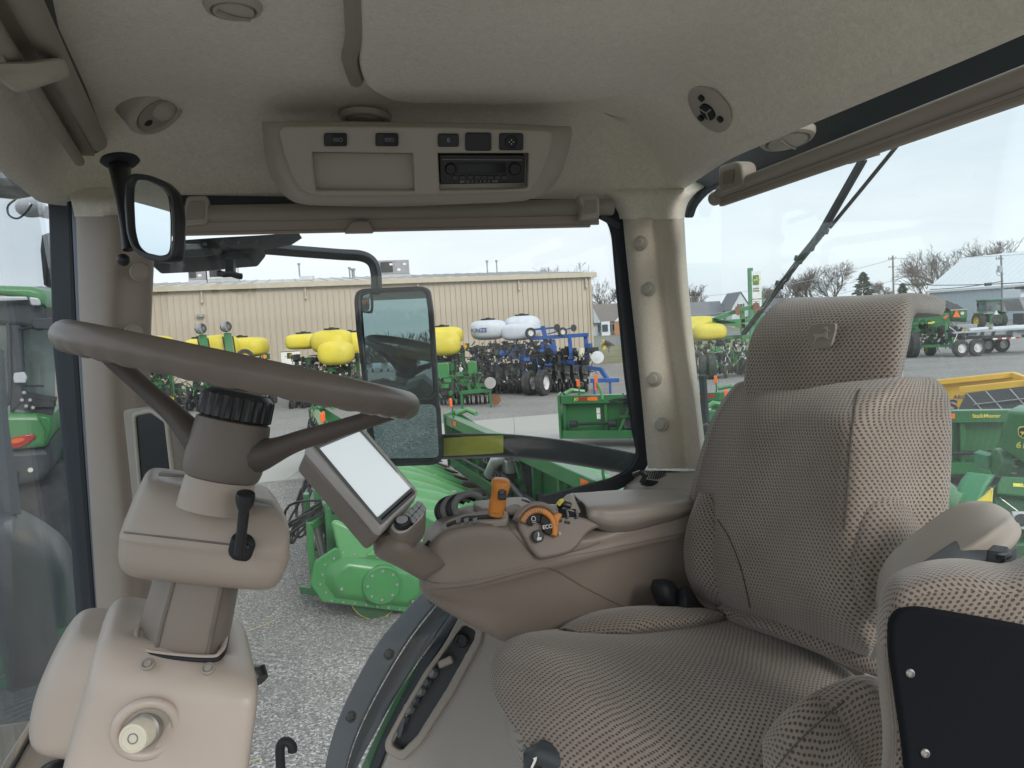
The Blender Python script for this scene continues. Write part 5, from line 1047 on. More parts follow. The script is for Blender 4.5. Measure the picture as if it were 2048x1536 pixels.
# near armrest on the driving seat
na=thing('folding_armrest','smooth grey-brown armrest pad between the driving seat back and the folded seat','armrest',tuple(P(1900,1080,.72)))
def ar(fx,fy,mx_,my,nx,ny,bx,by,Yf,Yn,Yb): return [(fx+14,fy+60,Yf+.05),(fx-1,fy+14,Yf+.03),(fx+3,fy+2,Yf+.008),(fx*.7+mx_*.3,fy*.7+my*.3,Yf-.005),(mx_,my,(Yf+Yn)/2),(nx*.85+mx_*.15,ny*.85+my*.15-1,Yn+.008),(nx+2,ny+3,Yn-.002),(nx*.7+bx*.3,ny*.7+by*.3,Yn-.006),(bx-2,by-3,Yb-.002),(bx,by+10,Yb+.01),(bx-60,by+60,Yb+.06)]
rings('armrest_pad',[
 ar(1752,1190,1768,1215,1785,1225,1800,1260,.79,.72,.70),
 ar(1760,1140,1795,1165,1840,1170,1880,1215,.785,.700,.685),
 ar(1785,1100,1835,1118,1885,1120,1945,1155,.775,.690,.675),
 ar(1845,1050,1895,1075,1942,1086,1988,1122,.765,.685,.672),
 ar(1890,1018,1935,1045,1980,1060,2018,1095,.760,.688,.676),
 ar(1922,1003,1965,1020,2008,1040,2036,1070,.760,.700,.690),
 ar(1950,1001,1985,1008,2018,1030,2038,1056,.765,.715,.71),
 ar(1972,1004,1995,1010,2020,1026,2034,1046,.775,.73,.73)],T('taupe_grey'),na,kr=6,kc=5,smooth=80)
AP=plane3((1940,1150,.622),(2034,1085,.674),(2036,1170,.670))
plate('armrest_base',[(1940,1150),(2034,1082),(2040,1095),(2036,1170),(2000,1260),(1900,1260)],AP,.05,T('cab_dark'),na,.006,r=.01,lift=-.004)
plate('catch',[(2006,1105),(2018,1094),(2021,1100),(2012,1112),(2014,1130),(2004,1134)],AP,.014,T('black_plastic'),na,.002,lift=.006)
plate('catch',[(2014,1112),(2026,1106),(2028,1112),(2020,1120),(2012,1122)],AP,.010,T('black_plastic'),na,.002,lift=.012)
# ---------------------------------------------------------------- folded instructor seat, close on the right
fs_=thing('folded_seat','folded passenger seat with a dotted cushion and flat black back panel, nearest the viewer','seat',tuple(P(1950,1400,.55)))
FR=[
 [(1790,1280,.66),(1810,1190,.67),(1850,1160,.68),(1910,1148,.68),(1990,1152,.67),(2120,1168,.66),(2120,1700,.62),(1830,1700,.62),(1800,1450,.63)],
 [(1757,1290,.63),(1775,1170,.645),(1830,1130,.655),(1910,1118,.66),(2000,1128,.65),(2140,1145,.64),(2140,1750,.60),(1800,1750,.60),(1768,1450,.61)],
 [(1754,1290,.595),(1768,1175,.60),(1828,1138,.605),(1910,1124,.61),(2000,1134,.605),(2140,1150,.60),(2140,1750,.565),(1800,1750,.565),(1766,1450,.575)],
 [(1766,1290,.570),(1785,1195,.570),(1840,1162,.570),(1910,1150,.572),(2000,1160,.568),(2140,1180,.56),(2140,1720,.545),(1810,1720,.545),(1778,1450,.552)],
 [(1785,1300,.562),(1800,1215,.560),(1850,1190,.560),(1910,1180,.560),(2000,1190,.555),(2140,1210,.548),(2140,1700,.540),(1820,1700,.540),(1795,1450,.546)]]
pad_=rings('seat_pad',FR,SEAT,fs_,kr=5,kc=6,smooth=80)
for q in pad_.data.uv_layers[0].data: q.uv=q.uv*1.4
FP=plane3((1800,1230,.552),(2040,1240,.540),(1820,1530,.535))
bp_=plate('back_panel',[(1800,1222),(1840,1216),(1960,1236),(2140,1270),(2140,1750),(1835,1750),(1812,1500),(1782,1300),(1784,1245)],FP,.012,T('panel_black'),fs_,.003,r=.02,lift=.004)
for px,py in((1820,1346),(1850,1506)):
    o=PP(px,py,(FP[0]+FP[1]*.004,FP[1])); MB().lathe(o,FP[1],[(.0034,0),(.0032,.0012),(.002,.002),(.0018,.001),(.0005,.001)],16).build('panel_screw',T('steel'),bp_)
rings('hinge_block',[[(1992,1142,.70),(2020,1125,.69),(2060,1118,.70),(2080,1150,.74)],[(1996,1160,.69),(2020,1150,.68),(2060,1150,.69),(2080,1170,.74)],[(2000,1190,.69),(2020,1190,.68),(2060,1190,.69),(2080,1190,.74)]],T('taupe_dark'),fs_,kr=4,kc=4)
# ---------------------------------------------------------------- rear wiper
wp=thing('rear_wiper','black wiper arm and blade parked diagonally across the rear window','window wiper',tuple(P(1640,470,1.40)))
WPp=(REARP[0]-REARP[1]*.06,REARP[1])
def W(x,y,l=0): return PP(x,y,(WPp[0]+WPp[1]*l,WPp[1]))
MB().bar(W(1728,316),W(1640,470),.014,.008,up=REARP[1]).bar(W(1640,470),W(1600,520),.012,.008,up=REARP[1]).build('wiper_arm',T('black_plastic'),wp,bevel=.002)
MB().tube([W(1800,284),W(1730,370),W(1660,455)],.0032,8).build('wiper_strut',T('black_plastic'),wp)
MB().bar(W(1652,450,-.01),W(1487,668,-.02),.007,.010,up=REARP[1]).build('wiper_blade',T('black_matt'),wp,bevel=.001)
mb=MB()
for a0,b0,c0 in(((1660,445),(1625,500),(1612,505)),((1640,472),(1575,560),(1565,566)),((1600,530),(1530,615),(1520,620))):
    mb.tube([W(a0[0]-4,a0[1]-4,.0),W((a0[0]+b0[0])/2-7,(a0[1]+b0[1])/2-5,.006),W(*b0,.0),W(*c0,-.01)],.003,6)
mb.build('blade_claws',T('black_plastic'),wp)
for x,y in((1650,460),(1598,520),(1560,570)): MB().bar(W(x-7,y-5,.004),W(x+5,y+4,.004),.010,.006,up=REARP[1]).build('blade_joint',T('black_plastic'),wp,bevel=.001)
# ---------------------------------------------------------------- ground
def ground_mat():
    M=bpy.data.materials.new('gravel'); M.use_nodes=True; nt=M.node_tree; b=nt.nodes['Principled BSDF']; L=nt.links
    tc=nd(nt,'ShaderNodeTexCoord'); co=tc.outputs['Object']
    vo=nd(nt,'ShaderNodeTexVoronoi'); vo.inputs['Scale'].default_value=58; vo.inputs['Randomness'].default_value=1; L.new(co,vo.inputs[0])
    vo2=nd(nt,'ShaderNodeTexVoronoi'); vo2.inputs['Scale'].default_value=85; L.new(co,vo2.inputs[0])
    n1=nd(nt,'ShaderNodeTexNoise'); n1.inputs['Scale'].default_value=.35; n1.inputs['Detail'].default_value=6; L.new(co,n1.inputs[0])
    mp=nd(nt,'ShaderNodeMapping'); mp.inputs['Rotation'].default_value=(0,0,R(-14)); mp.inputs['Scale'].default_value=(.06,.9,1); L.new(co,mp.inputs[0])
    n2=nd(nt,'ShaderNodeTexNoise'); n2.inputs['Scale'].default_value=1.6; n2.inputs['Detail'].default_value=7; n2.inputs['Roughness'].default_value=.6; L.new(mp.outputs[0],n2.inputs[0])
    n3=nd(nt,'ShaderNodeTexNoise'); n3.inputs['Scale'].default_value=9; n3.inputs['Detail'].default_value=8; L.new(co,n3.inputs[0])
    s=nd(nt,'ShaderNodeSeparateColor'); L.new(vo.outputs['Color'],s.inputs[0])
    r=nd(nt,'ShaderNodeValToRGB'); e=r.color_ramp.elements; e[0].position=0; e[0].color=(.14,.135,.125,1); e[1].position=1; e[1].color=(.72,.70,.66,1)
    for p,c in((.4,.26),(.72,.36)): q=e.new(p); q.color=(c,c*.975,c*.93,1)
    L.new(s.outputs[0],r.inputs[0])
    s2=nd(nt,'ShaderNodeSeparateColor'); L.new(vo2.outputs['Color'],s2.inputs[0]); r2=nd(nt,'ShaderNodeMapRange'); r2.inputs[3].default_value=.72; r2.inputs[4].default_value=1.25; L.new(s2.outputs[0],r2.inputs[0])
    m0=nd(nt,'ShaderNodeMix',data_type='RGBA',blend_type='MULTIPLY'); m0.inputs[0].default_value=1; L.new(r.outputs[0],m0.inputs[6]); L.new(r2.outputs[0],m0.inputs[7])
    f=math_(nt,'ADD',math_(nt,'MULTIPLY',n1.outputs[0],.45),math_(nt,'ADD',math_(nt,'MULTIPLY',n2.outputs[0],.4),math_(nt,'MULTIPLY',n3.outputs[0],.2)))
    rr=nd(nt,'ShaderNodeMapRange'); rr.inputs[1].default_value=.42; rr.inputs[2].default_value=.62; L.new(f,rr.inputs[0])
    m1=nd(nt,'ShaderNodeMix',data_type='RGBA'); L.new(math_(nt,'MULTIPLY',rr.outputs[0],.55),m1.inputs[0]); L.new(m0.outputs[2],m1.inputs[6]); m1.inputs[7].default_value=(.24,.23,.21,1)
    L.new(m1.outputs[2],b.inputs['Base Color']); b.inputs['Roughness'].default_value=.9
    # tyre-tread ridges where machines have driven between the rows, faded by noise
    mt=nd(nt,'ShaderNodeMapping'); mt.inputs['Rotation'].default_value=(0,0,R(18)); L.new(co,mt.inputs[0]); w=nd(nt,'ShaderNodeTexWave'); w.bands_direction='Y'; w.inputs['Scale'].default_value=3.4; w.inputs['Distortion'].default_value=2.5; w.inputs['Detail'].default_value=2; L.new(mt.outputs[0],w.inputs[0])
    n4=nd(nt,'ShaderNodeTexNoise'); n4.inputs['Scale'].default_value=.55; L.new(co,n4.inputs[0]); k=nd(nt,'ShaderNodeMapRange'); k.inputs[1].default_value=.5; k.inputs[2].default_value=.62; L.new(n4.outputs[0],k.inputs[0])
    h=math_(nt,'ADD',math_(nt,'MULTIPLY',vo.outputs['Distance'],-.55),math_(nt,'MULTIPLY',math_(nt,'MULTIPLY',w.outputs['Fac'],k.outputs[0]),1.1))
    bp=nd(nt,'ShaderNodeBump'); bp.inputs['Strength'].default_value=1; bp.inputs['Distance'].default_value=.028; L.new(h,bp.inputs['Height']); L.new(bp.outputs[0],b.inputs['Normal'])
    return M
def flatpoly(name,pts,z,m,kind='structure'):
    o=MB().add([(x,y,z) for x,y in pts],[tuple(range(len(pts)))]).build(name,m,None,smooth=0); return tag(o,kind=kind)
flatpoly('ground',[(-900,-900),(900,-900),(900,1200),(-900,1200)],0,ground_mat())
conc=mat('concrete',(.42,.41,.385),.8,var=.06,vs=.5,dirt=.45,dirtcol=(.34,.325,.30),ds=.5,bump=.3,bs=60)
ybk=lambda x:24.7+.25*x
mb=MB(); xs_=list(range(-50,71,5))
for x0,x1 in zip(xs_[:-1],xs_[1:]):
    for k in range(2): mb.add([(x0+.01,ybk(x0)-3.8*(k+1)+.012,.004),(x1-.01,ybk(x1)-3.8*(k+1)+.012,.004),(x1-.01,ybk(x1)-3.8*k-.012,.004),(x0+.01,ybk(x0)-3.8*k-.012,.004)],[(0,1,2,3)])
tag(mb.build('concrete_road',conc,None,smooth=0),kind='structure')
grass=mat('grass_mat',(.165,.17,.085),.95,var=.3,vs=.5,dirt=.8,dirtcol=(.26,.22,.14),ds=.35,bump=.5,bs=8)
flatpoly('grass',[(6.5,52),(14,56),(60,80),(420,84),(420,92),(-200,92),(-200,70),(0,70)],.008,grass)
flatpoly('far_grass',[(-600,131),(600,131),(600,1150),(-600,1150)],.008,grass)
flatpoly('far_road',[(-600,92),(600,92),(600,131),(-600,131)],.006,mat('asphalt',(.16,.165,.17),.85,var=.1,vs=.2,dirt=.4,dirtcol=(.24,.24,.235),ds=.3))
# ---------------------------------------------------------------- tan steel building
bl=thing('steel_building','long tan ribbed-steel shop building with a low grey roof behind the planters','building',(-12,44.5,0))
A=V((-20.4,41.7,0)); B=V((5.5,49.3,0)); u=(B-A).normalized(); A0=A-u*30; nrm=V((u.y,-u.x,0)); bk=-nrm
HE=6.12; Lw=(B-A0).length
mb=MB(); prof=[]; s=0
while s<Lw:
    prof+=[(s,0),(s+.27,0),(s+.285,-.07),(s+.325,-.07),(s+.34,0)]; s+=.34
prof=[(min(a,Lw),b) for a,b in prof]; n=len(prof)
vs_=[A0+u*a-nrm*(-b if False else b)*-1+V((0,0,z)) for z in(0,HE) for a,b in prof]
vs_=[A0+u*a+nrm*(-b)+V((0,0,z)) for z in(0,HE) for a,b in prof]
mb.add(vs_,[(i,i+1,n+i+1,n+i) for i in range(n-1)]); mb.build('front_wall',T('wall_tan'),bl,smooth=0)
e0=B; mb=MB(); mb.add([B,B+bk*28,B+bk*28+V((0,0,HE)),B+bk*14+V((0,0,HE+1.35)),B+V((0,0,HE))],[(0,1,2,3,4)]).build('end_wall',T('wall_tan'),bl,smooth=0)
mb=MB(); e1=A0+nrm*.28-u*.3; e2=B+nrm*.28+u*.35
r0,r1=V((0,0,HE+.13)),V((0,0,HE+1.38))
mb.prism([e1+r0,e2+r0,e2+bk*14.3+r1,e1+bk*14.3+r1],(0,0,-.10)); mb.prism([e1+bk*28.8+r0,e2+bk*28.8+r0,e2+bk*14.35+r1,e1+bk*14.35+r1],(0,0,-.10))
rf=mb.build('roof',T('roof_grey'),bl,smooth=0)
mb=MB(); k=0
while k<Lw: 
    p=e1+u*k+r0+V((0,0,.03)); q=p+bk*14.2+V((0,0,1.23)); mb.bar(p,q,.06,.06); k+=.9
mb.build('roof_rib',T('roof_grey'),bl,smooth=0)
mb=MB().bar(e1+V((0,0,HE+.0))+nrm*.05,e2+V((0,0,HE+.0))+nrm*.05,.10,.30); mb.build('eave_gutter',T('trim_tan'),bl)
MB().bar(B+nrm*.03,B+nrm*.03+V((0,0,HE-.16)),.16,.14).build('corner_trim',T('trim_tan'),bl)
for px in(405,612,1038,1172,837):
    t_=((P(px,600,1)-CAM)); s_=(A-CAM).cross(u).z/ V((t_.x,t_.y,0)).cross(u).z; p=V((t_.x*s_,t_.y*s_,0))+nrm*.14
    MB().bar(p+V((0,0,HE-.14)),p+V((0,0,HE-.75)),.11,.09).bar(p+V((0,0,HE-.72)),p+V((0,0,HE-.86))+nrm*.12,.11,.09).build('downspout',T('trim_tan'),bl)
def onwall(px,z,off=.1):
    t_=((P(px,600,1)-CAM)); s_=(A-CAM).cross(u).z/ V((t_.x,t_.y,0)).cross(u).z; return V((t_.x*s_,t_.y*s_,z))+nrm*off
MB().box(onwall(399,4.55,.2),(.35,.3,.18)).build('wall_lamp',T('unit_grey'),bl,bevel=.03)
dpos=onwall(573,0,.06)
d_=MB().bar(dpos-u*.55+V((0,0,1.1)),dpos+u*.55+V((0,0,1.1)),.08,2.2).build('door',T('white_paint'),bl)
for sgn in(-1,1): MB().bar(dpos+u*.62*sgn,dpos+u*.62*sgn+V((0,0,2.28)),.12,.14).build('door_frame',T('trim_tan'),bl)
MB().bar(dpos-u*.68+V((0,0,2.3)),dpos+u*.68+V((0,0,2.3)),.14,.12).build('door_frame',T('trim_tan'),bl)
MB().bar(dpos-u*.35+V((0,0,1.95))+nrm*.05,dpos+u*.4+V((0,0,1.95))+nrm*.05,.01,.05).build('door_sign',T('trim_tan'),bl)
def onroof(px,back,h): 
    d=P(px,600,1)-CAM; Z=nrm
    o=A+bk*back; s_=(o-CAM).cross(u).z/V((d.x,d.y,0)).cross(u).z; return V((d.x*s_,d.y*s_,HE+.13+back*.088+h))
def unit(name,px,back,w_,h_,d_,m,label):
    p=onroof(px,back,h_/2+.2); 
    Mr=Matrix.Rotation(math.atan2(u.y,u.x),3,'Z')
    o=thing(name,label,'roof unit',tuple(p-V((0,0,h_/2))),math.atan2(u.y,u.x))
    MB().box(p,(w_,d_,h_),Mr).build('cabinet',T(m),o,bevel=.02)
    MB().box(p-V((0,0,h_/2+.12)),(w_*1.05,d_*1.05,.22),Mr).build('curb',T('roof_grey'),o)
    MB().box(p+nrm*(d_/2+.01)-u*w_*.25,(w_*.4,.02,h_*.75),Mr).build('grille',T('machinery'),o)
    for k in(-.1,.15,.35): MB().box(p+nrm*(d_/2+.012)+u*w_*k+V((0,0,h_*.2*(1 if k!=.15 else -1))),(.22,.02,.14),Mr).build('service_label',T('white_paint'),o)
    return o
unit('rooftop_unit',790,7,2.1,.95,1.3,'unit_grey','brown-grey boxy air unit on the tan building roof above the tall outside mirror')
unit('rooftop_unit',400,9,1.1,.95,1.0,'unit_grey','small dark air unit at the left end of the tan building roof')
unit('rooftop_unit',452,9,1.9,1.1,1.4,'unit_light','pale flat unit on the roof behind the window latch')
for px,h_ in((603,1.1),(703,.75),(710,.65),(978,.95),(997,.95)):
    p=onroof(px,6,0); MB().cyl(p,p+V((0,0,h_)),.05 if px!=710 else .11,n=10).cyl(p+V((0,0,h_-.05)),p+V((0,0,h_+.06)),.10 if px!=710 else .17,n=10).build('roof_vent_pipe',T('unit_grey'),bl)
MB().box(onroof(617,6,.15),(.9,.5,.25)).build('roof_hatch',T('unit_light'),bl)
# ---------------------------------------------------------------- machinery helpers
def superell(mb,c,rx,ry,rz,e=3,n=28,k=14,M=None,taper=0):
    c=V(c); sg=lambda v:math.copysign(abs(v)**(2/e),v); vs=[]
    for j in range(k+1):
        p=-math.pi/2+math.pi*j/k
        for i in range(n):
            t=2*math.pi*i/n; z=sg(math.sin(p)); tp=1+taper*z
            v=V((rx*tp*sg(math.cos(p))*sg(math.cos(t)),ry*tp*sg(math.cos(p))*sg(math.sin(t)),rz*z)); vs.append(c+(M@v if M else v))
    fs=[(j*n+i,j*n+(i+1)%n,(j+1)*n+(i+1)%n,(j+1)*n+i) for j in range(k) for i in range(n)]
    return mb.add(vs,fs)
def wheel(parent,c,ax,r,w_,rimm='rim_yellow',local=True,lugs=0,name='wheel'):
    ax=V(ax).normalized(); c=V(c)
    prof=[(r*.55,-w_/2),(r*.9,-w_/2),(r,-w_*.34),(r*1.0,w_*.34),(r*.9,w_/2),(r*.55,w_/2)]
    mb=MB().lathe(c,ax,prof,32,ribs=(lambda t,h:1-(.035 if math.cos(lugs*t)>.3 else 0)) if lugs else None,cap=False)
    t=mb.build(name,T('tyre'),parent,local=local)
    MB().lathe(c,ax,[(r*.54,-w_*.3),(r*.54,w_*.3)],32,cap=False).build('rim_bead',T(rimm),t,local=True)
    MB().lathe(c,ax,[(.001,-w_*.3),(r*.2,-w_*.3),(r*.22,-w_*.12),(r*.5,-w_*.15),(r*.60,-w_*.42),(r*.60,w_*.42),(r*.5,w_*.15),(r*.22,w_*.12),(r*.2,w_*.3),(.001,w_*.3)],24).build('rim',T(rimm),t,local=True)
    return t
def hoses(mb,pts,n,r,jit=.1,seed=0):
    rg=random.Random(seed)
    for i in range(n):
        q=[tuple(a+rg.uniform(-jit,jit) for a in p) for p in pts]; mb.tube([tuple(v) for v in cr(q,5)],r,5,cap=False)
    return mb
SNOUT={}
def corn_head(name,loc,rz,W,n,label,case=False,text_=None,group='green corn heads parked in rows beside the tractor',gm='green',sm='green_light',tipm='snout_tip',seed=0):
    o=thing(name,label,'corn head',loc,rz,group); L=dict(local=True); rg=random.Random(seed)
    h=W/2
    MB().box((0,-.02,1.22),(W,.20,.20)).build('top_beam',T(gm),o,bevel=.012,**L)
    MB().box((0,.0,.36),(W,.18,.20)).build('bottom_beam',T(gm),o,bevel=.012,**L)
    MB().box((0,.11,.78),(W-.1,.015,.70)).build('back_panel',T(gm),o,**L)
    k=max(4,int(W/1.0))
    for i in range(k+1):
        x=-h+.06+(W-.12)*i/k; MB().box((x,.03,.79),(.07,.13,.68)).build('upright',T(gm),o,bevel=.006,**L)
    # feeder opening brace and diagonals in the middle
    for sx in(-1,1):
        MB().bar((sx*.75,-.06,.36),(sx*.35,-.06,1.2),.09,.07).build('brace',T(gm),o,bevel=.006,**L)
    MB().box((0,-.10,.80),(1.35,.10,.06)).build('feeder_plate',T('green_dark'),o,**L)
    MB().box((0,.04,.80),(1.2,.18,.6)).build('feeder_opening',T('machinery'),o,**L)
    MB().cyl((-h+.1,.46,.58),(h-.1,.46,.58),.17,n=18).build('auger',T('green_dark'),o,smooth=50,**L)
    MB().box((0,.5,.36),(W,.75,.03)).build('trough',T('green_dark'),o,**L)
    # sloping deck sheet joining frame to snouts
    MB().add([(-h,.75,.40),(h,.75,.40),(h,1.35,.42),(-h,1.35,.42)],[(0,1,2,3)]).build('row_deck',T('machinery'),o,solid=.02,**L)
    # snouts
    sp=W/n
    for i in range(n+1):
        x=-h+sp*i; key=(sm,round(sp,2))
        if key not in SNOUT:
            rows=[]
            for y,w_,z,hh in((.50,.20,.62,.18),(.72,.25,.66,.24),(1.05,.27,.60,.24),(1.35,.17,.54,.19),(1.7,.115,.42,.14),(2.1,.07,.26,.09),(2.36,.05,.17,.05)):
                w_*=.80; rows.append([(w_*math.copysign(abs(math.cos(t))**.8,math.cos(t)),y,z+hh*(math.sin(t) if math.sin(t)>0 else .45*math.sin(t))) for t in [2*math.pi*q/18 for q in range(18)]])
            s_=grid_mesh('snout',cr(np.array(rows),3),T(sm),None,True,True,smooth=50); SNOUT[key]=s_.data; bpy.data.objects.remove(s_)
            q=MB().cyl((0,2.28,.185),(0,2.58,.10),.066,.012,n=12).build('tip',T(tipm),None); SNOUT[key+('t',)]=q.data; bpy.data.objects.remove(q)
        s_=bpy.data.objects.new('snout',SNOUT[key]); COL.objects.link(s_); s_.parent=o; s_.location=(x,rg.uniform(-.02,.02),rg.uniform(-.01,.01))
        t_=bpy.data.objects.new('snout_tip',SNOUT[key+('t',)]); COL.objects.link(t_); t_.parent=s_
    for i in range(n):
        x=-h+sp*(i+.5)
        MB().box((x,1.15,.50),(.16,.9,.05)).box((x,1.62,.47),(.10,.3,.06)).build('row_unit',T('steel'),o,**L)
    # end sheets
    for sx in(-1,1):
        MB().prism([(sx*(h+.02),-.12,.26),(sx*(h+.02),-.16,1.34),(sx*(h+.02),.12,1.40),(sx*(h+.02),.62,1.02),(sx*(h+.02),.95,.78),(sx*(h+.02),.95,.22)],(sx*.05,0,0)).build('end_sheet',T(gm),o,bevel=.01,**L)
        MB().tube([(sx*(h-.05),.10,1.34),(sx*(h-.2),.3,1.42),(sx*(h-.5),.4,1.36)],.05,10).build('crop_roller',T(sm),o,**L)
    # drive shaft along the back, with joints
    MB().cyl((-h+.25,-.16,.62),(-.75,-.14,.66),.035,n=12).build('drive_shaft',T('hose'),o,**L)
    MB().cyl((.75,-.14,.66),(h-.25,-.16,.62),.035,n=12).build('drive_shaft',T('hose'),o,**L)
    for x in(-h+.3,-.85,.85,h-.3): MB().cyl((x-.09,-.155,.635),(x+.09,-.155,.635),.085,n=16).build('shaft_guard',T('black_matt'),o,bevel=.01,**L)
    hs=MB(); hoses(hs,[(-.5,-.12,1.25),(-.3,-.25,1.0),(.1,-.28,.8),(.3,-.2,.55),(.55,-.15,.8)],9,.016,.13,seed); hoses(hs,[(-.9,-.14,1.15),(-.4,-.2,1.22),(.2,-.18,1.16),(.7,-.14,1.1)],4,.014,.05,seed+3)
    hs.build('hydraulic_hoses',T('hose'),o,**L)
    MB().box((.25,-.16,.98),(.26,.14,.2)).box((.05,-.18,.72),(.18,.12,.14)).build('coupler_block',T('steel'),o,bevel=.01,**L)
    MB().cyl((-.2,-.2,.52),(-.2,-.05,.52),.13,n=18).build('gearbox',T('machinery'),o,bevel=.01,**L)
    for x,mm in((-h+.55,'reflector_red'),(-h+.80,'reflector_orange'),(h-.95,'reflector_orange'),(h-.70,'reflector_red')):
        MB().box((x,-.125,1.235),(.22,.008,.085)).build('reflector',T(mm),o,**L)
    for x in(-h+.45,h-.55):
        MB().tube([(x,-.05,1.3),(x+.02,-.08,1.42),(x,-.06,1.55)],.018,8).build('lamp_bracket',T(gm),o,**L)
        MB().box((x,-.10,1.62),(.07,.05,.17)).build('warning_lamp',T('reflector_orange'),o,bevel=.01,**L)
    for i in range(3):
        x=rg.uniform(-h*.9,-h*.4) if i<2 else rg.uniform(h*.5,h*.8); MB().box((x,.098,.85+rg.uniform(-.1,.1)),(.09,.006,.13)).build('warning_decal',T('white_paint'),o,**L)
    if text_:
        Mx=Matrix.Translation((text_[1],-.125,1.23))@Matrix.Rotation(R(90),4,'X'); text('lettering',text_[0],text_[2],Mx,T('letter_yellow'),o,local=True,bold=.01,th=.002)
    if case:
        oct_=lambda y0,y1,z0,z1,c:[(y0+c,z0),(y1-c,z0),(y1,z0+c),(y1,z1-c),(y1-c,z1),(y0+c,z1),(y0,z1-c),(y0,z0+c)]
        X=h+.14
        tl=R(-17); cy,cz=.02,.43
        rot=lambda y,z:(cy+(y-cy)*math.cos(tl)-(z-cz)*math.sin(tl),cz+(y-cy)*math.sin(tl)+(z-cz)*math.cos(tl))
        c=MB().prism([(X,*rot(y,z)) for y,z in oct_(-.68,.66,.14,.72,.17)],(.05,0,0)).build('chain_case',T('green_fresh'),o,bevel=.012,**L)
        oct2=oct_(-.53,.55,.20,.66,.14); oct3=oct_(-.44,.46,.27,.59,.10)
        a_=[(X+.05,*rot(y,z)) for y,z in oct2]; b_=[(X+.13,*rot(y,z)) for y,z in oct3]
        MB().add(a_+b_,[(i,(i+1)%8,8+(i+1)%8,8+i) for i in range(8)]+[tuple(range(8,16))]).build('case_cover',T('green_fresh'),c,bevel=.03,seg=3,local=True)
        MB().lathe((X+.10,*rot(.05,.43)),(1,0,0),[(.21,0),(.21,.05),(.20,.062),(.19,.064),(.185,.055),(.001,.055)],48).build('case_hub',T('green_fresh'),c,local=True)
        rim_=oct_(-.575,.595,.17,.69,.155)
        pts_=[]
        for i in range(8):
            p,q=np.array(rim_[i]),np.array(rim_[(i+1)%8]); m_=max(1,int(round(np.linalg.norm(q-p)/.125)))
            for j in range(m_): pts_.append(tuple(p+(q-p)*j/m_))
        for y,z in pts_: MB().cyl((X+.05,*rot(y,z)),(X+.062,*rot(y,z)),.013,n=8).build('bolt',T('steel'),c,local=True)
        for q in range(8):
            a=2*math.pi*q/8+.2; MB().cyl((X+.15,*rot(.05+.155*math.cos(a),.43+.155*math.sin(a))),(X+.165,*rot(.05+.155*math.cos(a),.43+.155*math.sin(a))),.016,n=8).build('bolt',T('chrome'),c,local=True)
        for y,z in((-.36,.33),(.42,.30)): MB().cyl((X+.125,*rot(y,z)),(X+.145,*rot(y,z)),.018,n=8).build('bolt',T('chrome'),c,local=True)
        MB().lathe((X-.08,.0,.26),(1,0,0),[(.001,0),(.27,0),(.27,.02),(.001,.02)],36).build('stalk_disc',T('green_dark'),c,local=True)
        MB().torus((X-.07,.0,.26),(1,0,0),.272,.006,48,6).build('disc_edge',T('tank_yellow'),c,local=True)
        MB().prism([(X-.04,-.36,.72),(X-.04,-.42,1.14),(X-.04,-.36,1.15),(X-.04,.02,.90),(X-.04,.95,.74),(X-.04,1.6,.60),(X-.04,2.3,.26),(X-.04,2.3,.14),(X-.04,1.3,.22),(X-.04,.62,.30),(X-.04,.62,.58),(X-.04,.3,.66)],(.10,0,0)).build('end_snout_cover',T('green_light'),o,bevel=.03,seg=3,**L)
        MB().prism([(X+.06,-.10,.74),(X+.06,.0,.80),(X+.06,.80,.70),(X+.06,1.2,.58),(X+.06,.8,.62)],(.03,0,0)).build('cover_crease',T('green_light'),o,bevel=.02,seg=3,**L)
    return o
# head beside us (end case with bolts), the one behind the rail, one facing us further off, one on the right
ca=corn_head('corn_head',(-1.62-.31*3.0,7.93+.95*3.0,0),R(-72),6.0,8,'nearest green corn head with a bolted chain case, left of the monitor arm',case=True,seed=1)
cb=corn_head('corn_head',(-.05,11.35,0),R(-72),8.0,10,'green corn head beyond the black outer rail, back beam and drive shaft facing the tractor',seed=2)
cc=corn_head('corn_head',(3.2,17.4,0),R(-17),4.2,6,'green corn head just left of the rear pillar, its feeder opening full of hoses',text_=('JOHN DEERE',-1.5,.09),seed=3)
corn_head('corn_head',(4.95,13.3,0),R(-17),3.0,4,'short light-green corn head seen in the gap between the rear pillar and the seat',seed=9)
cdh=corn_head('corn_head',(10.2,11.2,0),R(-17.5),8.0,10,'green corn head behind the seat carrying the yellow StalkMaster lettering',text_=('StalkMaster',-2.64,.085),seed=4)
cf=corn_head('corn_head',(-4.0,15.4,0),R(-72),5.2,7,'dusty green corn head far left, half hidden behind the steering wheel',seed=6)
# hoses and rear frame clutter at the back of the nearest head
hz_=MB(); hoses(hz_,[(-.3,-.1,1.15),(-.1,-.55,.9),(.5,-.6,.45),(1.0,-.3,.9)],6,.018,.10,11); hoses(hz_,[(1.9,-.1,1.2),(1.7,-.4,1.0),(1.6,-.35,.5),(2.0,-.1,.4)],7,.016,.12,12); hz_.build('hydraulic_hoses',T('hose'),ca,local=True)
for x in(1.0,1.9,2.5): MB().box((x,-.28,.62),(.10,.22,.9)).build('hitch_plate',T('green'),ca,local=True,bevel=.01)
MB().box((2.2,-.35,.30),(1.3,.35,.10)).build('skid_plate',T('green_dark'),ca,local=True,bevel=.01)
MB().cyl((2.85,-.25,.85),(2.6,-.30,.30),.04,n=12).build('lift_rod',T('steel'),ca,local=True)
MB().box((2.0,-.42,1.0),(.05,.05,.16)).build('warning_lamp',T('reflector_orange'),ca,local=True)
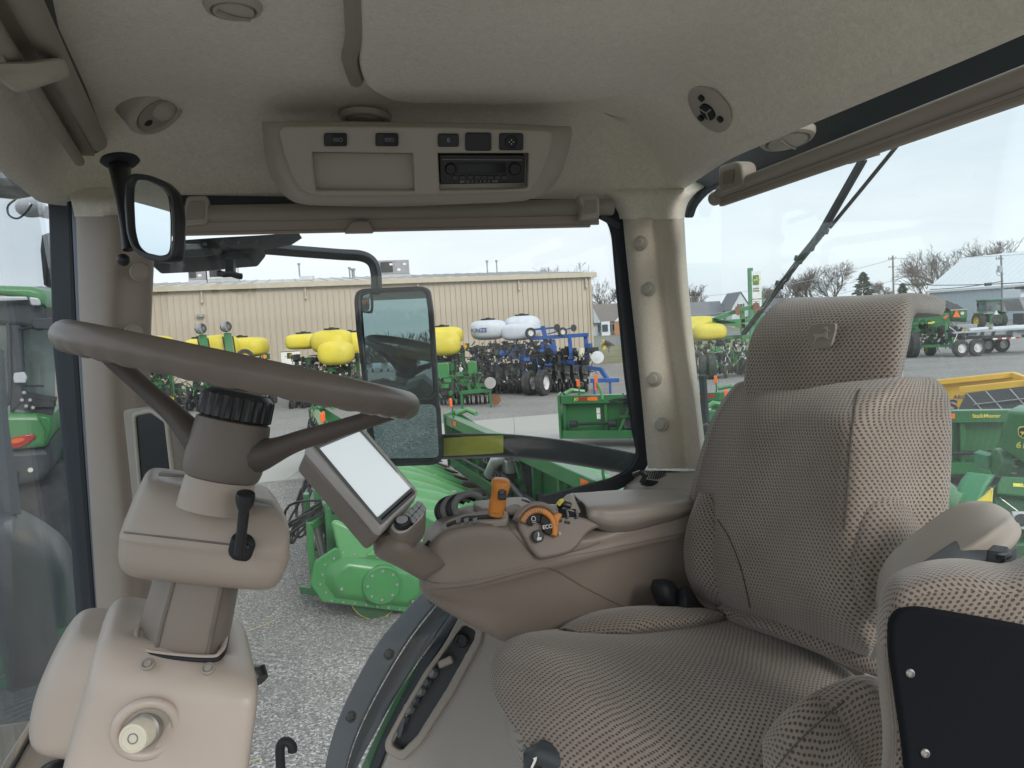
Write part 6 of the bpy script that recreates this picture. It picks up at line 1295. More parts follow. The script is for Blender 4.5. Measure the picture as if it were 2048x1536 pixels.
MB().box((1.3,-.50,.75),(.05,.05,.16)).build('warning_lamp',T('reflector_orange'),ca,local=True)
for (x,y,z0,z1,w_,m_) in((2.7,-.42,.15,1.25,.10,'green'),(2.45,-.62,.2,1.0,.12,'green_fresh'),(2.15,-.5,.1,1.3,.09,'green'),(1.6,-.6,.3,1.15,.12,'green'),(1.25,-.45,.2,1.2,.08,'green_dark')):
    MB().box((x,y,(z0+z1)/2),(w_,.07,z1-z0)).build('frame_post',T(m_),ca,local=True,bevel=.008)
for (x0,y0,z0,x1,y1,z1) in((2.75,-.42,1.15,1.2,-.45,1.2),(2.75,-.45,.45,1.3,-.62,.4),(2.5,-.6,.95,2.1,-.1,1.2),(2.7,-.4,.2,2.2,-.75,.15)):
    MB().bar((x0,y0,z0),(x1,y1,z1),.07,.09).build('frame_rail',T('green'),ca,local=True,bevel=.008)
MB().prism([(2.62,-.15,.55),(2.62,-.60,.20),(2.62,-.15,.20)],(.02,0,0)).build('gusset',T('green_dark'),ca,local=True)
MB().cyl((2.35,-.55,.95),(2.35,-.45,.35),.045,n=12).cyl((2.0,-.62,.62),(2.0,-.45,.62),.10,n=16).build('valve_body',T('steel'),ca,local=True)
hq=MB(); hoses(hq,[(2.5,-.3,1.2),(2.2,-.7,1.0),(1.6,-.75,.7),(1.2,-.5,1.0)],7,.016,.14,31); hq.build('hydraulic_hoses',T('hose'),ca,local=True)
# large conveyor-tube elbow on the second head
MB().tube([(.2,-.15,1.1),(.1,-.3,1.05),(-.1,-.35,.8)],.10,14).build('duct_elbow',T('steel'),cb,local=True,smooth=60)
MB().cyl((-.6,-.25,1.0),(1.9,-.25,.55),.045,n=12).build('drive_shaft',T('hose'),cb,local=True)
MB().cyl((-.62,-.25,1.0),(-.36,-.25,.96),.12,n=18).build('shaft_guard',T('black_matt'),cb,local=True,bevel=.02)
MB().cyl((1.75,-.25,.58),(1.98,-.25,.54),.12,n=18).build('shaft_guard',T('steel'),cb,local=True,bevel=.02)
MB().box((2.15,-.2,.5),(.5,.3,.25)).build('gearbox',T('green_fresh'),cb,local=True,bevel=.02)
# ---- head close on the right: end hood with badge and number
ce=thing('corn_head','green corn head close on the right with deer badge and 612 on its end hood','corn head',tuple(PZ(2020,1200,0)),0,'green corn heads parked in rows beside the tractor')
HP=plane3((1990,830,9.4),(2060,840,9.1),(2000,950,9.4))
plate('end_hood',[(2014,822),(2075,826),(2110,950),(2110,975),(2060,935),(1993,893),(2004,850)],HP,.5,T('green'),ce,.04)
bd=plate('hood_badge',[(2035,854),(2050,852),(2075,853),(2073,878),(2050,879),(2036,872)],HP,.01,T('letter_yellow'),ce,.003,r=.04,lift=.008)
plate('badge_field',[(2037,856),(2050,854),(2073,855),(2071,876),(2050,877),(2038,871)],HP,.01,T('black_matt'),bd,.002,r=.04,lift=.012)
Mb=pframe(HP); c=PP(2054,866,(HP[0]+HP[1]*.016,HP[1]))
for i in range(3): Mb[i][3]=c[i]
plate2('badge_deer',[[(x*.085,y*.06) for x,y in DEER]],Mb,.004,T('letter_yellow'),bd,.0005)
lettering('number_lettering','612C',2031,890,.115,HP,.006,'letter_yellow',ce,rot=R(1),shear=.2,bold=.015,align='LEFT')
MB().lathe(P(1990,925,9.6),V((.85,-.15,-.06)),[(.001,0),(.17,0),(.19,.03),(.20,.10),(.215,.12),(.215,.16),(.19,.18),(.19,.5),(.15,.8),(.001,.8)],36).build('gear_housing',T('green'),ce,bevel=.005)
gax=V((.85,-.15,-.06)).normalized(); gx=gax.cross(V((0,0,1))).normalized(); gy=gax.cross(gx)
for i in range(14):
    a=2*math.pi*i/14; o_b=P(1990,925,9.6)+gax*.13+gx*.212*math.cos(a)+gy*.212*math.sin(a); MB().cyl(o_b-gax*.02,o_b+gax*.045,.016,n=8).build('bolt',T('steel'),ce)
MB().prism([P(1975,912,9.7),P(1988,907,9.7),P(2000,912,9.7),P(2002,935,9.7),P(1990,944,9.7),P(1976,935,9.7)],(0,.3,0)).build('shaft_collar',T('green_teal'),ce,bevel=.01)
EP=plane3((1940,960,7.4),(2048,965,7.2),(1940,1060,7.2))
plate('divider_hood',[(1936,942),(1992,948),(1975,975),(1960,1010),(1945,1040),(1912,1040),(1916,975),(1922,958)],EP,.35,T('green_teal'),ce,.04)
plate('yellow_tip',[(1984,974),(1987,976),(1985,1004),(1950,1003),(1970,988)],plane3((1940,960,7.1),(2048,965,6.9),(1940,1060,6.9)),.12,T('tank_yellow'),ce,.02)
plate('front_beam',[(1994,967),(2006,952),(2110,958),(2110,1000),(1994,988)],EP,.3,T('green'),ce,.02)
plate('lower_panel',[(1988,988),(2110,1000),(2110,1090),(1988,1060)],(EP[0]-EP[1]*.1,EP[1]),.1,T('green_dark'),ce,.01)
plate('number_plate',[(2026,966),(2090,970),(2090,976),(2026,973)],EP,.01,T('letter_yellow'),ce,.001,lift=.01)
lettering('plate_lettering','- 0103',2052,970,.036,EP,.014,'black_matt',ce)
plate('mesh_panel',[(2024,1022),(2110,1025),(2110,1066),(2030,1056)],EP,.05,T('unit_light'),ce,.004,lift=.05)
MB().cyl(PP(2044,1040,(EP[0]+EP[1]*.06,EP[1])),PP(2044,1040,(EP[0]+EP[1]*.11,EP[1])),.06,n=16).build('coupler',T('machinery'),ce,bevel=.01)
MB().tube([P(2000,995,7.15),P(2004,999,7.1),P(2035,1022,7.05)],.006,6).build('latch_rod',T('steel'),ce)
rings('low_snout',[[(1872,990,7.9),(1880,955,8.0),(1900,965,8.2),(1905,1010,8.3)],[(1885,1010,7.6),(1893,965,7.7),(1912,978,7.9),(1918,1030,8.0)],[(1910,1040,7.3),(1925,990,7.3),(1935,1000,7.6),(1935,1060,7.7)]],T('green_light'),ce,kr=4,kc=4)
MB().box(P(2010,1110,7.3),(1.2,.8,.5)).build('lower_body',T('green_dark'),ce,bevel=.03)
# ---- yellow push box and black draper beyond
yb=thing('yellow_header','yellow steel pusher box with blue lettering behind the StalkMaster corn head','farm implement',tuple(PZ(1960,850,0)))
YP=plane3((1865,775,17.5),(2048,752,16.4),(1880,860,17.4))
plate('side_plate',[(1862,766),(2025,747),(2110,772),(2110,900),(1862,900)],YP,.15,T('header_yellow'),yb,.01)
MB().bar(P(1862,766,17.4),P(2027,749,16.5),.14,.12).build('top_rail',T('header_yellow'),yb,bevel=.01)
MB().bar(P(1920,780,16.6),P(2110,760,15.5),.14,.14).build('top_rail',T('header_yellow'),yb,bevel=.01)
MB().bar(P(2026,749,16.5),P(2070,765,15.6),.10,.12).build('end_rail',T('header_yellow'),yb,bevel=.01)
lettering('maker_lettering','ARGO',1925,795,.13,YP,.004,'letter_blue',yb,bold=.02)
lettering('large_letter','S',1905,812,.36,YP,.004,'letter_blue',yb,bold=.03,sx=1.3)
bdh=thing('draper_header','black canvas draper deck with thin steel ribs beside the yellow pusher box','farm implement',tuple(PZ(1990,870,0)))
BP=plane3((1925,790,15.4),(2048,770,14.4),(1925,825,15.0))
plate('canvas_deck',[(1932,786),(2110,765),(2110,880),(1905,880),(1916,820)],BP,.06,T('banner_black'),bdh,.004)
for a_,b_ in(((1934,787),(1966,822)),((1972,783),(2008,822)),((2020,778),(2060,822))): MB().tube([PP(*a_,(BP[0]+BP[1]*.02,BP[1])),PP(*b_,(BP[0]+BP[1]*.02,BP[1]))],.012,6).build('deck_rib',T('steel'),bdh)
MB().tube([PP(1948,809,(BP[0]+BP[1]*.03,BP[1])),PP(2060,796,(BP[0]+BP[1]*.03,BP[1]))],.014,6).build('deck_rail',T('steel'),bdh)
# ---------------------------------------------------------------- planters
def make_row_unit(m):
    key='ru'+m
    if key in SNOUT: return SNOUT[key]
    rg=random.Random(5); mb=MB()
    mb.box((0,0,.62),(.16,.5,.22)).box((0,.1,.88),(.22,.24,.3)).bar((0,.35,.75),(0,-.5,.42),.10,.07)
    for sx in(-.1,.1): mb.cyl((sx-.04,-.12,.2),(sx+.04,-.12,.2),.2,n=16)
    for sx in(-.06,.06): mb.cyl((sx-.015,-.55,.15),(sx+.015,-.55,.15),.15,n=14)
    mb.cyl((.0,.25,.22),(.02,.25,.22),.2,n=16)
    for k in range(7): 
        x0=rg.uniform(-.1,.1); mb.tube([(x0,.1,1.0),(x0+rg.uniform(-.15,.15),-.05,.85),(rg.uniform(-.1,.1),-.25,.6),(0,-.2,.4)],.014,4,cap=False)
    mb.cyl((0,.12,.7),(0,-.1,.52),.04,n=8)
    mb.box((.08,-.05,.48),(.05,.3,.05)); mb.box((-.09,.2,.42),(.04,.2,.2))
    o=mb.build('row_unit',T(m),None); SNOUT[key]=o.data; bpy.data.objects.remove(o); return SNOUT[key]
def row_units(parent,p0,p1,n,az,m='machinery',s=1.0,z=0):
    Mi=WM(parent).inverted()
    for i in range(n):
        p=V(p0).lerp(V(p1),i/max(1,n-1)); o=bpy.data.objects.new('row_unit',make_row_unit(m)); COL.objects.link(o); o.parent=parent; o.matrix_parent_inverse=Mi
        o.location=(p.x,p.y,p.z+z); o.rotation_euler=(0,0,az+random.uniform(-.04,.04)); o.scale=(s,s,s*random.uniform(.95,1.06))
def tank(parent,px,py,Y,rx,rz,ry,m='tank_yellow',e=2.8,rot=0,tilt=0,taper=0,lid=True,lidm='green_dark',bands=0,name='tank'):
    k=Y/FPX; rz*=.90; e+=.7; c=P(px,py,Y); M=Matrix.Rotation(rot,3,'Z')@Matrix.Rotation(tilt,3,'Y')
    t=superell(MB(),c,rx*k,ry,rz*k,e,M=M,taper=taper).build(name,T(m),parent,smooth=60)
    if lid: MB().cyl(c+V((0,0,rz*k-.03)),c+V((0,0,rz*k+.07)),min(rx*k*.5,.34),n=20).cyl(c+V((0,0,rz*k+.05)),c+V((0,0,rz*k+.11)),min(rx*k*.25,.12),n=12).build('lid',T('black_plastic'),t)
    for b in range(bands):
        q=(b-(bands-1)/2)*rx*k*.55; MB().torus(c+M@V((q,0,0)),M@V((1,0,0)),rz*k*(1.0-.10*abs(b-(bands-1)/2)),.02,32,6).build('band',T(m if m!='tank_yellow' else 'green_dark'),t)
    return t
def frame(parent,segs,m,w_=.16,name='frame'):
    mb=MB()
    for a_,b_ in segs: mb.bar(a_,b_,w_,w_)
    return mb.build(name,T(m),parent,bevel=.01)
def GP(px,Y,z=0): p=P(px,700,Y); return V((p.x,p.y,z))
def clutter(parent,name,m,cx,cy,rx,ry,z0,z1,n,seed,r=.018,s=.25):
    rg=random.Random(seed); mb=MB()
    for i in range(n):
        p=V((cx+rg.uniform(-rx,rx),cy+rg.uniform(-ry,ry),rg.uniform(z0,z1))); k=rg.random()
        if k<.45: mb.tube([p,p+V((rg.uniform(-s,s),rg.uniform(-s,s),rg.uniform(-s,s))),p+V((rg.uniform(-s,s),rg.uniform(-s,s),-s*1.4))],r,5,cap=False)
        elif k<.75: mb.box(p,(rg.uniform(.05,s),rg.uniform(.05,s),rg.uniform(.05,s)),Matrix.Rotation(rg.uniform(0,3),3,'Z'))
        elif k<.9: a=V((rg.uniform(-1,1),rg.uniform(-.5,.5),rg.uniform(-.3,.3))).normalized(); mb.cyl(p,p+a*.06,rg.uniform(.06,.14),n=10)
        else: mb.bar(p,p+V((rg.uniform(-2,2)*s,rg.uniform(-1,1)*s,rg.uniform(-1,1)*s)),.05,.05)
    return mb.build(name,T(m),parent)
GRP='folded row-crop planters parked in front of the tan building'
def green_planter(px0,px1,Y,label,tanks,seed,arms=(),front=(),marker=None):
    xm=(px0+px1)/2; c=GP(xm,Y); o=thing('row_planter',label,'planter',tuple(c),0,GRP); k=Y/FPX; hw=(px1-px0)/2*k
    for t in tanks: tank(o,*t[:2],Y+t[2],t[3],t[4],t[5],**t[6])
    L=lambda x,y,z:c+V((x,y,z))
    frame(o,[(L(-hw,0,2.05),L(hw,0,2.05)),(L(-hw,.9,1.0),L(hw,.9,1.0)),(L(-hw,-.6,1.0),L(hw,-.6,1.0)),(L(-hw*.9,0,2.05),L(-hw*.9,0,.5)),(L(hw*.9,0,2.05),L(hw*.9,0,.5)),(L(0,-2.4,.7),L(0,1,.9)),(L(-hw*.5,0,2.05),L(-hw*.5,-.6,1.0)),(L(hw*.5,0,2.05),L(hw*.5,-.6,1.0))],'green')
    row_units(o,L(-hw*.95,.55,0),L(hw*.95,.55,0),7,math.pi); row_units(o,L(-hw*.9,-.8,0),L(hw*.9,-.8,0),6,0)
    clutter(o,'seed_tubes','machinery',c.x,c.y-.2,hw*.95,.8,.7,2.25,330,seed)
    clutter(o,'green_brackets','green',c.x,c.y-.5,hw*.95,.8,.5,1.7,45,seed+1,s=.35)
    clutter(o,'meter_caps','unit_light',c.x,c.y-1.0,hw*.9,.3,.8,1.5,14,seed+2,s=.09)
    for sx in(-.8,.85): wheel(o,tuple(V((sx*hw,-.2,.42))),(1,0,0),.42,.22)
    for sx in(-1,1):
        MB().box(L(sx*(hw+.12),-.1,2.25),(.2,.06,.26)).build('marker_plate',T('green_dark'),o); MB().cyl(L(sx*(hw-.02),-.16,2.25),L(sx*(hw+.04),-.22,2.25),.09,n=12).build('marker_lamp',T('lamp_amber'),o)
    for (ax0,ay0,ax1,ay1) in arms:
        a_,b_=P(ax0,ay0,Y-1.6),P(ax1,ay1,Y-2.2); f=MB().bar(a_,b_,.32,.22).build('folding_arm',T('green'),o,bevel=.02)
        MB().bar(a_+V((-.22,0,-.1)),a_+V((-.1,0,-1.2)),.05,.05).bar(a_+V((.22,0,-.1)),a_+V((.30,0,-1.2)),.05,.05).build('arm_link',T('machinery'),f)
        MB().cyl(a_+V((-.08,-.1,.30)),a_+V((.08,-.14,.34)),.24,n=16).build('arm_disc',T('steel'),f); MB().torus(a_+V((0,-.12,.32)),V((.2,-1,.2)),.2,.05,20,6).build('arm_guard',T('machinery'),f)
    return o
green_planter(230,343,36,'yellow-tanked planter furthest left, cut off by the front pillar',[(290,694,0,52,24,.9,dict(e=3.2)),(250,700,1.2,40,26,.8,{})],20)
green_planter(378,530,34,'planter with two raised green folding arms and three yellow tanks',[(400,700,.4,28,26,.75,dict(e=2.4)),(440,700,-.6,40,34,.7,dict(e=2.2,lid=False)),(482,695,.3,52,22,.85,dict(e=3.2,bands=1))],30,arms=((405,672,412,712),(455,668,462,725)))
pw=GP(489,30.5)
green_planter(585,720,33,'planter with three bulging yellow tanks left of the tall outside mirror',[(608,683,.4,32,17,.85,dict(e=3.2,bands=1)),(665,683,-.2,40,26,.85,dict(e=2.4)),(700,690,.6,40,28,.8,dict(e=2.4)),(672,706,-1.3,36,27,.6,dict(e=2.1,lid=False))],40)
green_planter(848,930,33.5,'planter with yellow tanks right of the tall outside mirror',[(885,672,.5,42,20,.85,dict(e=2.6)),(890,688,-.8,32,26,.65,dict(e=2.1,lid=False))],50)
# low folded toolbar in front of it, on two green stands
tb=thing('planter_toolbar','low green planter toolbar on two stand legs in front of the yellow tanks','planter',tuple(GP(930,29.5)),0)
frame(tb,[(GP(872,29.5,.95),GP(975,29.3,.75)),(GP(880,30.2,1.15),GP(960,30,1.0)),(GP(917,28.2,.62),GP(977,28.2,.66))],'green',.14,'toolbar')
for px in(918,976): MB().bar(GP(px,28.2,.66),GP(px,28.2,0),.09,.09).build('stand_leg',T('green'),tb)
row_units(tb,GP(880,30,0),GP(968,29.6,0),6,math.pi,s=.85); clutter(tb,'hoses','machinery',*GP(925,29.5)[:2],1.0,.4,.5,1.2,70,77); clutter(tb,'brackets','green_fresh',*GP(925,29.3)[:2],1.0,.4,.5,1.35,28,78,s=.3)
MB().box(GP(885,29.2,1.45),(.45,.4,.6)).box(GP(943,29.2,1.5),(.35,.4,.5)).build('hopper',T('green_fresh'),tb,bevel=.03)
MB().cyl(GP(976,28.1,.95),GP(977,28.0,.95),.22,n=16).build('coulter',T('steel'),tb); MB().cyl(GP(985,28.6,.25),GP(986,28.5,.25),.2,n=16).build('coulter',T('rust'),tb)
# spare wheel planter left
sw=wheel(bpy.data.objects['row_planter.001'],tuple(P(490,716,30)-bpy.data.objects['row_planter.001'].location),(.3,-1,.1),.36,.2)
# ---------------------------------------------------------------- blue planter with white tanks
bp=thing('row_planter','blue-framed planter with three white tanks and a raised marker arm, right of the mirror','planter',tuple(GP(1075,33.5)),0,GRP)
Yb=33.5
tank(bp,977,660,Yb+1.2,36,22,.95,m='tank_white',e=2.7,taper=.06)
tank(bp,1045,655,Yb+2.4,36,26,.95,m='tank_white',e=2.7)
tank(bp,1036,664,Yb+.4,34,19,.42,m='tank_white',e=2.3,rot=R(-14),lid=False,bands=3)
Mx=Matrix.Translation(P(958,661,Yb+.22))@Matrix.Rotation(R(90),4,'X'); text('tank_lettering','KINZE',.26,Mx,T('letter_blue'),bp,th=.004,bold=.01)
frame(bp,[(GP(950,Yb+1.5,2.1),GP(1052,Yb+1.5,2.1)),(GP(955,Yb+1,1.2),GP(1050,Yb+1,1.25)),(GP(952,Yb+1.5,2.1),GP(952,Yb+1.5,.6)),(GP(1003,Yb,1.8),GP(1052,Yb,1.9)),(GP(1020,Yb,1.8),GP(1050,Yb-.3,1.5)),
 (GP(1060,Yb-.2,2.45),GP(1178,Yb-1,2.5)),(GP(1140,Yb-.8,2.5),GP(1143,Yb-.8,.9)),(GP(1172,Yb-.8,2.5),GP(1174,Yb-.8,1.3)),
 (GP(1145,Yb-1,1.15),GP(1200,Yb-1.6,1.0)),(GP(1200,Yb-1.6,1.0),GP(1215,Yb-1.8,.45)),(GP(1070,Yb,1.4),GP(1150,Yb-1,1.3)),(GP(1085,Yb-.5,2.3),GP(1087,Yb-.5,1.7)),(GP(1108,Yb-.5,2.3),GP(1110,Yb-.5,1.7)),
 (GP(1178,Yb-2.8,.62),GP(1236,Yb-3,.60))],'blue',.17)
for px,Y in((1185,Yb-2.8),(1217,Yb-2.9)): MB().bar(GP(px,Y,.62),GP(px,Y,0),.09,.09).build('stand_leg',T('blue'),bp)
mb=MB(); mb.bar(P(1058,660,Yb-.4),P(1112,655,Yb-.4),.09,.09).bar(P(1085,652,Yb-.4),P(1090,672,Yb-.4),.14,.2).bar(P(1095,668,Yb-.4),P(1148,655,Yb-.4),.06,.06); mb.build('marker_arm',T('blue'),bp,bevel=.01)
o=bp.location
for px,py,r_ in((1061,666,.24),(1125,664,.21)): wheel(bp,tuple(P(px,py,Yb-.7)-o),(.35,-1,.05),r_,.14,'rim_white')
for px,py in((1114,655),(1147,656)): MB().lathe(P(px,py,Yb-.5),V((.6,-1,0)),[(.001,0),(.15,0),(.15,.02),(.001,.02)],14,ribs=lambda t,h:1+.15*(math.cos(7*t)>0)).build('row_cleaner',T('machinery'),bp)
for px,Y,r_ in((950,Yb+.2,.55),(964,Yb+.4,.5)): wheel(bp,tuple(GP(px,Y,r_)-o),(1,.25,0),r_,.25,'rim_white')
for px,Y,r_ in((1056,Yb-1.3,.55),(1083,Yb-1.8,.56)): wheel(bp,tuple(GP(px,Y,r_)-o),(1,-.55,0),r_,.34,'rim_white',lugs=20)
wheel(bp,tuple(GP(1158,Yb-1.2,.35)-o),(.5,-1,0),.24,.1,'rim_white')
row_units(bp,GP(960,Yb+.6,0),GP(1165,Yb-1.2,0),13,math.pi+.2,s=1.2); row_units(bp,GP(965,Yb+1.4,0),GP(1140,Yb+.2,0),10,.1,s=1.0,z=.1)
for q in range(9):
    p=GP(968+q*13,Yb+.1-q*.12,.72); MB().cyl(p,p+V((.35,-.5,-.18)),.07,n=10).build('down_force_spring',T('machinery'),bp)
clutter(bp,'seed_tubes','machinery',*GP(1025,Yb)[:2],1.9,.7,.6,2.3,640,90); clutter(bp,'hoses','hose',*GP(1120,Yb-.6)[:2],1.3,.6,.8,1.9,190,91,s=.4); clutter(bp,'blue_brackets','blue',*GP(1080,Yb-.6)[:2],2.3,.6,.8,2.1,40,92,s=.35)
clutter(bp,'bright_fittings','unit_light',*GP(1090,Yb-1)[:2],2.0,.5,.5,1.6,26,93,s=.06)
MB().lathe(P(1196,715,Yb-1.6),V((-.2,-1,.1)),[(.001,0),(.10,.02),(.25,.03),(.27,.08),(.27,.22),(.001,.25)],32).build('vacuum_fan',T('lamp_clear'),bp)
MB().box(P(1190,699,Yb-1.3),(.3,.25,.22)).build('fan_motor',T('black_plastic'),bp,bevel=.02)
MB().cyl(P(1163,708,Yb-1.1),P(1163,696,Yb-1.1),.14,n=14).build('fluid_bottle',T('cream_knob'),bp)
# green flag post on the corn head in front
MB().box(P(1192,765,17.3),(.07,.05,.36)).build('warning_lamp',T('reflector_orange'),cc,local=False)
MB().tube([P(1193,765,17.3),P(1203,785,17.2),P(1205,800,17.1)],.03,8).build('lamp_bracket',T('green_fresh'),cc)
# ---------------------------------------------------------------- yellow-tank planter right of the pillar, with raised wing
pr6=thing('row_planter','planter with a fat round yellow tank and a raised green wing, between pillar and headrest','planter',tuple(GP(1430,37)),0,GRP)
tank(pr6,1395,652,38,38,22,.9,e=2.4,lid=False); tank(pr6,1418,664,36.4,34,19,.55,e=2.2,lid=False); tank(pr6,1385,664,37,30,20,.6,e=2.4,lid=False)
frame(pr6,[(GP(1385,37,1.95),GP(1510,37,1.9)),(GP(1385,36.6,1.1),GP(1500,36.6,1.1)),(GP(1486,36.5,3.4),GP(1488,36.5,.4)),(P(1425,640,36.5),P(1478,620,36.5)),(P(1430,645,36.5),P(1510,640,36.5)),(P(1425,640,36.5),P(1500,655,36.5)),(GP(1515,37,3.2),GP(1517,37,.8)),(P(1478,620,36.3),P(1512,612,36.3))],'green_fresh',.2)
for px,py in((1476,621),(1512,614)): MB().lathe(P(px,py,36.2),V((.5,-1,0)),[(.001,0),(.22,0),(.22,.03),(.001,.03)],16,ribs=lambda t,h:1+.12*(math.cos(8*t)>0)).build('row_cleaner',T('rust'),pr6)
for px,Y in((1405,35.8),(1423,35.5)): wheel(pr6,tuple(GP(px,Y,.62)-pr6.location),(1,-.2,0),.62,.36,lugs=18)
wheel(pr6,tuple(GP(1450,35.6,.3)-pr6.location),(1,-.4,0),.3,.16)
for px in(1478,1492): wheel(pr6,tuple(GP(px,37.5,.5)-pr6.location),(1,-.1,0),.5,.3)
row_units(pr6,GP(1388,36.4,0),GP(1500,36.2,0),8,math.pi,z=.15); clutter(pr6,'seed_tubes','machinery',*GP(1438,36.2)[:2],1.3,.5,.9,1.8,130,60); clutter(pr6,'fittings','unit_light',*GP(1445,35.8)[:2],1.1,.3,.9,1.7,40,61,s=.1); clutter(pr6,'brackets','green_fresh',*GP(1445,36)[:2],1.3,.5,.6,1.6,36,62,s=.35)
# ---------------------------------------------------------------- grain drill at the right, hopper lid and triangle
gd=thing('grain_drill','tall green grain drill with a black-lidded hopper and slow-vehicle triangle, right of the headrest','grain drill',tuple(GP(1875,44)))
Yg=44
MB().prism([GP(1878,Yg+1,3.05),GP(1934,Yg,2.55),GP(1934,Yg,1.85),GP(1878,Yg+1,2.0)],(0,1.6,0)).build('hopper',T('green'),gd,bevel=.04)
MB().prism([GP(1872,Yg+.8,3.12),GP(1896,Yg+.8,3.2),GP(1930,Yg-.1,2.68),GP(1902,Yg-.2,2.62)],(0,1.2,.05)).build('hopper_lid',T('machinery'),gd,bevel=.03)
MB().box(GP(1918,Yg-.4,2.35),(.95,.1,.50)).build('tail_board',T('green'),gd,bevel=.02)
MB().box(GP(1918,Yg-.46,2.62),(1.0,.06,.06)).build('board_trim',T('trim_tan'),gd)
p=GP(1913,Yg-.55,2.2); MB().prism([p+V((-.22,0,0)),p+V((.22,0,0)),p+V((0,0,.42))],(0,-.02,0)).build('warning_triangle',T('reflector_orange'),gd)
MB().cyl(GP(1925,Yg-.5,2.4),GP(1925,Yg-.54,2.4),.1,n=16).build('speed_disc',T('white_paint'),gd)
MB().box(GP(1860,Yg-.2,2.0),(1.9,.8,.9)).box(GP(1832,Yg-.2,1.7),(1.2,.8,.6)).build('body',T('green'),gd,bevel=.05)
MB().box(GP(1863,Yg-.65,1.95),(.4,.02,.14)).build('decal',T('letter_yellow'),gd)
MB().prism([GP(1886,Yg-.6,2.2),GP(1894,Yg-.6,2.35),GP(1897,Yg-.6,2.28),GP(1889,Yg-.6,2.12)],(0,-.02,0)).build('decal',T('reflector_orange'),gd)
MB().box(GP(1926,Yg-1.2,1.45),(1.25,.7,.62)).build('tool_box',T('unit_grey'),gd,bevel=.04)
MB().box(GP(1927,Yg-1.57,1.42),(.22,.02,.22)).build('box_badge',T('letter_yellow'),gd,bevel=.01)
for x in(1912,1918): MB().box(GP(x,Yg-1.56,.98),(.14,.02,.14)).build('tail_lamp',T('white_paint'),gd)
frame(gd,[(GP(1800,Yg-.5,.62),GP(1938,Yg-2.4,.62)),(GP(1893,Yg-1.2,1.9),GP(1893,Yg-1.6,.6)),(GP(1800,Yg,1.4),GP(1900,Yg,1.4)),(GP(1905,Yg-2,1.1),GP(1906,Yg-2,.5)),(GP(1925,Yg-2.2,.6),GP(1938,Yg-2.4,.45))],'green_fresh',.16)
for px,Y in((1812,Yg-.9),(1826,Yg-1.1),(1860,Yg-.3)): wheel(gd,tuple(GP(px,Y,.75 if px<1830 else .5)-gd.location),(1,-.25,0),.75 if px<1830 else .5,.45,lugs=20)
MB().bar(GP(1930,Yg-2.4,.5),GP(1930,Yg-2.4,0),.07,.07).build('jack_stand',T('white_paint'),gd)
MB().cyl(GP(1881,Yg-1.0,1.25),GP(1883,Yg-1.05,1.25),.2,n=16).build('coulter_disc',T('rust'),gd)
clutter(gd,'seed_tubes','machinery',*GP(1850,Yg-.6)[:2],1.6,.4,.7,1.7,160,70); clutter(gd,'brackets','green',*GP(1860,Yg-.8)[:2],1.9,.4,.6,2.1,70,71,s=.3); clutter(gd,'hoses','hose',*GP(1900,Yg-1.6)[:2],.7,.4,.5,1.6,70,72)
hb=MB(); hb.tube([tuple(v) for v in cr([list(GP(1898,Yg-1.8,1.7)),list(GP(1914,Yg-2,1.3)),list(GP(1908,Yg-2.2,.8)),list(GP(1912,Yg-2.3,.25))],5)],.02,5).build('loose_hose',T('white_paint'),gd)
# ---------------------------------------------------------------- flatbed trailer with aluminium pieces
tr=thing('flatbed_trailer','long black flatbed trailer on white-rimmed dual axles below the distant tractor','trailer',tuple(GP(1990,42.5)))
MB().bar(GP(1912,43.2,1.0),GP(2130,41.5,1.0),1.9,.16).build('bed_frame',T('machinery'),tr,bevel=.02)
MB().bar(GP(1905,42.2,1.33),GP(2130,40.6,1.45),.35,.10).build('deck_rail',T('siding_grey'),tr,bevel=.02)
MB().bar(GP(1938,42.1,1.48),GP(1975,41.9,1.52),.30,.14).build('loaded_beam',T('barn_roof'),tr,bevel=.02)
MB().bar(GP(1984,41.8,1.50),GP(2050,41.3,1.54),.30,.16).build('loaded_beam',T('barn_roof'),tr,bevel=.02)
for px in(1928,1962,1984,2014): MB().bar(GP(px,42.2,1.0),GP(px+5,42.0,1.42),.16,.10).build('deck_bracket',T('unit_grey'),tr)
for px in(1921,1953,): wheel(tr,tuple(GP(px,41.4,.48)-tr.location),(.15,-1,0),.48,.28,'rim_white')
for px in(1974,2004): wheel(tr,tuple(GP(px,43.6,.46)-tr.location),(.15,-1,0),.46,.28,'rim_white')
for i in range(6): MB().box(GP(1990+i*9,41.0,.93),(.24,.03,.08)).build('side_reflector',T('reflector_red' if i%2 else 'white_paint'),tr)
MB().box(GP(2036,41.6,1.15),(.9,.5,.5)).build('side_box',T('unit_grey'),tr,bevel=.02)
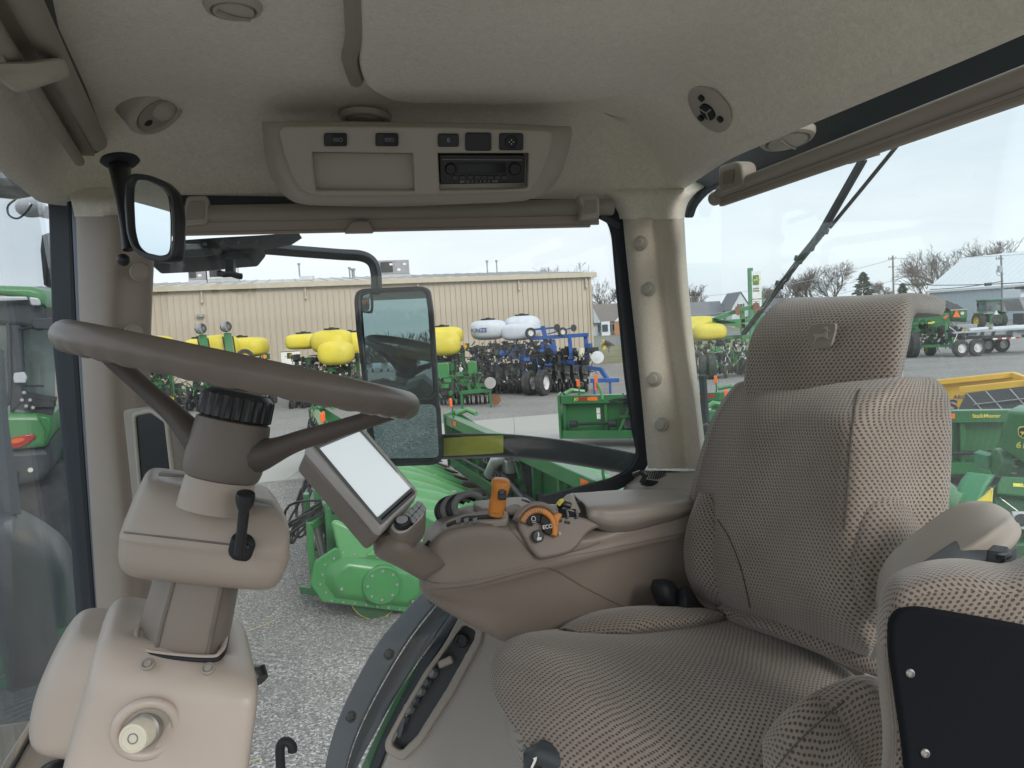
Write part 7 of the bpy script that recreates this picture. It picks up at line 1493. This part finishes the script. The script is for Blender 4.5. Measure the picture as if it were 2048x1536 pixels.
# ---------------------------------------------------------------- distant tractor seen from behind
def dist_tractor():
    Y=80; c=GP(1979,Y); o=thing('parked_tractor','distant green tractor seen from behind in front of the white barn','tractor',tuple(c)); L=lambda x,y,z:(x,y,z)
    k=dict(local=True)
    for sx in(-1,1): wheel(o,(sx*1.15,0,.9),(1,0,0),.9,.62,lugs=22,rimm='rim_yellow')
    MB().box((0,-.3,1.15),(1.2,1.2,.9)).build('rear_body',T('green_dark'),o,bevel=.05,**k)
    MB().box((0,-1.0,1.0),(1.1,.2,.8)).build('hitch',T('machinery'),o,bevel=.05,**k)
    for sx in(-1,1): MB().tube([(sx*.55,-1,.5),(sx*.6,-1.1,1.2),(sx*.3,-1.1,1.5)],.08,8).build('lift_arm',T('green_teal'),o,**k)
    for sx in(-1,1): MB().prism([(sx*.75,-.8,1.75),(sx*1.4,-.8,1.65),(sx*1.4,.7,1.65),(sx*.75,.7,1.95)],(0,0,.12)).build('fender',T('green'),o,bevel=.04,**k)
    cb_=MB(); 
    for sx in(-1,1):
        for y in(-.7,.7): cb_.bar((sx*.85,y,1.8),(sx*.78,y,3.0),.09,.09)
    cb_.build('cab_posts',T('cab_dark'),o,**k); MB().box((0,-.68,2.4),(1.55,.02,1.1)).build('rear_window',T('glass_far'),o,smooth=0,**k); MB().box((0,.68,2.4),(1.55,.02,1.1)).build('front_window',T('glass_far'),o,smooth=0,**k)
    MB().box((.1,.2,2.2),(.5,.4,.7)).build('seat',T('machinery'),o,bevel=.08,**k)
    MB().box((0,0,3.1),(1.95,1.8,.18)).build('roof',T('green_teal'),o,bevel=.07,**k); MB().box((0,0,2.98),(1.8,1.7,.08)).build('roof_edge',T('machinery'),o,**k)
    for sx in(-1,1): MB().box((sx*1.15,.2,2.65),(.2,.06,.4)).bar((sx*.8,.2,2.9),(sx*1.15,.2,2.9),.04,.04).build('mirror',T('black_plastic'),o,**k)
    MB().prism([(-.25,-1.12,1.5),(.25,-1.12,1.5),(0,-1.12,2.0)],(0,-.02,0)).build('warning_triangle',T('siding_white'),o,**k)
    for sx in(-1,1): MB().box((sx*1.5,-.2,1.8),(.12,.1,.1)).build('marker',T('reflector_orange'),o,**k)
dist_tractor()
# seed cart edge at far right
sc2=thing('seed_cart','grey seed cart hopper cut off by the right edge of the view','cart',tuple(GP(2050,70)))
MB().prism([GP(2038,70,3.1),GP(2090,70,3.1),GP(2080,70,1.9),GP(2048,70,1.9)],(0,2.5,0)).build('hopper',T('unit_grey'),sc2,bevel=.05)
MB().prism([GP(2040,70,4.0),GP(2090,70,4.0),GP(2090,70,3.15),GP(2040,70,3.15)],(0,2.5,0)).build('upper_hopper',T('siding_white'),sc2,bevel=.05)
MB().box(GP(2048,70,4.1),(.8,1.5,.25)).build('lid',T('machinery'),sc2,bevel=.05)
MB().box(GP(2045,69,1.2),(.9,1.4,1.0)).build('chassis',T('machinery'),sc2,bevel=.05); wheel(sc2,tuple(GP(2050,69,.6)-sc2.location),(0,-1,0),.6,.4,'rim_white')
# ---------------------------------------------------------------- barn, houses
br=thing('metal_barn','large pale barn with a white metal roof across the road at the right','barn',tuple(GP(1990,116)))
Ya,Yb_=124,106
b0,b1=GP(1861,Ya),GP(2180,Yb_-6); ub=(b1-b0).normalized(); nb=V((ub.y,-ub.x,0)); Lb=(b1-b0).length
HB_=5.0; HR=10.3; D=16
mb=MB(); prof=[]; s=0
while s<Lb: prof+=[(s,0),(s+.6,0),(s+.65,.05),(s+.75,.05),(s+.8,0)]; s+=.8
n=len(prof); mb.add([b0+ub*a+nb*b+V((0,0,z)) for z in(0,HB_) for a,b in prof],[(i,i+1,n+i+1,n+i) for i in range(n-1)]); mb.build('front_wall',T('barn_wall'),br,smooth=0)
MB().add([b0,b0-nb*D,b0-nb*D+V((0,0,HB_)),b0-nb*D/2+V((0,0,HR-.2)),b0+V((0,0,HB_))],[(0,1,2,3,4)]).build('end_wall',T('barn_wall'),br,smooth=0)
e=b0-ub*.5+nb*.5; f=b1+nb*.5
mb=MB(); mb.prism([e+V((0,0,HB_)),f+V((0,0,HB_)),f-nb*(D/2+.5)+V((0,0,HR)),e-nb*(D/2+.5)+V((0,0,HR))],(0,0,.15)); mb.prism([e-nb*(D+1)+V((0,0,HB_)),f-nb*(D+1)+V((0,0,HB_)),f-nb*(D/2+.5)+V((0,0,HR)),e-nb*(D/2+.5)+V((0,0,HR))],(0,0,.15))
mb.build('roof',T('barn_roof'),br,smooth=0)
mb=MB(); s=0
while s<Lb: p=e+ub*s+V((0,0,HB_+.17)); mb.bar(p,p-nb*(D/2+.5)+V((0,0,HR-HB_)),.08,.07); s+=1.1
mb.build('roof_rib',T('barn_roof'),br,smooth=0)
MB().bar(e+V((0,0,HB_-.05))+nb*.05,f+V((0,0,HB_-.05))+nb*.05,.2,.35).build('eave_trim',T('white_paint'),br)
def onbarn(px,z,off=.1): 
    d=P(px,600,1)-CAM; s_=(b0-CAM).cross(ub).z/V((d.x,d.y,0)).cross(ub).z; return V((d.x*s_,d.y*s_,z))+nb*off
MB().bar(onbarn(1909,1.9,.1),onbarn(1916,1.9,.1),.1,1.5).build('barn_window',T('window_dark'),br)
MB().bar(onbarn(2018,2.0,.1),onbarn(2027,2.0,.1),.3,.9).build('meter_box',T('siding_grey'),br)
def gable(name,label,px0,px1,Y,h,hr,depth,wall,roof,wins=(),gable_front=True,cat='house',z0=0,extra=None):
    a,b=GP(px0,Y,z0),GP(px1,Y,z0); o=thing(name,label,cat,tuple((a+b)/2)); 
    if gable_front:
        m=(a+b)/2; MB().prism([a,b,b+V((0,0,h)),m+V((0,0,hr)),a+V((0,0,h))],(0,depth,0)).build('walls',T(wall),o,smooth=0)
        w_=(b-a).length/2; s_=(hr-h)/w_
        for sx in(-1,1):
            p=m+V((0,-.3,hr+.12)); q=m+V((sx*(w_+.35),-.3,h-.35*s_+.12)); MB().prism([p,q,q+V((0,depth+.6,0)),p+V((0,depth+.6,0))],(0,0,.12)).build('roof',T(roof),o,smooth=0)
    else:
        MB().prism([a,b,b+V((0,0,h)),a+V((0,0,h))],(0,depth,0)).build('walls',T(wall),o,smooth=0)
        for sy in(0,1):
            y0,y1=(-.4,depth/2) if sy==0 else (depth+.4,depth/2)
            MB().prism([a+V((-.4,y0,h)),b+V((.4,y0,h)),b+V((.4,y1,hr)),a+V((-.4,y1,hr))],(0,0,.15)).build('roof',T(roof),o,smooth=0)
        for p in(a,b): MB().add([p+V((0,0,h)),p+V((0,depth,h)),p+V((0,depth/2,hr-.05))],[(0,1,2)]).build('gable',T(wall),o,smooth=0)
    for (wx,wz,ww,wh) in wins:
        p=a+V((wx,-.04,wz)); w=MB().box(p,(ww,.08,wh)).build('window',T('white_paint'),o); 
        for k in(-1,1): MB().box(p+V((k*ww*.23,-.05,0)),(ww*.38,.02,wh*.84)).build('pane',T('window_dark'),w)
        for k in(-1,1): MB().box(p+V((k*(ww/2+.22),-.02,0)),(.3,.05,wh)).build('shutter',T('cab_dark'),o)
    return o
# grey cottage seen between building and pillar
h1=gable('house','grey-sided house with a brown roof and shuttered windows right of the tan building',1188,1258,150,2.7,6.3,9,'siding_grey','shingle',[(2.0,1.4,1.2,1.5),(4.6,1.5,1.7,1.6)],False)
MB().prism([GP(1190,149,2.6),GP(1204,149,2.6),GP(1190,149,5.6)],(0,.9,0)).build('side_gable',T('siding_grey'),h1,smooth=0)
MB().prism([GP(1205,148.6,0),GP(1222,148.6,0),GP(1222,148.6,2.8),GP(1205,148.6,2.8)],(0,.8,0)).build('porch_wall',T('siding_white'),h1,smooth=0)
MB().box(GP(1212,148.5,1.5),(1.1,.1,1.4)).build('window',T('window_dark'),h1); 
MB().box(GP(1236,148.6,1.3),(1.1,.4,2.6)).build('brick_front',T('brick'),h1)
MB().prism([GP(1232,148.3,2.7),GP(1256,148.3,2.7),GP(1248,148.3,4.2)],(0,1.2,0)).build('porch_gable',T('siding_white'),h1,smooth=0)
h2=gable('house','long low house with a dark grey roof just right of the rear pillar',1380,1450,170,2.9,6.0,9,'siding_white','shingle_grey',[(3,1.4,1.3,1.3)],False)
h3=gable('house','white two-storey house with a steep front gable near the green dealer sign',1466,1503,165,4.2,7.6,10,'siding_white','shingle_grey',[(3.0,1.7,1.0,1.3),(2.0,4.7,.8,.9)],True)
h4=gable('house','small white house with a grey roof and three windows behind the headrest',1528,1585,160,2.9,5.8,9,'siding_white','shingle_grey',[(1.5,1.6,1.0,1.1),(3.8,1.6,1.0,1.1),(5.8,1.6,.9,1.1)],False)
# hydrant-like yellow marker posts
for px,Y,lb in((1208,78,'yellow hydrant in the grass right of the tan building'),):
    o=thing('hydrant',lb,'hydrant',tuple(GP(px,Y))); MB().cyl(GP(px,Y,0),GP(px,Y,.8),.16,n=12).ball(GP(px,Y,.85),.18,12,8).build('barrel',T('tank_yellow'),o); MB().cyl(GP(px,Y,.6)+V((-.28,0,0)),GP(px,Y,.6)+V((.28,0,0)),.09,n=10).build('outlet',T('tank_yellow'),o)
# ---------------------------------------------------------------- dealer sign
ds=thing('dealer_sign','tall green and white roadside dealer sign with a deer emblem, left of the wiper blade','sign',tuple(GP(1513,62)))
Ysn=62
MB().box(GP(1504.5,Ysn,3.4),(.34,.4,6.75)).build('sign_post',T('green_teal'),ds); MB().box(GP(1524,Ysn,2.3),(.24,.4,4.6)).build('sign_post',T('green_teal'),ds)
zt=7.5
sp_=MB().box(GP(1515.5,Ysn-.1,5.35),(.80,.3,2.3)).build('sign_panel',T('white_paint'),ds,bevel=.03)
em=MB().lathe(GP(1515.5,Ysn-.26,5.75),V((0,-1,0)),[(.34,0),(.34,.02),(.001,.02)],6).build('emblem_field',T('tank_yellow'),sp_); em.scale=(1,1,1)
MB().box(GP(1515.5,Ysn-.29,5.75),(.48,.02,.8)).build('emblem_panel',T('green_fresh'),sp_,bevel=.03)
Ms=Matrix.Translation(GP(1515.5,Ysn-.31,5.75))@Matrix.Rotation(R(90),4,'X'); plate2('emblem_deer',[[(x*.21,y*.26) for x,y in DEER]],Ms,.01,T('tank_yellow'),sp_,.001)
text('sign_lettering','JOHN\nDEERE',.19,Matrix.Translation(GP(1515.5,Ysn-.28,4.95))@Matrix.Rotation(R(90),4,'X'),T('green_dark'),sp_,th=.004,bold=.01)
MB().box(GP(1515.5,Ysn-.1,3.75),(.78,.28,.75)).build('lower_panel',T('white_paint'),ds,bevel=.02)
for k in range(4): MB().box(GP(1515.5,Ysn-.26,4.0-k*.16),(.55,.02,.05)).build('panel_line',T('unit_grey'),ds)
# ---------------------------------------------------------------- power poles and wires
def pole(px,Y,h,label,cross=1,trans=False,lean=0):
    g=GP(px,Y); o=thing('utility_pole',label,'utility pole',tuple(g)); MB().tube([g,g+V((lean,0,h))],.15,10,rad=[.17,.11]).build('post',T('pole_wood'),o)
    for k in range(cross): MB().bar(g+V((lean-.7,0,h-.5-k*1.2)),g+V((lean+.3,0,h-.5-k*1.2)),.12,.12).build('crossarm',T('pole_wood'),o); 
    for k in range(cross*2): MB().cyl(g+V((lean-.6+.35*k,0,h-.44)),g+V((lean-.6+.35*k,0,h-.2)),.06,n=8).build('insulator',T('unit_grey'),o)
    if trans: MB().cyl(g+V((-.55,0,h-2.3)),g+V((-.55,0,h-1.4)),.27,n=14).build('transformer',T('siding_grey'),o); MB().torus(g+V((-.45,0,h-2.2)),V((0,1,0)),.55,.03,24,6,a0=2.6,a1=5.9).build('cable_loop',T('hose'),o)
    return o
pole(1789,112,10.5,'leaning-armed wooden utility pole behind the headrest, in front of the trees',2,False,-.1)
pole(2007,100,9.0,'wooden utility pole with a grey transformer in front of the pale barn',1,True,-.35)
wr_=thing('power_lines','thin power lines strung between the wooden poles and across the barn roof','power line',tuple(GP(1900,105,8)))
def wire(a,b,sag,r=.03): 
    pts=[V(a).lerp(V(b),t/16)-V((0,0,sag*4*(t/16)*(1-t/16))) for t in range(17)]; MB().tube(pts,r,4).build('wire',T('siding_grey') if r<.04 else T('hose'),wr_)
wire(P(1789,517,112),P(2200,495,95),.4); wire(P(1370,595,130),P(1789,517,112),1.0); wire(P(1370,630,130),P(1789,560,112),1.0,.03)
wire(P(1789,568,112),P(2200,552,80),.5,.05); wire(P(1860,579,105),P(2007,562,100),.2,.05); wire(P(1380,655,60),P(1380,655,60)+V((.1,0,0)),0)
MB().cyl(P(1970,569,98),P(1982,568,98),.22,n=10).build('splice_case',T('hose'),wr_)
# ---------------------------------------------------------------- trees
def bare_tree(px,Y,h,label,seed,spread=.55,cat='tree',group='bare winter trees beyond the road',dens_=1.0,trunk=.014,lean=0,name='bare_tree',base=.22):
    rg=random.Random(seed); g=GP(px,Y); o=thing(name,label,cat,tuple(g),0,group); tr_=MB(); cn=MB()
    h*=1.48
    def br_(p,d,L,r,lv):
        pts=[p]; dd=d.copy(); q=p.copy(); seg=3 if lv<5 else 2
        for i in range(seg):
            dd=(dd+V((rg.uniform(-.14,.14),rg.uniform(-.14,.14),rg.uniform(-.03,.10)))).normalized(); q=q+dd*(L/seg); pts.append(q.copy())
        r=max(r,.015*Y/100)
        (tr_ if lv==0 else cn).tube(pts,r,6 if lv<2 else 3,cap=False,rad=[r*(1-.38*i/seg) for i in range(seg+1)])
        if lv>=6: return
        nb=[4,4,4,3,3,3][lv]; nb=max(2,int(nb*dens_+.5))
        for k in range(nb):
            t=rg.uniform(.45,1.0) if k<nb-1 else 1.0; f=t*seg; i=min(int(f),seg-1); s0=pts[i].lerp(pts[i+1],f-i)
            a=rg.uniform(0,6.28); sp_=spread*rg.uniform(.7,1.5); x=dd.orthogonal().normalized(); y=dd.cross(x)
            nd_=(dd+(x*math.cos(a)+y*math.sin(a))*sp_); nd_.z=nd_.z*.9+.12; nd_.normalize(); br_(s0,nd_,L*rg.uniform(.58,.82),r*.58,lv+1)
    br_(V(g),V((lean,0,1)).normalized(),h*base,h*trunk,0)
    tr_.build('trunk',T('bark'),o,smooth=60); cn.build('crown',T('bark'),o,smooth=0)
for a_ in((1630,150,13.5,'tall bare tree just right of the wiper blade',1),(1670,155,14.5,'wide bare tree with drooping twigs left of the dark spruce',2),(1590,170,11,'low bare tree behind the wiper blade tip',3),(1540,190,11.5,'slender bare tree just right of the dealer sign',4),(1850,150,13,'bushy bare tree left of the barn gable',5),(1888,162,17.5,'tallest bare tree rising behind the barn roof',6),(1400,230,13,'thin bare tree beside the rear pillar',7),(1212,210,15,'bare tree above the brown-roofed house',8),(1240,220,15,'bare tree beside the rear pillar above the house roof',9),(1990,190,22,'bare treetop showing over the barn ridge',10),(1128,170,17,'bare treetop peeping over the tan building roof',11)):
    bare_tree(*a_[:4],seed=a_[4],spread=.62 if a_[4] in(6,2) else .5)
bare_tree(1218,70,2.6,'low leafless shrub in the grass right of the tan building',21,.75,'shrub',None,1.0,.012,name='bare_shrub',base=.12)
bare_tree(1560,260,10,'distant bare tree between the dealer sign and the wiper',12); bare_tree(1780,240,12,'distant bare tree beside the utility pole',13)
def conifer(px,Y,h,r,label,seed):
    rg=random.Random(seed); g=GP(px,Y); o=thing('spruce_tree',label,'tree',tuple(g)); MB().cyl(g,g+V((0,0,h)),h*.02,.03,n=8).build('trunk',T('bark'),o)
    mb=MB(); N=2600
    for i in range(N):
        t=rg.random()**.75; z=h*(.06+.94*(1-t)); layer=.72+.28*math.sin(z*5.3); rr=r*t**.9*layer*rg.uniform(.25,1.05)
        a=rg.uniform(0,6.28); p=g+V((rr*math.cos(a),rr*math.sin(a),z-rr*.25)); L=rg.uniform(.25,.6)*h/8; d=V((math.cos(a),math.sin(a),rg.uniform(-.5,.1))); x=d.orthogonal().normalized()*L*.28
        mb.add([p-x,p+x,p+d*L+x*.3,p+d*L-x*.3],[(0,1,2,3)])
    mb.build('crown',T('conifer'),o,smooth=0)
conifer(1729,140,9.6,4.6,'dark green spruce standing behind the headrest',1); conifer(1806,150,7.4,3.6,'dark green cedar next to the utility pole',2); conifer(1430,260,7.5,4.0,'dark evergreen over the long low house roof',3); conifer(1492,250,7.0,4.5,'dark evergreen left of the dealer sign',4)
# far woodland
def woods(name,y0,x0,x1,h,seed,n):
    rg=random.Random(seed); mb=MB()
    for i in range(n):
        x=rg.uniform(x0,x1); y=y0+rg.uniform(-14,14); hh=h*rg.uniform(.3,1.0); z=hh*rg.random()**.6
        d=V((rg.uniform(-.5,.5),rg.uniform(-.3,.3),1)).normalized(); L=rg.uniform(.8,3.0)*(y0<0 and .8 or 1); q=V((x,y,z)); s_=d.orthogonal().normalized()*rg.uniform(.05,.16)*(y0<0 and 1.6 or 1)
        mb.add([q-s_,q+s_,q+d*L],[(0,1,2)])
    o=mb.build(name,T('bark'),None,smooth=0); return tag(o,kind='stuff',label='far leafless woodland along the horizon',cat='woodland')
woods('far_woodland',330,-40,330,6.5,1,22000)
wb=woods('rear_woodland',-240,-200,200,10,2,42000); wb['label']='leafless woodland across the yard, seen only in the mirrors'
# parked pick-ups across the yard behind, seen in the mirrors
def pickup():
    o=thing('parked_pickup','white pickup truck parked in the row seen in the tall outside mirror','pickup truck',(0,0,0),0,'white pickups parked in a row across the yard'); k=dict(local=True)
    MB().prism([(-2.7,-.95,.5),(2.8,-.95,.5),(2.8,-.95,1.0),(1.5,-.95,1.1),(-2.7,-.95,1.1)],(0,1.9,0)).build('body',T('van_white'),o,bevel=.08,**k)
    MB().prism([(-.9,-.85,1.1),(1.5,-.85,1.1),(.8,-.85,1.85),(-.7,-.85,1.85)],(0,1.7,0)).build('cabin',T('van_white'),o,bevel=.08,**k)
    MB().prism([(-.7,-.87,1.18),(1.2,-.87,1.18),(.7,-.87,1.72),(-.6,-.87,1.72)],(0,1.74,0)).build('side_window',T('window_dark'),o,**k)
    for x in(-1.8,1.9): wheel(o,(x,-.9,.4),(0,1,0),.4,.25,'rim_white'); wheel(o,(x,.9,.4),(0,1,0),.4,.25,'rim_white')
    return o
ORD=['leftmost','second from the left','third from the left','fourth from the left','fifth from the left','sixth from the left','seventh from the left']
pk=pickup()
for i in range(7):
    c=pk if i==0 else copy_tree(pk); c.location=(-19+3.3*i,-150-(i%3)*1.1,0); c.rotation_euler=(0,0,math.pi/2+random.uniform(-.12,.12)*(1+2*(i%3==1)))
    c['label']='white pickup across the yard, '+ORD[i]+' in the row the tall mirror reflects'
# ---------------------------------------------------------------- twigs lying on the gravel
for (a_,b_) in(((493,1263),(551,1240)),((470,1530),(520,1517))):
    o=MB().tube([PZ(*a_,.012),PZ((a_[0]+b_[0])/2,(a_[1]+b_[1])/2+1,.02),PZ(*b_,.012)],.006,6).build('dry_stalk',T('twig'),None)
    tag(o,'dry corn stalk on the gravel '+('beyond the pedestal top' if a_[0]==493 else 'at the bottom edge by the pedestal'),'corn stalk')
# ---------------------------------------------------------------- green tractor ahead, seen through the windscreen
gt=thing('green_tractor','green tractor parked ahead at the far left, seen through the windscreen','tractor',tuple(PZ(20,1440,0)))
Yt=6.2; TP=plane3((0,700,Yt),(100,700,Yt+.15),(0,1000,Yt))
def tpl(name,pts,th,m,bev=.02,lift=0,parent=None,r=0,**k): return plate(name,pts,TP,th,T(m),parent or gt,bev,r=r,lift=lift,**k)
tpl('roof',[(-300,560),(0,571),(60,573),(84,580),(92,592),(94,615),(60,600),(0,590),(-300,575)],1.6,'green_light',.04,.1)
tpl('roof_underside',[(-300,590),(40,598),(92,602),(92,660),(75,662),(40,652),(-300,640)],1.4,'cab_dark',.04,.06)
tpl('light_bar',[(-300,590),(52,593),(56,600),(0,602),(-300,602)],.05,'lamp_clear',.008,.16)
tpl('work_lamp',[(57,593),(78,597),(82,611),(62,611)],.08,'lamp_clear',.01,.18,r=.02)
tpl('rear_post',[(12,625),(42,628),(45,720),(50,800),(20,830),(18,790),(24,760),(20,660)],.12,'cab_dark',.02,.04)
tpl('window_frame',[(-300,622),(8,630),(20,650),(24,780),(20,808),(8,822),(-300,835)],.06,'cab_dark',.01,.05,r=.08,holes=[[(-300,630),(2,636),(12,652),(16,780),(10,802),(0,812),(-300,825)]],)
tpl('cab_glass',[(-300,628),(4,634),(16,652),(19,780),(10,806),(0,816),(-300,828)],.01,'glass_far',.001,.02)
for y in(703,720): MB().cyl(PP(2,y,(TP[0]+TP[1]*.05,TP[1])),PP(2,y,(TP[0]+TP[1]*.09,TP[1])),.018,n=12).build('hinge_knob',T('black_plastic'),gt)
tpl('side_glass',[(45,640),(110,640),(110,800),(50,800)],.01,'glass_far',.001,-.2)
tpl('mirror',[(64,636),(110,634),(112,660),(68,658),(62,650)],.06,'cab_dark',.012,.12,r=.02)
MB().tube([PP(38,658,(TP[0]+TP[1]*.1,TP[1])),PP(52,657,(TP[0]+TP[1]*.12,TP[1])),PP(66,654,(TP[0]+TP[1]*.12,TP[1]))],.014,8).build('mirror_arm',T('black_plastic'),gt)
tpl('plate_lamp',[(28,746),(48,744),(54,755),(51,766),(28,766),(26,755)],.05,'lamp_clear',.008,.10,r=.01)
hd=tpl('interior_post',[(60,700),(76,705),(72,780),(58,800)],.1,'tank_yellow',.02,-.9); tpl('interior_post',[(78,710),(88,712),(90,790),(82,790)],.1,'tank_yellow',.02,-.9)
MB().bar(PP(36,772,TP),PP(88,772,TP),.02,.02).bar(PP(55,806,TP),PP(110,806,TP),.14,.06).bar(PP(38,800,TP),PP(110,812,TP),.05,.16).build('hitch_frame',T('machinery'),gt)
for x,y in((44,800),(52,812),(60,800),(66,815),(48,785)): MB().cyl(PP(x,y,(TP[0]+TP[1]*.11,TP[1])),PP(x,y,(TP[0]+TP[1]*.13,TP[1])),.014,n=8).build('bolt',T('steel'),gt)
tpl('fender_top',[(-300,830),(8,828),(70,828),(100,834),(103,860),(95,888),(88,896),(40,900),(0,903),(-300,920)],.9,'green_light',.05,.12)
tpl('fender_flare',[(72,830),(101,835),(104,858),(94,884),(86,893),(90,860)],.06,'green_fresh',.02,.20)
tl=tpl('tail_lamp',[(-100,878),(12,880),(44,871),(64,868),(72,874),(56,888),(40,896),(12,898),(-100,900)],.04,'tail_red',.008,.15)
tpl('lamp_amber_strip',[(-100,880),(12,882),(44,876),(50,880),(38,886),(12,889),(-100,890)],.01,'reflector_orange',.002,.165,parent=tl)
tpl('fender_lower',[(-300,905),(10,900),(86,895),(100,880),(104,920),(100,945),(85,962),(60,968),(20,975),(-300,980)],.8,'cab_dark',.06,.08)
tpl('step_recess',[(22,944),(38,944),(38,958),(22,958)],.02,'black_matt',.003,.10)
MB().cyl(PP(61,940,(TP[0]+TP[1]*.07,TP[1])),PP(61,940,(TP[0]+TP[1]*.12,TP[1])),.02,n=12).build('reflex_stud',T('cream_knob'),gt)
TC=P(40,1120,Yt+.55); 
wh=MB().lathe(TC,V((-.30,-.95,0)),[(.5,-.3),(.86,-.32),(.97,-.24),(.98,.24),(.86,.32),(.5,.3)],72,ribs=lambda t,h:1-(.05 if math.cos(22*t+h*8)>.1 else 0)).build('rear_wheel',T('tyre'),gt)
MB().lathe(TC,V((-.3,-.95,0)),[(.001,-.1),(.5,-.15),(.5,.2),(.001,.1)],32).build('rim',T('rim_yellow'),wh)
MB().box(P(-60,1000,Yt+1.2),(1.8,1.5,1.4)).build('rear_body',T('cab_dark'),gt,bevel=.08)
MB().box(P(60,870,Yt+1.8),(1.8,1.5,.5)).build('bonnet',T('green'),gt,bevel=.08)
